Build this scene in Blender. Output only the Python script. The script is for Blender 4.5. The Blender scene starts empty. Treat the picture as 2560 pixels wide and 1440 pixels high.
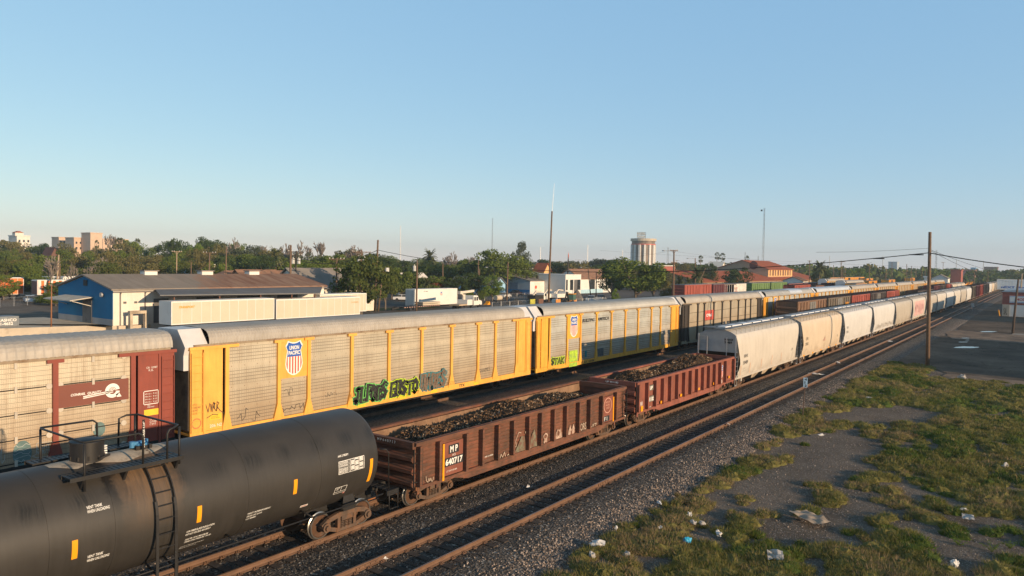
import bpy, math, random
import numpy as np
from mathutils import Vector, Matrix, noise
SC = bpy.context.scene
COL = SC.collection
R = random.Random(11)
rad = math.radians

# ------------------------------------------------------------------ camera model (26 mm equivalent, 9 m above the rails)
F, YAW, PIT, ROLL, CH = 1849.4, .6244, .0336, .0183, 9.11
cY, sY = math.cos(YAW), math.sin(YAW)
cP, sP = math.cos(PIT), math.sin(PIT)
cR, sR = math.cos(ROLL), math.sin(ROLL)
fw = Vector((cY*cP, sY*cP, -sP)); r0 = Vector((sY, -cY, 0)); u0 = r0.cross(fw)
rt = cR*r0 + sR*u0; up = cR*u0 - sR*r0

def ray(px, py):
    return fw*F + rt*(px-1280) - up*(py-720)
def at_z(px, py, z=-.4):
    d = ray(px, py); k = (z-CH)/d.z
    return Vector((d.x*k, d.y*k, z))
def at_y(px, py, Y):
    d = ray(px, py); k = Y/d.y
    return Vector((d.x*k, Y, CH+d.z*k))
def at_d(px, py, D):
    d = ray(px, py)*(D/F)
    return Vector((d.x, d.y, CH+d.z))

cam = bpy.data.cameras.new('camera'); cam.lens = F/2560*36; cam.sensor_width = 36
cam.clip_start = .1; cam.clip_end = 20000
camo = bpy.data.objects.new('camera', cam); COL.objects.link(camo)
m3 = Matrix((rt, up, -fw)).transposed()
camo.matrix_world = Matrix.Translation((0, 0, CH)) @ m3.to_4x4()
SC.camera = camo

# ------------------------------------------------------------------ mesh helpers
class MB:
    def __init__(s): s.v = []; s.f = []; s.m = []
    def add(s, vs, fs, m=0):
        o = len(s.v); s.v += [tuple(v) for v in vs]
        s.f += [tuple(i+o for i in f) for f in fs]; s.m += [m]*len(fs)
        return s
    def box(s, x0, x1, y0, y1, z0, z1, m=0):
        return s.add([(x0,y0,z0),(x1,y0,z0),(x1,y1,z0),(x0,y1,z0),(x0,y0,z1),(x1,y0,z1),(x1,y1,z1),(x0,y1,z1)],
              [(0,3,2,1),(4,5,6,7),(0,1,5,4),(1,2,6,5),(2,3,7,6),(3,0,4,7)], m)
    def bar(s, a, b, w, h=None, m=0):
        a = Vector(a); b = Vector(b); d = (b-a).normalized(); h = w if h is None else h
        q = Vector((0,0,1)) if abs(d.z) < .95 else Vector((1,0,0))
        e1 = d.cross(q).normalized()*w/2; e2 = e1.cross(d).normalized()*h/2
        vs = [p+i*e1+j*e2 for p in (a, b) for i, j in ((-1,-1),(1,-1),(1,1),(-1,1))]
        return s.add(vs, [(0,1,2,3),(7,6,5,4),(0,4,5,1),(1,5,6,2),(2,6,7,3),(3,7,4,0)], m)
    def tube(s, pts, r, n=8, m=0, caps=True):
        pts = [Vector(p) for p in pts]; rs = r if isinstance(r, (list, tuple)) else [r]*len(pts)
        rings = []; prev = None
        for i, p in enumerate(pts):
            d = (pts[min(i+1, len(pts)-1)]-pts[max(i-1, 0)]).normalized()
            if prev is None:
                q = Vector((0,0,1)) if abs(d.z) < .9 else Vector((1,0,0)); e1 = d.cross(q).normalized()
            else:
                e1 = (prev-d*prev.dot(d)).normalized()
            prev = e1; e2 = d.cross(e1)
            rings.append([p+rs[i]*(math.cos(2*math.pi*k/n)*e1+math.sin(2*math.pi*k/n)*e2) for k in range(n)])
        return s.loft(rings, True, caps, m)
    def loft(s, rings, closed=True, caps=False, m=0):
        n = len(rings[0]); vs = [p for r in rings for p in r]; fs = []
        for i in range(len(rings)-1):
            for k in range(n if closed else n-1):
                k2 = (k+1) % n
                fs.append((i*n+k, i*n+k2, (i+1)*n+k2, (i+1)*n+k))
        if caps:
            fs.append(tuple(range(n))[::-1]); fs.append(tuple((len(rings)-1)*n+k for k in range(n)))
        return s.add(vs, fs, m)
    def prism(s, poly, ax, a, b, m=0):
        def P(u, w, t): return {'x': (t,u,w), 'y': (u,t,w), 'z': (u,w,t)}[ax]
        return s.loft([[P(u,w,a) for u, w in poly], [P(u,w,b) for u, w in poly]], True, True, m)
    def cyl(s, c, r, h, ax='z', n=20, r2=None, m=0):
        c = Vector(c); d = {'x': Vector((1,0,0)), 'y': Vector((0,1,0)), 'z': Vector((0,0,1))}[ax]
        return s.tube([c, c+d*h], [r, r if r2 is None else r2], n, m)
    def mirror_y(s, yc=0):
        o = list(s.v); f = list(s.f); m = list(s.m); k = len(o)
        s.v += [(x, 2*yc-y, z) for x, y, z in o]; s.f += [tuple(i+k for i in reversed(q)) for q in f]; s.m += m
        return s
    def cut(s):
        s.__dict__.setdefault('cuts', []).append((len(s.v), len(s.f))); return s
    def build_each(s, name, mats, parent=None):
        """one object per piece (pieces end at each cut())"""
        a, f0 = 0, 0; out = []
        for b_, f1 in s.cuts+[(len(s.v), len(s.f))]:
            if f1 > f0:
                q = MB(); q.v = s.v[a:b_]; q.f = [tuple(i-a for i in f) for f in s.f[f0:f1]]; q.m = s.m[f0:f1]; out.append(q.build(name, mats, parent))
            a, f0 = b_, f1
        return out
    def mesh(s, name, mats, smooth=False):
        me = bpy.data.meshes.new(name); me.from_pydata(s.v, [], s.f)
        for mt in (mats if isinstance(mats, (list, tuple)) else [mats]): me.materials.append(mt)
        if max(s.m, default=0): me.polygons.foreach_set('material_index', s.m)
        if smooth:
            me.polygons.foreach_set('use_smooth', [True]*len(me.polygons))
            if smooth is not True:
                try: me.set_sharp_from_angle(angle=rad(smooth))
                except Exception: pass
        me.update(); return me
    def build(s, name, mats, parent=None, smooth=False, loc=None, fix=False):
        me = s.mesh(name, mats, smooth)
        if fix:
            import bmesh
            b = bmesh.new(); b.from_mesh(me); bmesh.ops.recalc_face_normals(b, faces=b.faces); b.to_mesh(me); b.free()
        return link(name, me, parent, loc)
def link(name, me, parent=None, loc=None):
    o = bpy.data.objects.new(name, me); COL.objects.link(o)
    if parent is not None: o.parent = parent
    if loc is not None: o.location = loc
    return o
def tag(o, label, cat, group=None):
    o['label'] = label; o['category'] = cat
    if group: o['group'] = group
    return o
def thing(name, label, cat, loc=(0,0,0), rz=0, group=None):
    o = bpy.data.objects.new(name, None); COL.objects.link(o); o.empty_display_size = .3
    o.location = loc; o.rotation_euler = (0, 0, rz)
    return tag(o, label, cat, group)
def structure(o): o['kind'] = 'structure'; return o
def stuff(o): o['kind'] = 'stuff'; return o
def copy_tree(o, parent=None):
    c = o.copy(); COL.objects.link(c)
    if parent is not None: c.parent = parent
    for ch in list(o.children): copy_tree(ch, c)
    return c
def dup(root, loc, label, rz=None, group=None, scale=None):
    c = copy_tree(root); c.location = loc; c['label'] = label
    if rz is not None: c.rotation_euler = (0, 0, rz)
    if group: c['group'] = group
    if scale is not None: c.scale = scale
    return c
def own_mat(o, mt, slot=0):
    o.material_slots[slot].link = 'OBJECT'; o.material_slots[slot].material = mt

# ------------------------------------------------------------------ materials
def c8(r, g, b, k=1.0):
    f = lambda v: ((v/255+.055)/1.055)**2.4 if v > 10 else v/255/12.92
    return (f(r)*k, f(g)*k, f(b)*k)
class NT:
    def __init__(s, name):
        s.mat = bpy.data.materials.new(name); s.mat.use_nodes = True
        s.t = s.mat.node_tree; s.b = s.t.nodes['Principled BSDF']
    def n(s, kind, **kw):
        nd = s.t.nodes.new(kind)
        for k, v in kw.items():
            if k.startswith('i_'):
                key = k[2:]; nd.inputs[int(key) if key.isdigit() else key.replace('_', ' ')].default_value = v
            else: setattr(nd, k, v)
        return nd
    def l(s, a, b): s.t.links.new(a, b)
    def math(s, op, a, b=None, c=None):
        nd = s.t.nodes.new('ShaderNodeMath'); nd.operation = op
        for i, v in enumerate((a, b, c)):
            if v is None: continue
            if isinstance(v, (int, float)): nd.inputs[i].default_value = v
            else: s.l(v, nd.inputs[i])
        return nd.outputs[0]
    def coord(s, rnd=True, scale=(1,1,1)):
        tc = s.n('ShaderNodeTexCoord'); out = tc.outputs['Object']
        if rnd:
            oi = s.n('ShaderNodeObjectInfo'); va = s.n('ShaderNodeVectorMath', operation='SCALE'); va.inputs[0].default_value = (37, 91, 53)
            s.l(oi.outputs['Random'], va.inputs['Scale']); ad = s.n('ShaderNodeVectorMath', operation='ADD')
            s.l(out, ad.inputs[0]); s.l(va.outputs[0], ad.inputs[1]); out = ad.outputs[0]
        if scale != (1,1,1):
            mp = s.n('ShaderNodeVectorMath', operation='MULTIPLY'); mp.inputs[1].default_value = scale
            s.l(out, mp.inputs[0]); out = mp.outputs[0]
        return out
    def noise(s, vec, scale, detail=4, rough=.6):
        nd = s.n('ShaderNodeTexNoise'); nd.inputs['Scale'].default_value = scale; nd.inputs['Detail'].default_value = detail
        nd.inputs['Roughness'].default_value = rough; s.l(vec, nd.inputs['Vector']); return nd.outputs['Fac']
    def ramp(s, fac, lo, hi, a=0., b=1.):
        nd = s.n('ShaderNodeMapRange'); nd.inputs[1].default_value = lo; nd.inputs[2].default_value = hi
        nd.inputs[3].default_value = a; nd.inputs[4].default_value = b; s.l(fac, nd.inputs[0]); return nd.outputs[0]
    def mix(s, fac, a, b):
        nd = s.n('ShaderNodeMix', data_type='RGBA')
        if isinstance(fac, (int, float)): nd.inputs[0].default_value = fac
        else: s.l(fac, nd.inputs[0])
        for i, v in ((6, a), (7, b)):
            if isinstance(v, tuple): nd.inputs[i].default_value = (*v[:3], 1)
            else: s.l(v, nd.inputs[i])
        return nd.outputs[2]
    def bump(s, h, strength=.3, dist=.02):
        b = s.n('ShaderNodeBump'); b.inputs['Strength'].default_value = strength; b.inputs['Distance'].default_value = dist
        s.l(h, b.inputs['Height']); s.l(b.outputs[0], s.b.inputs['Normal'])
    def base(s, c):
        if isinstance(c, tuple): s.b.inputs['Base Color'].default_value = (*c[:3], 1)
        else: s.l(c, s.b.inputs['Base Color'])
def k3(c, k): return tuple(min(1, x*k) for x in c)
MATS = {}
def M(name, col, rough=.7, metal=0., var=.15, scale=1.5, col2=None, amt=.5, s2=.8, streak=None, samt=.5, bump=0., bs=25., rnd=True, spec=.35):
    if name in MATS: return MATS[name]
    t = NT(name); v = t.coord(rnd)
    c = t.mix(t.ramp(t.noise(v, scale, 5), .3, .7), k3(col, 1-var), k3(col, 1+var))
    if col2 is not None:
        c = t.mix(t.ramp(t.noise(v, s2, 8, .7), 1-amt-.05, 1-amt+.12), c, col2)
    if streak is not None:
        sv = t.coord(rnd, (5, 5, .35))
        c = t.mix(t.math('MULTIPLY', t.ramp(t.noise(sv, 1.2, 5, .65), .42, .72), samt), c, streak)
    t.base(c); t.b.inputs['Roughness'].default_value = rough; t.b.inputs['Metallic'].default_value = metal
    t.b.inputs['Specular IOR Level'].default_value = spec
    if bump: t.bump(t.noise(v, bs, 4), bump, .03)
    MATS[name] = t.mat; return t.mat

W = {}
W['steel'] = M('weathered_steel', (.09,.075,.065), .7, .2, .3, 3, (.16,.075,.04), .45, 2)
W['truck'] = M('rusty_cast_steel', (.11,.075,.055), .8, .1, .3, 4, (.17,.085,.045), .5, 3, bump=.2)
W['wheel'] = M('wheel_steel', (.12,.065,.04), .6, .3, .25, 3, (.05,.045,.04), .4, 3)
W['tread'] = M('wheel_tread', (.45,.43,.4), .3, .9, .1)
W['black'] = M('black_paint', (.022,.021,.021), .5, 0, .2, 2)
W['dark'] = M('dark_underframe', (.03,.027,.025), .8, 0, .3, 2)
W['white'] = M('white_stencil', (.8,.78,.74), .7, 0, .06, 4)
W['blackst'] = M('black_stencil', (.03,.03,.035), .7, 0, .1, 4)
W['orange'] = M('orange_reflector', (.85,.34,.01), .5, 0, .08, 3)
W['yellowst'] = M('yellow_sticker', (.8,.52,.04), .6, 0, .1, 3)
W['galv'] = M('galvanised_steel', (.42,.42,.42), .45, .5, .15, 2)

# ------------------------------------------------------------------ lettering
TXT = {}
def text_mesh(body, off=0., shear=0., ext=0., res=3):
    key = (body, off, shear, ext, res)
    if key not in TXT:
        cu = bpy.data.curves.new('lettering', 'FONT'); cu.body = body; cu.size = 1; cu.offset = off; cu.shear = shear
        cu.extrude = ext; cu.resolution_u = res; cu.space_line = .95
        ob = bpy.data.objects.new('lettering', cu); COL.objects.link(ob)
        bpy.context.view_layer.update()
        me = bpy.data.meshes.new_from_object(ob.evaluated_get(bpy.context.evaluated_depsgraph_get()))
        v = [tuple(q.co) for q in me.vertices]; f = [tuple(p.vertices) for p in me.polygons]
        bpy.data.objects.remove(ob); bpy.data.curves.remove(cu); bpy.data.meshes.remove(me)
        TXT[key] = (v, f)
    return TXT[key]
def letters(mb, body, x, z, h, fn, w=None, off=.0, shear=0., m=0, slope=0., rot=0):
    """lay lettering with lower-left corner (x, z), cap height about h, optional fixed width w; fn maps (u, w) to 3-D"""
    v, f = text_mesh(body, off, shear)
    if not v: return
    xs = [q[0] for q in v]; ys = [q[1] for q in v]
    x0, x1, y0, y1 = min(xs), max(xs), min(ys), max(ys)
    k = h/(y1-y0); kx = k if w is None else w/(x1-x0)
    out = []
    for q in v:
        a, b = (q[0]-x0)*kx, (q[1]-y0)*k
        if rot == 90: a, b = -b, a
        out.append(fn(x+a, z+b+slope*a))
    mb.add(out, f, m)
def side_fn(y): return lambda u, w: (u, y, w)
# ------------------------------------------------------------------ light and sky
SUN_T = Vector((.05, 1, -.195)).normalized()          # direction the light travels
sl = bpy.data.lights.new('sun', 'SUN'); sl.energy = 5.0; sl.angle = rad(.55); sl.color = (1, .73, .46)
so = bpy.data.objects.new('sun', sl); COL.objects.link(so)
so.rotation_mode = 'QUATERNION'; so.rotation_quaternion = SUN_T.to_track_quat('-Z', 'Y')
wd = bpy.data.worlds.new('World'); SC.world = wd; wd.use_nodes = True
wt = wd.node_tree; bg = wt.nodes['Background']
sk = wt.nodes.new('ShaderNodeTexSky'); sk.sky_type = 'NISHITA'; sk.sun_disc = False
sk.sun_elevation = math.asin(-SUN_T.z); sk.sun_rotation = math.atan2(-SUN_T.x, -SUN_T.y)
sk.air_density = 1.0; sk.dust_density = 0; sk.ozone_density = 3; sk.altitude = 60
ma = wt.nodes.new('ShaderNodeVectorMath'); ma.operation = 'MULTIPLY_ADD'      # thin even aerosol veil over the clear sky
ma.inputs[1].default_value = (.70, .49, .26); ma.inputs[2].default_value = (.92, 1.95, 3.4)
tc_ = wt.nodes.new('ShaderNodeTexCoord'); sz_ = wt.nodes.new('ShaderNodeSeparateXYZ'); wt.links.new(tc_.outputs['Generated'], sz_.inputs[0])
mr_ = wt.nodes.new('ShaderNodeMapRange'); mr_.inputs[1].default_value = .36; mr_.inputs[2].default_value = .85; mr_.inputs[3].default_value = 1; mr_.inputs[4].default_value = .22
wt.links.new(sz_.outputs[2], mr_.inputs[0]); vl_ = wt.nodes.new('ShaderNodeVectorMath'); vl_.operation = 'SCALE'; vl_.inputs[0].default_value = ma.inputs[2].default_value[:]
wt.links.new(mr_.outputs[0], vl_.inputs['Scale']); wt.links.new(vl_.outputs[0], ma.inputs[2])       # the veil thins towards the zenith
wt.links.new(sk.outputs[0], ma.inputs[0]); wt.links.new(ma.outputs[0], bg.inputs[0]); bg.inputs[1].default_value = .15
SC.view_settings.view_transform = 'Standard'; SC.view_settings.look = 'None'; SC.view_settings.gamma = 1
SC.view_settings.exposure = .26; SC.view_settings.use_curve_mapping = False
SC.cycles.max_bounces = 6; SC.cycles.diffuse_bounces = 3; SC.cycles.volume_bounces = 0; SC.cycles.transparent_max_bounces = 6
SC.cycles.caustics_reflective = False; SC.cycles.caustics_refractive = False

# ------------------------------------------------------------------ ground
GZ = -.45
Y1, Y2, Y3, Y5, Y4 = 15.61, 19.70, 24.3, 28.8, 33.13    # track centre lines
def sheet(name, xs, ys, zf, mt, kind=True):
    nx, ny = len(xs), len(ys)
    v = [(x, y, zf(x, y)) for y in ys for x in xs]
    f = [(j*nx+i, j*nx+i+1, (j+1)*nx+i+1, (j+1)*nx+i) for j in range(ny-1) for i in range(nx-1)]
    b = MB(); b.add(v, f); o = b.build(name, mt, smooth=True)
    return structure(o) if kind else o
def poly(name, pts, z, mt, ragged=0.):
    """flat sheet from an outline, its edge broken up a little"""
    out = []
    for i, p in enumerate(pts):
        q = pts[(i+1) % len(pts)]; L = math.hypot(q[0]-p[0], q[1]-p[1]); n = max(1, int(L/2)) if ragged else 1
        for k in range(n):
            t = k/n; x = p[0]+(q[0]-p[0])*t; y = p[1]+(q[1]-p[1])*t
            if ragged:
                x += ragged*noise.noise((x*.3, y*.3, 5)); y += ragged*noise.noise((x*.3, y*.3, 9))
            out.append((x, y, z))
    b = MB(); b.add(out, [tuple(range(len(out)))]); return structure(b.build(name, mt))
def arange(a, b, s):
    n = int(round((b-a)/s)); return [a+(b-a)*i/n for i in range(n+1)]

BARE_SPOTS = [(2075,1120,120,40,1.0),(2215,1040,150,22,.95),(1965,1225,95,58,1.0),(2065,1175,120,36,.9),(2010,1335,85,38,1.0),(2440,1350,130,60,.9),(2300,1115,50,24,.6),(1880,1215,60,30,.7),(1650,1395,40,22,.6),(2480,1010,60,10,.5),(2130,905,50,16,.6),(2150,1240,60,14,.5),(2380,1230,50,14,.5)]
def grass_density(x, y):
    """how much grass grows at a spot on the near side of the rails (0..1); follows the clumps in the lot"""
    if y > 12.9: return 0
    p1 = noise.noise((x*.16, y*.30, 1.7)); p2 = noise.noise((x*.45, y*.6, 4.1)); p3 = noise.noise((x*1.1, y*1.2, 8.3))
    g = .40+.40*p1+.6*p2+.75*p3
    dx, dy, dz = x, y, GZ-CH
    dep = dx*fw.x+dy*fw.y+dz*fw.z; qx = 1280+F*(dx*rt.x+dy*rt.y+dz*rt.z)/dep; qy = 720-F*(dx*up.x+dy*up.y+dz*up.z)/dep
    for bx_, by_, rx_, ry_, a in BARE_SPOTS:
        d = ((qx-bx_)/rx_)**2+((qy-by_)/ry_)**2+.5*noise.noise((x*.7, y*.9, 2.2))
        if d < 1.5: g -= .74*a*max(0, min(1, 2.2*(1.3-d)))*(1.15-.9*max(0, noise.noise((x*.55, y*.8, 6.6))))
    # bare gravelly patches
    if x > 58: g += .15
    edge = 12.4-.035*max(0, min(x, 36)-24)+.07*max(0, min(x, 48)-36)+.55*noise.noise((x*.35, 7.3, 1))+.01*max(0, x-50)
    g -= max(0, (y-edge+.5))*1.5
    if x > 84+2*noise.noise((y*.4, 2, 2)): g -= 2
    if x > 74 and y < 8.8-(x-74)*.0 : g -= (x-74)*.35
    return max(0, min(1, g*1.4))

gm = NT('dirt_and_gravel'); v = gm.coord(False)
n1 = gm.noise(v, .35, 6); n2 = gm.noise(v, 6, 6, .7)
vo = gm.n('ShaderNodeTexVoronoi', i_Scale=22.0); gm.l(v, vo.inputs['Vector'])
sv = gm.n('ShaderNodeSeparateColor'); gm.l(vo.outputs['Color'], sv.inputs[0])
c = gm.mix(gm.ramp(n1, .35, .65), (.125,.10,.08), (.20,.162,.13))
c = gm.mix(gm.ramp(n2, .45, .8, 0, .5), c, (.075,.062,.05))
c = gm.mix(gm.ramp(sv.outputs[0], .86, .97, 0, .8), c, (.34,.29,.25))
gm.base(c); gm.b.inputs['Roughness'].default_value = .95; gm.b.inputs['Specular IOR Level'].default_value = .1
gm.bump(vo.outputs['Distance'], .7, .04)
def gz(x, y):
    h = GZ
    if -5 < x < 130 and -12 < y < 16:
        k = min(1, max(0, (78-x)/6))
        h += k*(.06*noise.noise((x*.22, y*.22, 0))+.03*noise.noise((x*.8, y*.8, 3)))
    return h
gx = [-6000, -1500, -400, -100, -30, -5]+arange(0, 90, .6)+[95, 110, 125, 140, 180, 260, 400, 700, 1200, 2500, 6000, 14000]
gy = [-9000, -2500, -600, -150, -50, -20, -12]+arange(-10, 16, .5)+[30, 60, 90, 130, 200, 300, 500, 900, 1800, 4000, 12000]
sheet('ground', gx, gy, gz, gm.mat)

# ballast bed under the yard tracks: black crushed stone, paler limestone on the shoulder
bm = NT('crushed_stone_ballast'); v = bm.coord(False)
vo = bm.n('ShaderNodeTexVoronoi', i_Scale=13.0); bm.l(v, vo.inputs['Vector'])
vs = bm.n('ShaderNodeSeparateColor'); bm.l(vo.outputs['Color'], vs.inputs[0])
sx = bm.n('ShaderNodeSeparateXYZ'); bm.l(v, sx.inputs[0])
n1 = bm.noise(v, .5, 5); n2 = bm.noise(v, 2.5, 6, .7)
dark = bm.mix(bm.ramp(n1, .3, .7), (.045,.040,.036), (.085,.075,.066))
dark = bm.mix(bm.ramp(vs.outputs[0], .35, 1, 0, .75), dark, (.16,.14,.122))
dark = bm.mix(bm.ramp(vs.outputs[1], .90, .96, 0, .8), dark, (.40,.36,.32))
pale = bm.mix(bm.ramp(vs.outputs[0], .1, .95), (.075,.062,.054), (.33,.27,.23))
yy = bm.math('ADD', sx.outputs[1], bm.ramp(n2, .3, .7, -.7, .7))
c = bm.mix(bm.ramp(yy, 11.7, 13.5, 1, 0), dark, pale)
rust = None
for ry_ in (14.855, 16.365, 18.945, 20.455, 23.545, 25.055):
    q_ = bm.ramp(bm.math('ABSOLUTE', bm.math('SUBTRACT', sx.outputs[1], ry_)), .15, .6, 1, 0); rust = q_ if rust is None else bm.math('MAXIMUM', rust, q_)
c = bm.mix(bm.math('MULTIPLY', rust, bm.ramp(n2, .35, .65, .15, .7)), c, (.095,.06,.04))
far = bm.ramp(bm.math('ADD', sx.outputs[1], bm.ramp(n1, .3, .7, -1, 1)), 21.5, 23, 0, .75)
c = bm.mix(far, c, bm.mix(bm.ramp(vs.outputs[0], .2, 1), (.085,.07,.058), (.19,.16,.135)))
bm.base(c); bm.b.inputs['Roughness'].default_value = .9; bm.b.inputs['Specular IOR Level'].default_value = .15
bm.bump(vo.outputs['Distance'], .9, .05)
def bz(x, y):
    if y < 11.6: return -.62
    h = -.2-.27*min(1, max(0, (14.0-y)/2.2))**1.2
    if x < 130:
        h += .028*noise.noise((x*1.3, y*1.3, 2))+.02*noise.noise((x*4, y*4, 6))
        h += .03*math.exp(-((y-17.6)/.5)**2)
    return h-(.16 if y < 11.9 else 0)
sheet('ballast_bed', [-60,-30,-10]+arange(0, 75, .22)+arange(76, 140, 1)+arange(150, 900, 25), arange(11.5, 23, .22)+arange(24, 100, 2), bz, bm.mat)

asph = M('worn_asphalt', (.135,.098,.072), .92, 0, .3, .25, (.20,.15,.112), .5, .12, rnd=False, bump=.3, bs=20, spec=.08)
asph2 = M('road_asphalt', (.065,.06,.058), .85, 0, .2, .5, rnd=False, spec=.2)
dirt = M('packed_dirt', (.27,.195,.14), .95, 0, .25, .4, (.13,.10,.08), .5, .5, rnd=False, bump=.3, spec=.1)
conc = M('worn_concrete', (.33,.285,.235), .9, 0, .18, .6, (.17,.15,.13), .4, .4, rnd=False, spec=.15)
turf = M('mown_turf', (.045,.062,.02), .95, 0, .3, 1.5, (.10,.085,.04), .45, .6, rnd=False, bump=.6, bs=8, spec=.1)
at_ = NT('cracked_dusty_asphalt'); v = at_.coord(False); n1 = at_.noise(v, .13, 6, .65); n2 = at_.noise(v, .8, 6, .7)
c = at_.mix(at_.ramp(n1, .38, .62), (.10,.076,.058), (.185,.14,.105)); c = at_.mix(at_.ramp(n2, .55, .75, 0, .55), c, (.06,.048,.04))
vc = at_.n('ShaderNodeTexVoronoi', feature='DISTANCE_TO_EDGE', i_Scale=.32); wv = at_.n('ShaderNodeVectorMath', operation='ADD'); nz_ = at_.n('ShaderNodeTexNoise', i_Scale=.9); at_.l(v, nz_.inputs['Vector']); at_.l(v, wv.inputs[0]); at_.l(nz_.outputs['Color'], wv.inputs[1]); at_.l(wv.outputs[0], vc.inputs['Vector'])
c = at_.mix(at_.ramp(vc.outputs['Distance'], .0, .022, .75, 0), c, (.035,.03,.026))
mv = at_.coord(False, (.08, 1.1, 1)); c = at_.mix(at_.ramp(at_.noise(mv, 1.2, 4), .58, .72, 0, .4), c, (.21,.165,.125))       # dusty wheel tracks
at_.base(c); at_.b.inputs['Roughness'].default_value = .95; at_.b.inputs['Specular IOR Level'].default_value = .06; at_.bump(at_.noise(v, 18, 4), .3, .02); asph = at_.mat
poly('parking_lot', [(77,13.0),(82,10.6),(84.5,8.6),(79.5,7.3),(78.5,1),(79,-60),(124,-60),(123,4),(121,10),(126,12.6)], -.40, asph, 1.3)
poly('dirt_road', [(74.5,7.6),(79.5,7.35),(78.5,1),(79,-40),(73.8,-40),(74,1)], -.396, dirt, .9)
poly('dirt_strip', [(121,10.6),(124,-50),(137,-50),(136,3),(139,11.2),(132,12.6)], -.396, dirt, .5)
poly('street', [(139,11.4),(137,-60),(700,-60),(700,8),(420,12.5),(240,12.6)], -.404, asph, .4)
poly('concrete_apron', [(136,3.9),(135.5,-30),(139.5,-30),(139.5,3.9)], -.385, conc)
poly('yard_pavement', [(118,84),(330,84),(330,128),(240,136),(150,132),(119,116)], -.41, M('brown_pavement', (.11,.085,.07), .9, 0, .25, .2, (.07,.06,.055), .5, .3, rnd=False), .5)
poly('road', [(-120,110),(118,110),(118,121),(-120,128)], -.40, asph2)
poly('turf_verge', [(84,84),(118,86),(118,108),(-100,108.5),(-100,105),(84,105)], -.415, turf, .6)
water = NT('puddle_water'); water.base((.02,.022,.025)); water.b.inputs['Roughness'].default_value = .03
for i, (px, py, w, h) in enumerate(((2415,868,62,4),(2470,829,40,2.2),(2414,845,20,1.2),(2418,850,10,.8),(2408,855,24,1.2))):
    a = at_z(px, py, -.39); b = at_z(px+w/2, py, -.39); d = at_z(px, py+h/2, -.39)
    rx = (b-a).length; ry = (d-a).length
    e1 = (b-a).normalized(); e2 = (d-a).normalized()
    pts = []
    for k in range(36):
        t = k/36*2*math.pi; q = 1+.35*noise.noise((math.cos(t)*2.5, math.sin(t)*2.5, i*7))
        p = a+e1*rx*q*math.cos(t)+e2*ry*q*math.sin(t); pts.append((p.x, p.y, -.392))
    bb = MB(); bb.add(pts, [tuple(range(36))]); o = structure(bb.build('puddle', water.mat))

# ------------------------------------------------------------------ tracks
rail_m = NT('rusty_rail'); v = rail_m.coord(False)
c = rail_m.mix(rail_m.ramp(rail_m.noise(v, 2, 6), .3, .7), (.115,.06,.034), (.185,.10,.058))
c = rail_m.mix(rail_m.ramp(rail_m.noise(v, 9, 4), .6, .75, 0, .6), c, (.09,.05,.03))
rail_m.base(c); rail_m.b.inputs['Roughness'].default_value = .75
rtop = M('worn_rail_head', (.30,.25,.22), .35, .6, .2, 2, rnd=False)
rtop2 = M('dull_rail_head', (.22,.13,.08), .6, .3, .2, 2, rnd=False)
tie_m = M('weathered_tie', (.055,.042,.034), .95, 0, .35, 1.2, (.11,.09,.075), .4, 2, rnd=False)
PROF = [(-.07,-.17),(.07,-.17),(.07,-.155),(.02,-.13),(.014,-.06),(.036,-.04),(.037,-.004),(.028,0),(-.028,0),(-.037,-.004),(-.036,-.04),(-.014,-.06),(-.02,-.13),(-.07,-.155)]
def track(Y, x0, x1, top, ties_to, exposed=0):
    root = structure(bpy.data.objects.new('railway_track', None)); COL.objects.link(root); root.location = (0, Y, 0)
    for s in (-.755, .755):
        b = MB(); n = len(PROF)
        b.loft([[(x, s+u, w) for u, w in PROF] for x in (x0, x1)], True, True)
        b.m = [1 if k == 7 else 0 for k in range(n)]+[0, 0]
        if ties_to:
            x = max(x0, -2)+R.random()*.3
            while x < min(ties_to, 80):          # tie plates and spikes
                b.box(x-.09, x+.09, s-.15, s+.15, -.176, -.152)
                for q in (-.1, .1): b.box(x-.05, x-.02, s+q-.012, s+q+.012, -.152, -.115); b.box(x+.02, x+.05, s+q-.012, s+q+.012, -.152, -.115)
                x += .54
            for jx in arange(3, 75, 11.9):       # joint bars
                b.box(jx, jx+.9, s-.05, s-.022, -.13, -.045); b.box(jx, jx+.9, s+.022, s+.05, -.13, -.045)
                for q in (.12, .34, .56, .78): b.box(jx+q-.02, jx+q+.02, s-.075, s-.05, -.1, -.06)
        b.build('rail', [rail_m.mat, top], root)
    if ties_to:
        b = MB(); x = max(x0, -4)
        while x < ties_to:
            a = R.uniform(-.02, .02); e = R.uniform(-.06, .06); z = -.176+exposed+R.uniform(-.012, .006)
            b.bar((x+a, -1.3+e, z-.09), (x-a, 1.3+e, z-.09), .22, .18)
            x += .54
        stuff(b.build('ties', tie_m, root))
    return root
track(Y1, -40, 900, rtop, 140, .006); track(Y2, -40, 900, rtop2, 110, .01); track(Y3, -40, 700, rtop2, 110, .035)
track(Y5, -40, 700, rtop2, 110, .02); track(Y4, -60, 700, rtop2, 0)
for yy in (38.5, 44, 50, 56, 62, 68, 74): track(yy, 60, 800, rtop2, 0)
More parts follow.
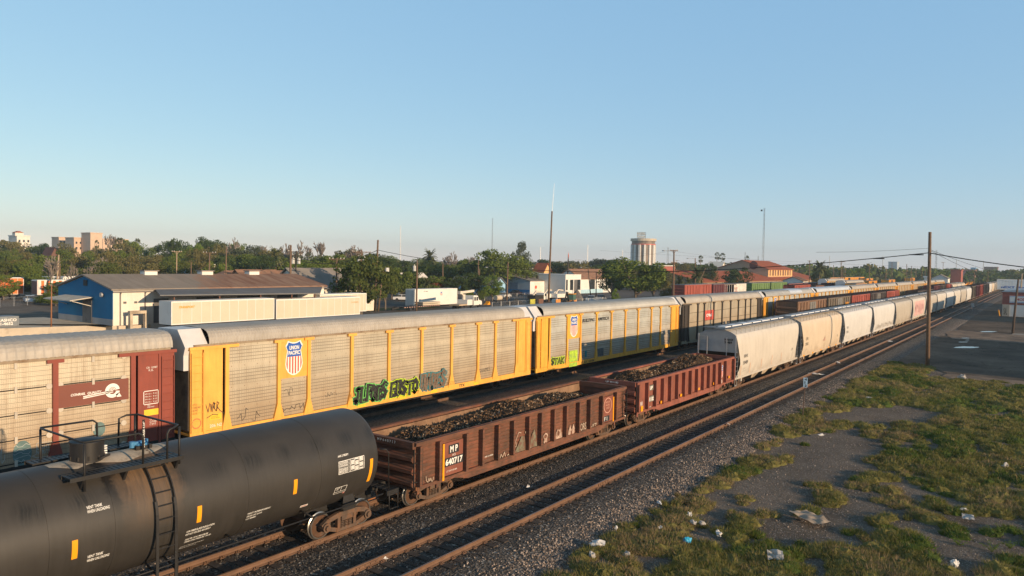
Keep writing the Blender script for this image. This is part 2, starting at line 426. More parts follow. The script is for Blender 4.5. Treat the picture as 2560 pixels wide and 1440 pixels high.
# ------------------------------------------------------------------ rolling stock: trucks
def make_truck(detail=True):
    """one freight truck: two cast side frames, bolster, springs; wheelsets are its sub-parts (local origin: truck centre on the rail top)"""
    b = MB()
    for s in (-1, 1):
        y0, y1 = (s*1.0-.06, s*1.0+.06)
        # side frame outline with its two triangular windows, as bars
        top = [(-1.02,.46),(-.75,.62),(-.35,.70),(.35,.70),(.75,.62),(1.02,.46)]
        for (xa, za), (xb, zb) in zip(top, top[1:]): b.bar((xa,s*1.0,za), (xb,s*1.0,zb), .13, .16)
        for q in (-1, 1):
            b.bar((q*1.0,s*1.0,.42), (q*.42,s*1.0,.22), .13, .13)
            b.bar((q*.34,s*1.0,.68), (q*.34,s*1.0,.2), .13, .12)
            b.cyl((q*.89, s*1.0-.13, .42), .15, .26, 'y', 12)
            b.cyl((q*.89, s*1.14-.06, .42), .09, .12, 'y', 10)
        b.bar((-.45,s*1.0,.2), (.45,s*1.0,.2), .15, .1)
        for q in (-.17, 0, .17):
            for k in range(4): b.cyl((q, s*1.0, .25+k*.055), .075, .03, 'z', 8)
        b.box(-.24, .24, y0-.02, y1+.02, .48, .62)
    b.box(-.18, .18, -1.05, 1.05, .5, .7)
    fm = b.mesh('truck', W['truck'])
    w = MB()
    for s in (-1, 1):
        f = s
        prof = [(.03,-.075),(.36,-.06),(.40,-.055),(.42,-.05),(.455,-.045),(.455,-.015),(.42,0),(.415,.085),(.37,.085),(.345,.05),(.16,.02),(.10,.06),(.03,.06)]
        n = 24; rings = []
        for k in range(n+1):
            a = 2*math.pi*k/n; rings.append([(r*math.cos(a), f*(.72+u), r*math.sin(a)) for r, u in prof])
        w.loft(rings, False, False); 
    nf = len(w.f); w.m = [1 if (i % 12) in (4, 5, 6, 7) else 0 for i in range(nf)]
    w.cyl((0,-.72,0), .085, 1.44, 'y', 10)
    wm = w.mesh('wheelset', [W['wheel'], W['tread']], 40)
    return fm, wm
TRUCK = make_truck()
def add_truck(root, x, fm=None):
    t = link('truck', TRUCK[0], root, (x, 0, 0))
    for q in (-.89, .89): link('wheelset', TRUCK[1], t, (q, 0, .42))
    return t
def coupler(b, x, s, m=0):
    b.box(min(x,x+s*.55), max(x,x+s*.55), -.09, .09, .74, .94, m); b.box(min(x+s*.5,x+s*.75), max(x+s*.5,x+s*.75), -.16, .14, .70, .98, m)
def ladder(b, x0, x1, y, z0, z1, n, r=.014, m=0):
    for x in (x0, x1): b.bar((x,y,z0), (x,y,z1), .045, .03, m)
    for i in range(n):
        z = z0+(z1-z0)*(i+.5)/n; b.tube([(x0,y,z),(x1,y,z)], r, 5, m)

# ------------------------------------------------------------------ autoracks (enclosed car carriers)
def autorack_panel(name, col, plain=False):
    """galvanised side sheets: rows of punched holes and ribs, lower parts browned by dust"""
    t = NT(name); v = t.coord(False); s = t.n('ShaderNodeSeparateXYZ'); t.l(v, s.inputs[0]); x, y, z = s.outputs
    c = t.mix(t.ramp(t.noise(v, .8, 5), .3, .7), k3(col, .84), k3(col, 1.12))
    fx = t.math('FLOOR', t.math('MULTIPLY', x, 1/2.86)); fz = t.math('FLOOR', t.math('MULTIPLY', t.math('SUBTRACT', z, .95), 1/1.02))
    wn = t.n('ShaderNodeTexWhiteNoise', noise_dimensions='2D'); cv = t.n('ShaderNodeCombineXYZ'); t.l(fx, cv.inputs[0]); t.l(fz, cv.inputs[1]); t.l(cv.outputs[0], wn.inputs['Vector'])
    c = t.mix(t.math('MULTIPLY', wn.outputs['Value'], .30), c, k3(col, .62))
    dz = t.math('ADD', z, t.ramp(t.noise(v, .7, 5), .3, .7, -.5, .5))
    c = t.mix(t.ramp(dz, 1.3, 3.6, .6, 0), c, (.33,.215,.115))
    sv = t.coord(False, (4, 4, .3))
    c = t.mix(t.math('MULTIPLY', t.ramp(t.noise(sv, 1, 5, .7), .5, .8), .45), c, (.24,.15,.085))
    if not plain:
        zz = t.math('FRACT', t.math('MULTIPLY', t.math('SUBTRACT', z, .95), 1/1.02))
        band = t.math('LESS_THAN', zz, .78)
        hl = t.math('LESS_THAN', t.math('FRACT', t.math('MULTIPLY', z, 1/.165)), .2)
        vl = t.math('MULTIPLY', t.math('LESS_THAN', t.math('FRACT', t.math('MULTIPLY', x, 1/.13)), .22), t.math('LESS_THAN', t.math('FRACT', t.math('MULTIPLY', z, 1/.055)), .55))
        k = t.math('MULTIPLY', t.math('MAXIMUM', t.math('MULTIPLY', hl, .6), t.math('MULTIPLY', vl, .5)), band)
        c = t.mix(k, c, (.05,.045,.035))
        rv = t.math('MULTIPLY', t.math('LESS_THAN', t.math('FRACT', t.math('MULTIPLY', x, 1/.72)), .06), t.math('MULTIPLY', t.math('GREATER_THAN', zz, .78), t.math('LESS_THAN', t.math('FRACT', t.math('MULTIPLY', zz, 7)), .3)))
        c = t.mix(t.math('MULTIPLY', rv, .7), c, (.13,.05,.02))
    t.base(c); t.b.inputs['Roughness'].default_value = .65; t.b.inputs['Metallic'].default_value = .1
    return t.mat
def perf_panel(name, col):
    t = NT(name); v = t.coord(False); s = t.n('ShaderNodeSeparateXYZ'); t.l(v, s.inputs[0]); x, y, z = s.outputs
    c = t.mix(t.ramp(t.noise(v, .8, 5), .3, .7), k3(col, .85), k3(col, 1.1))
    dz = t.math('ADD', z, t.ramp(t.noise(v, .9, 6), .3, .7, -.7, .7))
    c = t.mix(t.ramp(dz, 1.2, 3.9, .75, 0), c, (.30,.18,.095))
    sv = t.coord(False, (3, 3, .25)); c = t.mix(t.math('MULTIPLY', t.ramp(t.noise(sv, 1, 6, .75), .5, .75), .6), c, (.22,.12,.06))
    hole = t.math('MULTIPLY', t.math('LESS_THAN', t.math('FRACT', t.math('MULTIPLY', x, 1/.075)), .5), t.math('LESS_THAN', t.math('FRACT', t.math('MULTIPLY', z, 1/.06)), .45))
    hl = t.math('LESS_THAN', t.math('FRACT', t.math('MULTIPLY', z, 1/.19)), .16)
    c = t.mix(t.math('MAXIMUM', t.math('MULTIPLY', hole, .36), t.math('MULTIPLY', hl, .45)), c, (.05,.04,.03))
    t.base(c); t.b.inputs['Roughness'].default_value = .7
    return t.mat
P_GRID = autorack_panel('punched_side_sheet', (.52,.455,.345)); P_PLAIN = autorack_panel('ribbed_side_sheet', (.46,.46,.42), True)
P_PERF = perf_panel('perforated_side_sheet', (.60,.52,.39)); P_TAN = autorack_panel('dusty_side_sheet', (.42,.36,.27), True)
ROOF = M('galvanised_roof', (.43,.395,.35), .6, .1, .12, .8, (.33,.29,.24), .35, .6, streak=(.27,.22,.17), samt=.35)
ROOF2 = M('grey_roof', (.40,.40,.385), .55, .15, .1, .8, streak=(.3,.28,.25), samt=.3)
ROOF3 = M('new_bright_roof', (.62,.64,.66), .4, .3, .08, .8)
YEL = M('armour_yellow_paint', (.84,.42,.085), .5, 0, .1, 1.2, (.62,.24,.03), .32, .9, streak=(.50,.22,.05), samt=.3)
YEL2 = M('bright_yellow_paint', (.82,.41,.06), .5, 0, .1, 1.2, (.45,.22,.05), .35, 1.1, streak=(.30,.15,.05), samt=.4)
RED = M('oxide_red_paint', (.26,.062,.042), .55, 0, .12, 1.2, (.2,.055,.04), .4, .9, streak=(.16,.05,.035), samt=.35)
REDB = M('brown_red_paint', (.205,.07,.05), .6, 0, .06, 1)
BRN = M('brown_black_paint', (.05,.04,.033), .6, 0, .2, 1.2, (.10,.07,.05), .35, 1)
CHORD = M('stained_top_chord', (.34,.27,.19), .7, .1, .2, .7, (.19,.12,.07), .5, .7)
CAPW = M('white_end_cap', (.62,.61,.61), .5, 0, .07, 2)
DOORB = M('dirty_end_door', (.17,.13,.10), .8, 0, .2, 1, (.08,.06,.05), .5, 1)
BLUE = M('shield_blue', (.03,.11,.42), .5, 0, .08, 2)
SRED = M('shield_red', (.78,.11,.07), .5, 0, .08, 2)
CPRED = M('sign_red', (.56,.10,.075), .5, 0, .08, 2)
ROOFP = [(-1.52,5.06),(-1.52,5.2),(-1.49,5.36),(-1.41,5.52),(-1.27,5.65),(-1.05,5.735),(-.75,5.775),(0,5.80)]
ROOFP = ROOFP+[(-y, z) for y, z in ROOFP[-2::-1]]
def roof_mesh(x0, x1, pitch, amp=.022):
    b = MB(); rings = []; x = x0; i = 0
    step = pitch/4
    n = int((x1-x0)/step)
    for i in range(n+1):
        x = x0+(x1-x0)*i/n; o = amp if (i % 4) in (1, 2) else 0
        rings.append([(x, y*(1+o/1.5), z+o) for y, z in ROOFP])
    b.loft(rings, False); return b
def shield(root, x, z, w, h, y, name='shield_emblem'):
    """striped railway shield with its two-line name, centred on x, bottom at z"""
    P = [(0,0),(.16,.02),(.34,.09),(.46,.20),(.5,.33),(.47,.50),(.43,.62),(.40,.72),(.46,.80),(.50,.86),(.42,.93),(.36,1.0),(.22,.965),(.10,.95),(0,.945)]
    full = [(a, b) for a, b in P]+[(-a, b) for a, b in P[-2:0:-1]]
    b = MB()
    def flat(poly, d, m): b.add([(x+u*w, y-d, z+q*h) for u, q in poly], [tuple(range(len(poly)))], m)
    big = [(u*1.12, (q-.48)*1.08+.48) for u, q in full]
    flat(big, 0, 0)
    zs = .545
    def clipy(poly, keep_low):
        out = []
        for i, a in enumerate(poly):
            c = poly[(i+1) % len(poly)]
            ia = (a[1] <= zs) == keep_low; ic = (c[1] <= zs) == keep_low
            if ia: out.append(a)
            if ia != ic:
                t = (zs-a[1])/(c[1]-a[1]); out.append((a[0]+(c[0]-a[0])*t, zs))
        return out
    def clipx(poly, xa, xb):
        for lim, sg in ((xa, 1), (xb, -1)):
            out = []
            for i, a in enumerate(poly):
                c = poly[(i+1) % len(poly)]
                ia = (a[0]-lim)*sg >= 0; ic = (c[0]-lim)*sg >= 0
                if ia: out.append(a)
                if ia != ic:
                    t = (lim-a[0])/(c[0]-a[0]); out.append((lim, a[1]+(c[1]-a[1])*t))
            poly = out
            if not poly: return []
        return poly
    flat(clipy(full, False), .006, 1)
    low = clipy(full, True); n = 11
    for k in range(0, n, 2):
        q = clipx(low, -.5+k/n, -.5+(k+1)/n)
        if len(q) > 2: flat(q, .006, 2)
    o = b.build(name, [W['white'], BLUE, SRED], root)
    t = MB()
    for body, zz, ww in (('UNION', .76, .62), ('PACIFIC', .60, .74)):
        letters(t, body, x-ww*w/2, z+zz*h, .125*h, side_fn(y-.012), w=ww*w, off=.035)
    t.build('lettering', W['white'], o)
    return o
def autorack(X0, L, label, frame, panel, roofm, posts, roof_pitch=.2, ribbed=False, shield_at=None, base=.34, Y=Y4, capL=None, capR=None, sillm=None, near=True, group='auto carriers on the back train', wid=.2, capends=(1, 1)):
    root = thing('auto_carrier_car', label, 'railcar', (X0, Y, 0), 0, group)
    capL = capL or CAPW; sillm = sillm or frame
    e = 1.85
    roof_mesh(.95 if capends[0] else .1, L-.95 if capends[1] else L-.1, roof_pitch).build('roof', roofm, root)
    b = MB()
    for s in (-1, 1): b.box(.2, L-.2, s*1.49-.03, s*1.49+.03, 4.97, 5.075)
    b.build('top_chord', CHORD, root)
    # side sheets
    for s in (-1, 1):
        if s > 0 and not near: continue
        b = MB()
        if ribbed:
            prof = []; z = .98
            while z < 4.96:
                prof.append((1.43, z)); zz = (z-.98) % 1.0
                if zz < .68: prof += [(1.43, z+.03), (1.475, z+.075), (1.475, z+.11), (1.43, z+.155)]; z += .17
                else: z += .17
            prof.append((1.43, 4.98))
            b.loft([[(x, s*y, z) for y, z in prof] for x in (e, L-e)], False)
        else:
            b.add([(e,s*1.44,.98),(L-e,s*1.44,.98),(L-e,s*1.44,4.98),(e,s*1.44,4.98)], [(0,1,2,3)])
        b.build('side_panel', panel, root)
    # posts with tee caps and flared feet, on both sides
    for px in posts:
        for s in ((-1, 1) if near else (-1,)):
            b = MB(); q = wid/2
            b.box(px-q, px+q, s*1.5-.06, s*1.5+.06, 1.7, 4.86)
            b.box(px-.31, px+.31, s*1.52-.06, s*1.52+.06, 4.84, 4.98)
            poly = [(px-q,1.72),(px+q,1.72),(px+base,.86),(px-base,.86)]
            b.prism(poly, 'y', s*1.5-.065, s*1.5+.065)
            b.build('post', frame, root, fix=True)
    # end bays: tall door-side panels, ladders
    for sx, xa in ((1, 0.), (-1, L)):
        bx = lambda a, c, *r: b.box(min(xa+sx*a, xa+sx*c), max(xa+sx*a, xa+sx*c), *r)
        for s in (-1, 1):
            b = MB(); bx(.02, .62, s*1.46-.04, s*1.46+.04, .98, 4.84)
            bx(.72, 1.66, s*1.47-.04, s*1.47+.04, 1.0, 4.84)
            bx(.66, .76, s*1.5-.06, s*1.5+.06, .9, 4.86)
            bx(1.78, 1.98, s*1.5-.06, s*1.5+.06, 1.7, 4.86)
            bx(-.05, 2.5, s*1.52-.07, s*1.52+.07, 4.84, 4.98)
            b.prism([(xa+sx*1.78,1.72),(xa+sx*1.98,1.72),(xa+sx*2.16,.86),(xa+sx*1.62,.86)], 'y', s*1.5-.065, s*1.5+.065)
            b.build('end_panel', frame, root, fix=True)
        for s in (-1, 1):
            b = MB(); ladder(b, xa+sx*.06, xa+sx*.62, s*1.555, 1.0, 4.7, 10); b.build('ladder', frame, root)
        b = MB()
        b.box(min(xa+sx*.0, xa+sx*.3), max(xa+sx*.0, xa+sx*.3), -1.36, 1.36, 1.1, 3.9)
        b.build('end_door', DOORB, root)
        if not capends[0 if sx > 0 else 1]: continue
        b = MB(); prof = [(-1.47,4.97),(-1.36,5.12),(-.82,5.77),(.82,5.77),(1.36,5.12),(1.47,4.97)]
        pa = [(-1.34,3.9),(-1.34,4.6)]+prof+[(1.34,4.6),(1.34,3.9)]
        b.prism([(y, z) for y, z in pa], 'x', xa-sx*.22, xa+sx*.32)
        b.prism([(y, z) for y, z in prof], 'x', xa+sx*.32, xa+sx*.95)
        g2 = MB(); g2.prism([(y*1.008, z+.008) for y, z in prof], 'x', xa+sx*.94, xa+sx*.97); g2.build('seal', W['blackst'], root, fix=True)
        b.build('end_cap', capL if sx > 0 else (capR or capL), root, fix=True)
    b = MB()
    for s in (-1, 1): b.box(.0, L, s*1.47-.05, s*1.47+.05, .66, .99)
    b.box(0, L, -1.42, 1.42, .86, .96)
    b.build('side_sill', sillm, root)
    b = MB(); b.box(.2, L-.2, -.3, .3, .5, .86); b.box(6, L-6, -1.3, 1.3, .5, .66); coupler(b, .2, -1); coupler(b, L-.2, 1)
    b.build('underframe', W['dark'], root)
    add_truck(root, 2.6); add_truck(root, L-2.6)
    if shield_at:
        xa, xb = shield_at
        b = MB(); b.box(xa+.1, xb-.1, -1.49, -1.445, 2.95, 4.97); b.build('emblem_panel', frame, root)
        shield(root, (xa+xb)/2, 3.13, .98*(xb-xa)/1.9, 1.68, -1.5)
    return root

# the red car on the left
red = autorack(-9.3, 27.35, 'red framed car carrier with tan perforated panels and a swirling Q sign', RED, P_PERF, ROOF, [2.4,5.2,8.05,10.95,13.9,16.8,19.65,22.4], .32, sillm=W['dark'], capends=(1, 0))
for bay in ((11.05,13.8),(13.9,16.8),(16.8,19.65),(19.65,22.4),(22.4,25.3)):
    b = MB()
    for z in (3.93, 2.96, 2.0, 1.1):
        b.box(bay[0]+.12, bay[1]-.12, -1.455, -1.442, z-.02, z+.025)
    b.build('panel_gap', W['dark'], red)
    b = MB()
    for z in (4.86, 3.93, 2.96, 2.0, 1.1):
        xm = (bay[0]+bay[1])/2; b.box(xm-.05, xm+.05, -1.5, -1.45, z-.13, z+.13); b.cut()
        if bay[0] < 18: continue
        for q in (bay[0]+.2, bay[1]-.2): b.cyl((q, -1.475, z), .12, .03, 'y', 8); b.cut()
    b.build_each('panel_bracket', M('bracket_steel', (.5,.45,.38), .7), red)
b = MB(); b.box(22.5, 25.3, -1.485, -1.446, 3.0, 3.9); sgn = b.build('name_board', REDB, red)
def q_logo(x, z, r, y):
    b = MB(); n = 40; fn = lambda u, w: (x+u, y, z+w)
    def ring(r0_, r1_, a0, a1):
        k = 36; vs = []
        for i in range(k+1):
            a = rad(a0+(a1-a0)*i/k); vs += [fn(r0_*math.cos(a), r0_*math.sin(a)), fn(r1_*math.cos(a), r1_*math.sin(a))]
        b.add(vs, [(2*i, 2*i+1, 2*i+3, 2*i+2) for i in range(k)])
    ring(r*.50, r, 8, 352); ring(r*.32, r*.43, 0, 190); ring(r*.16, r*.26, 20, 190)
    b.add([fn(r*.45,-r*.6), fn(r*.9,-r*.35), fn(r*1.25,-r*.98), fn(r*.62,-r*.98)], [(3,2,1,0)])
    b.add([fn(-r*3.9,-r*.42), fn(r*.1,-r*.04), fn(r*.1,r*.07), fn(-r*3.9,-r*.28)], [(0,1,2,3)])
    b.add([fn(-r*3.9,-r*.64), fn(r*.1,-r*.26), fn(r*.1,-r*.15), fn(-r*3.9,-r*.50)], [(0,1,2,3)])
    return b
b = MB(); fb = q_logo(24.62, 3.45, .30, -1.492); b.v, b.f, b.m = fb.v, fb.f, fb.m
letters(b, 'CONRAIL  QUALITY', 22.98, 3.4, .12, side_fn(-1.492), w=1.2, off=.03, shear=.25, slope=.0)
b.build('lettering', W['white'], sgn)
b = MB(); b.box(25.95, 26.62, -1.522, -1.514, 2.15, 2.42); b.build('warning_sticker', W['yellowst'], red)
b = MB()
letters(b, 'CR 13947\n   R.2L', 26.05, 4.1, .2, side_fn(-1.52)); b.cut()
for k in range(4):
    letters(b, 'XM 15-1   R 5-2', 25.98, 3.08-.12*k, .06, side_fn(-1.52), w=.55)
for (xa, xb, za, zb) in ((25.92,26.6,3.22,3.25),(25.92,26.6,2.64,2.67),(25.92,25.95,2.64,3.25),(26.57,26.6,2.64,3.25)): b.box(xa, xb, -1.522, -1.514, za, zb)
b.cut(); letters(b, 'NO\nDRIVING', 26.1, 2.5, .12, side_fn(-1.52), w=.3)
b.cut(); letters(b, 'CR 13\nLD 91000\nLT 50-15', 26.2, 1.72, .3, side_fn(-1.52), w=.3)
b.build_each('lettering', W['white'], red)
# chalk and paint scribbles near the sill
teal = M('faded_teal_spray', (.12,.19,.19), .8, 0, .3, 3); pale = M('pale_line_spray', (.45,.47,.45), .8, 0, .15, 3)
b = MB()
def scribble(b, x, z, w, h, y, n, seed, t=.02, m=0):
    r = random.Random(seed); p = (x, z+h*r.random())
    for i in range(n):
        q = (x+w*(i+1)/n+r.uniform(-.08, .08)*w, z+h*r.random())
        dx, dz = q[0]-p[0], q[1]-p[1]; L = math.hypot(dx, dz) or 1; ox, oz = -dz/L*t/2, dx/L*t/2
        b.add([(p[0]+ox,y,p[1]+oz),(p[0]-ox,y,p[1]-oz),(q[0]-ox,y,q[1]-oz),(q[0]+ox,y,q[1]+oz)], [(0,1,2,3)], m); p = q
def strokes(b, segs, x, z, w, h, y, t=.03, m=0):
    for sg in segs:
        for a, c in zip(sg, sg[1:]):
            p = (x+a[0]*w, z+a[1]*h); q = (x+c[0]*w, z+c[1]*h); dx, dz = q[0]-p[0], q[1]-p[1]; L = math.hypot(dx, dz) or 1; ox, oz = -dz/L*t/2, dx/L*t/2
            ex, ez = dx/L*t/2, dz/L*t/2
            b.add([(p[0]+ox-ex,y,p[1]+oz-ez),(p[0]-ox-ex,y,p[1]-oz-ez),(q[0]-ox+ex,y,q[1]-oz+ez),(q[0]+ox+ex,y,q[1]+oz+ez)], [(0,1,2,3)], m)
def blob(b, x, z, rx, rz, y, m=0, n=18):
    b.add([(x+rx*math.cos(2*math.pi*k/n), y, z+rz*math.sin(2*math.pi*k/n)) for k in range(n)], [tuple(range(n))], m)
blob(b, 24.1, 1.9, .25, .3, -1.452, 0); b.cut(); blob(b, 21.25, 1.45, .33, .5, -1.452, 0)
for i in range(5): scribble(b, 20.95, 1.1+.15*i, .6, .12, -1.458, 7, 40+i, .016, 1)
b.cut(); scribble(b, 20.3, 1.05, .35, .8, -1.456, 9, 50, .016, 1)
b.cut(); letters(b, 'LiGHT\nWRiTE', 21.75, 1.3, .34, side_fn(-1.456), w=.5, m=1)
strokes(b, [[(0,.2),(.18,.3),(.2,1),(1,.95),(.95,0),(.2,.05),(0,.2)]], 21.6, 1.15, .75, .6, -1.456, .016, 1)
b.build_each('graffiti', [teal, pale], red)

# first yellow car
y1 = autorack(18.78, 27.7, 'yellow framed car carrier with green and black bubble graffiti along its sill', YEL, P_GRID, ROOF, [4.85,6.74,9.75,12.67,15.53,18.42,21.23,23.2], .155, shield_at=(4.85,6.74))
GRN = M('green_spray', (.16,.52,.13), .6, 0, .12, 3); LIM = M('lime_spray', (.47,.66,.03), .6, 0, .1, 3); BLK = M('black_spray', (.035,.035,.032), .5, 0, .3, 4)
TEAL = M('teal_spray', (.03,.20,.24), .6, 0, .15, 3); BRS = M('brown_spray_fill', (.16,.115,.085), .8, 0, .3, 6)
STROKE = {'J': [[(.35,.95),(.75,.95)],[(.6,.95),(.6,.25),(.45,.08),(.2,.12),(.12,.3)]], 'L': [[(.3,1),(.28,.1),(.8,.12)]], 'F': [[(.3,.05),(.35,.95),(.85,.9)],[(.35,.5),(.7,.52)]], 'O': [[(.5,.08),(.2,.3),(.2,.7),(.5,.95),(.8,.7),(.8,.3),(.5,.08)]], 'R': [[(.25,.05),(.28,.95),(.7,.9),(.78,.65),(.3,.48),(.85,.05)]], 'S': [[(.85,.85),(.5,.98),(.2,.78),(.45,.52),(.8,.35),(.55,.06),(.15,.15)]], 'E': [[(.8,.95),(.3,.9),(.25,.1),(.85,.1)],[(.28,.5),(.7,.5)]], 'U': [[(.25,1),(.22,.25),(.5,.06),(.78,.25),(.78,1)]], 'T': [[(.1,.92),(.9,.96)],[(.5,.92),(.5,.05)]], 'A': [[(.12,.05),(.5,.98),(.88,.05)],[(.3,.4),(.7,.4)]], 'D': [[(.25,.05),(.25,.95),(.65,.85),(.82,.5),(.65,.12),(.25,.05)]], 'K': [[(.25,.05),(.25,.98)],[(.85,.95),(.3,.5),(.85,.05)]], '!': [[(.5,.98),(.5,.4)],[(.5,.12),(.5,.1)]]}
def bubble(name, body, x, z, w, h, y, mo, mi, slope=0., outer=.14, inner=.05, root=None, line=None, hump=.0, seed=1):
    """fat overlapping bubble letters: an outline layer, a fill layer and a few thin inner lines"""
    r = random.Random(seed); n = len(body); lw = w/n; lay = []
    for i, ch in enumerate(body):
        ox, oz, kw, kh = x+i*lw+r.uniform(-.05,.05)*lw, z+r.uniform(0,.12)*h, lw*1.12, h*r.uniform(.86, 1.06)
        for sg in STROKE[ch]: lay.append([(ox+(a-.06)*kw+.12*(b_-.5)*kw, oz+b_*kh) for a, b_ in sg])
    b = MB()
    for wd, yy, m in ((inner*2+.17, y, 0), (inner*2+.07, y-.006, 1)):
        for sg in lay:
            strokes(b, [sg], 0, 0, 1, 1, yy, wd, m)
            for p in sg: blob(b, p[0], p[1], wd*.56, wd*.56, yy-.001, m)
    for sg in lay: strokes(b, [[(p[0]+inner*.9, p[1]-inner*.6) for p in sg[:3]]], 0, 0, 1, 1, y-.012, .018, 0)
    return b.build(name, [mo, mi], root)
bubble('graffiti', 'JLFORS', 9.95, .95, 2.5, .86, -1.57, GRN, BLK, inner=.085, root=y1, seed=4)
bubble('graffiti', 'EUSTO', 12.72, .93, 2.45, .88, -1.572, LIM, BLK, inner=.085, root=y1, seed=7)
bubble('graffiti', 'UADES', 15.42, 1.02, 2.35, .95, -1.574, TEAL, BRS, inner=.08, root=y1, seed=9)
b = MB()
Z0 = -1.525
strokes(b, [[(0,.9),(.18,.1),(.3,.95)],[(.36,.85),(.4,.12),(.46,.8)],[(.5,.1),(.56,.95),(.7,.85),(.56,.5),(.78,.1),(.9,.45)],[(.62,1.02),(.66,.4)],[(.8,.1),(.84,1),(.98,.85),(.84,.55),(1.05,.1),(1.35,-.25)],[(.1,-.45),(.5,-.2),(.9,-.3)]], .78, 1.82, .7, .48, Z0, .03)
b.cut(); scribble(b, 2.5, 1.15, .6, .6, -1.452, 6, 3, .022); scribble(b, 3.3, 1.0, .5, .5, -1.452, 5, 8, .022); b.cut(); scribble(b, 5.2, 2.0, .6, .45, -1.452, 6, 5, .02)
b.cut(); scribble(b, 5.0, 1.2, 1.5, .35, -1.452, 14, 6, .026); b.cut(); scribble(b, 7.9, 1.6, .8, .3, -1.452, 12, 9, .016)
b.cut(); letters(b, 'SHAMES', 21.5, 1.42, .28, side_fn(-1.452), w=1.2, off=-.02, slope=.05); b.cut(); letters(b, 'ASOLO', 18.0, 1.02, .24, side_fn(-1.57), w=.9, off=-.025)
b.cut(); letters(b, 'HITCH\nSTANDARD\nRO WD\nRO HB', .14, 1.85, .5, side_fn(-1.505), w=.4)
b.cut(); letters(b, 'CAUTION\nDOOR BALL', 1.05, 1.52, .12, side_fn(-1.522), w=.45)
b.cut(); letters(b, 'TTX', 19.2, .74, .18, side_fn(-1.53), w=.62, off=.03)
b.cut(); scribble(b, 9.55, 1.1, .35, .7, -1.57, 8, 14, .014)
b.build_each('graffiti', W['blackst'], y1)
b = MB(); b.box(.98, 1.6, -1.52, -1.512, 1.47, 1.72)
for xx in (10.2, 13.6, 16.4): b.cut(); b.box(xx, xx+.62, -1.532, -1.522, .70, .9)
b.cut(); b.box(20.8, 21.3, -1.532, -1.522, .7, .88); b.build_each('warning_sticker', W['yellowst'], y1)
b = MB(); letters(b, '206 N2', 1.0, 1.12, .14, side_fn(-1.522), w=.62); b.build('lettering', W['white'], y1)
b = MB(); n = 24
for k in range(n):
    a, c = 2*math.pi*k/n, 2*math.pi*(k+1)/n
    b.add([(.33+r*math.cos(t), -1.506, 1.42+r*math.sin(t)) for r, t in ((.2,a),(.24,a),(.24,c),(.2,c))], [(0,1,2,3)])
b.build('round_stencil', SRED, y1)

# second yellow car
y2 = autorack(47.2, 27.2, 'yellow framed car carrier with ribbed grey sides lettered BUILDING AMERICA', YEL2, P_PLAIN, ROOF2, [4.56,6.68,9.42,12.14,14.88,17.55,20.5,22.66], .17, True, (4.56,6.68), base=.24)
b = MB()
letters(b, 'BUILDING', 7.0, 4.2, .3, side_fn(-1.482), w=2.15, off=.02, shear=.28); letters(b, 'AMERICA', 9.62, 4.2, .3, side_fn(-1.482), w=2.05, off=.02, shear=.28)
b.cut(); letters(b, 'TTGX  160386', 6.9, .72, .18, side_fn(-1.53), w=2.2, off=.02)
b.build_each('lettering', W['blackst'], y2)
bubble('graffiti', 'STAK', 2.2, 1.0, 2.0, .5, -1.485, LIM, BLK, inner=.05, root=y2)
b = MB(); b.box(4.95, 6.3, -1.49, -1.478, 1.0, 1.95); b.cut(); b.box(4.9, 6.2, -1.545, -1.53, .62, .95)
b.cut(); b.box(7.55, 7.85, -1.49, -1.478, 1.2, 1.75, 1); b.cut(); b.box(9.5, 10.8, -1.49, -1.478, 1.05, 1.75, 2)
b.build_each('graffiti', [M('lime_spray_patch', (.40,.58,.04), .7, 0, .35, 5, (.25,.38,.10), .5, 4), TEAL, M('grey_buff_patch', (.10,.10,.10), .8, 0, .3, 4)], y2)
# brown car
br = autorack(75.3, 27.7, 'brown black framed car carrier with a square red name sign', BRN, P_TAN, ROOF, [1.75,4.5,6.45,9.45,12.25,15.2,18.05,20.8,22.9], .4, sillm=M('tan_sill', (.26,.22,.15), .8, 0, .2, 1), capL=M('grey_end_cap', (.45,.43,.41), .6), wid=.24)
b = MB(); b.box(6.56, 9.33, -1.5, -1.45, 2.92, 4.05); sg = b.build('name_board', CPRED, br)
b = MB(); letters(b, 'CP Rail', 7.1, 3.3, .36, side_fn(-1.506), w=1.7, off=.04); b.build('lettering', W['white'], sg)
b = MB()
for q, w_ in zip([2,4.5,6.45,9.45,12.25,15.2,18.05,20.8,22.9], [4.5,6.45,9.45,12.25,15.2,18.05,20.8,22.9,25.7]):
    for z in (3.95, 2.9): b.box(q+.1, w_-.1, -1.455, -1.44, z-.02, z+.02)
b.build('panel_gap', W['dark'], br)
# the rest of the train
PST = [4.5,7.3,10.1,12.9,15.7,18.5,21.3,23.8]
y3 = autorack(103.7, 27.4, 'yellow framed car carrier with a pale patch on its grey roof', YEL2, P_PLAIN, ROOF2, PST, .5, base=.24, shield_at=(4.5,6.6))
b = MB(); b.loft([[(x, y*1.012, z+.03) for y, z in ROOFP[1:-1]] for x in (13, 20)], False); b.build('roof_patch', ROOF3, y3)
y4 = autorack(132.1, 27.4, 'yellow framed car carrier with a new bright silver roof', YEL2, P_PLAIN, ROOF3, PST, .5, base=.24)
far5 = autorack(160.6, 27.4, 'tan car carrier coupled just beyond the silver roofed one', YEL2, P_TAN, ROOF, PST, .5, base=.24)
for i, lb in enumerate(('tan car carrier fifth from the far end of its train, dusty roof', 'tan car carrier fourth from the far end of its train', 'tan car carrier third from the far end, behind the dark gondola', 'tan car carrier last but one, left of the tall bare pole', 'tan car carrier at the far end of the train, by the white box')):
    dup(far5, (160.6+28.4*(i+1), Y4, 0), lb)
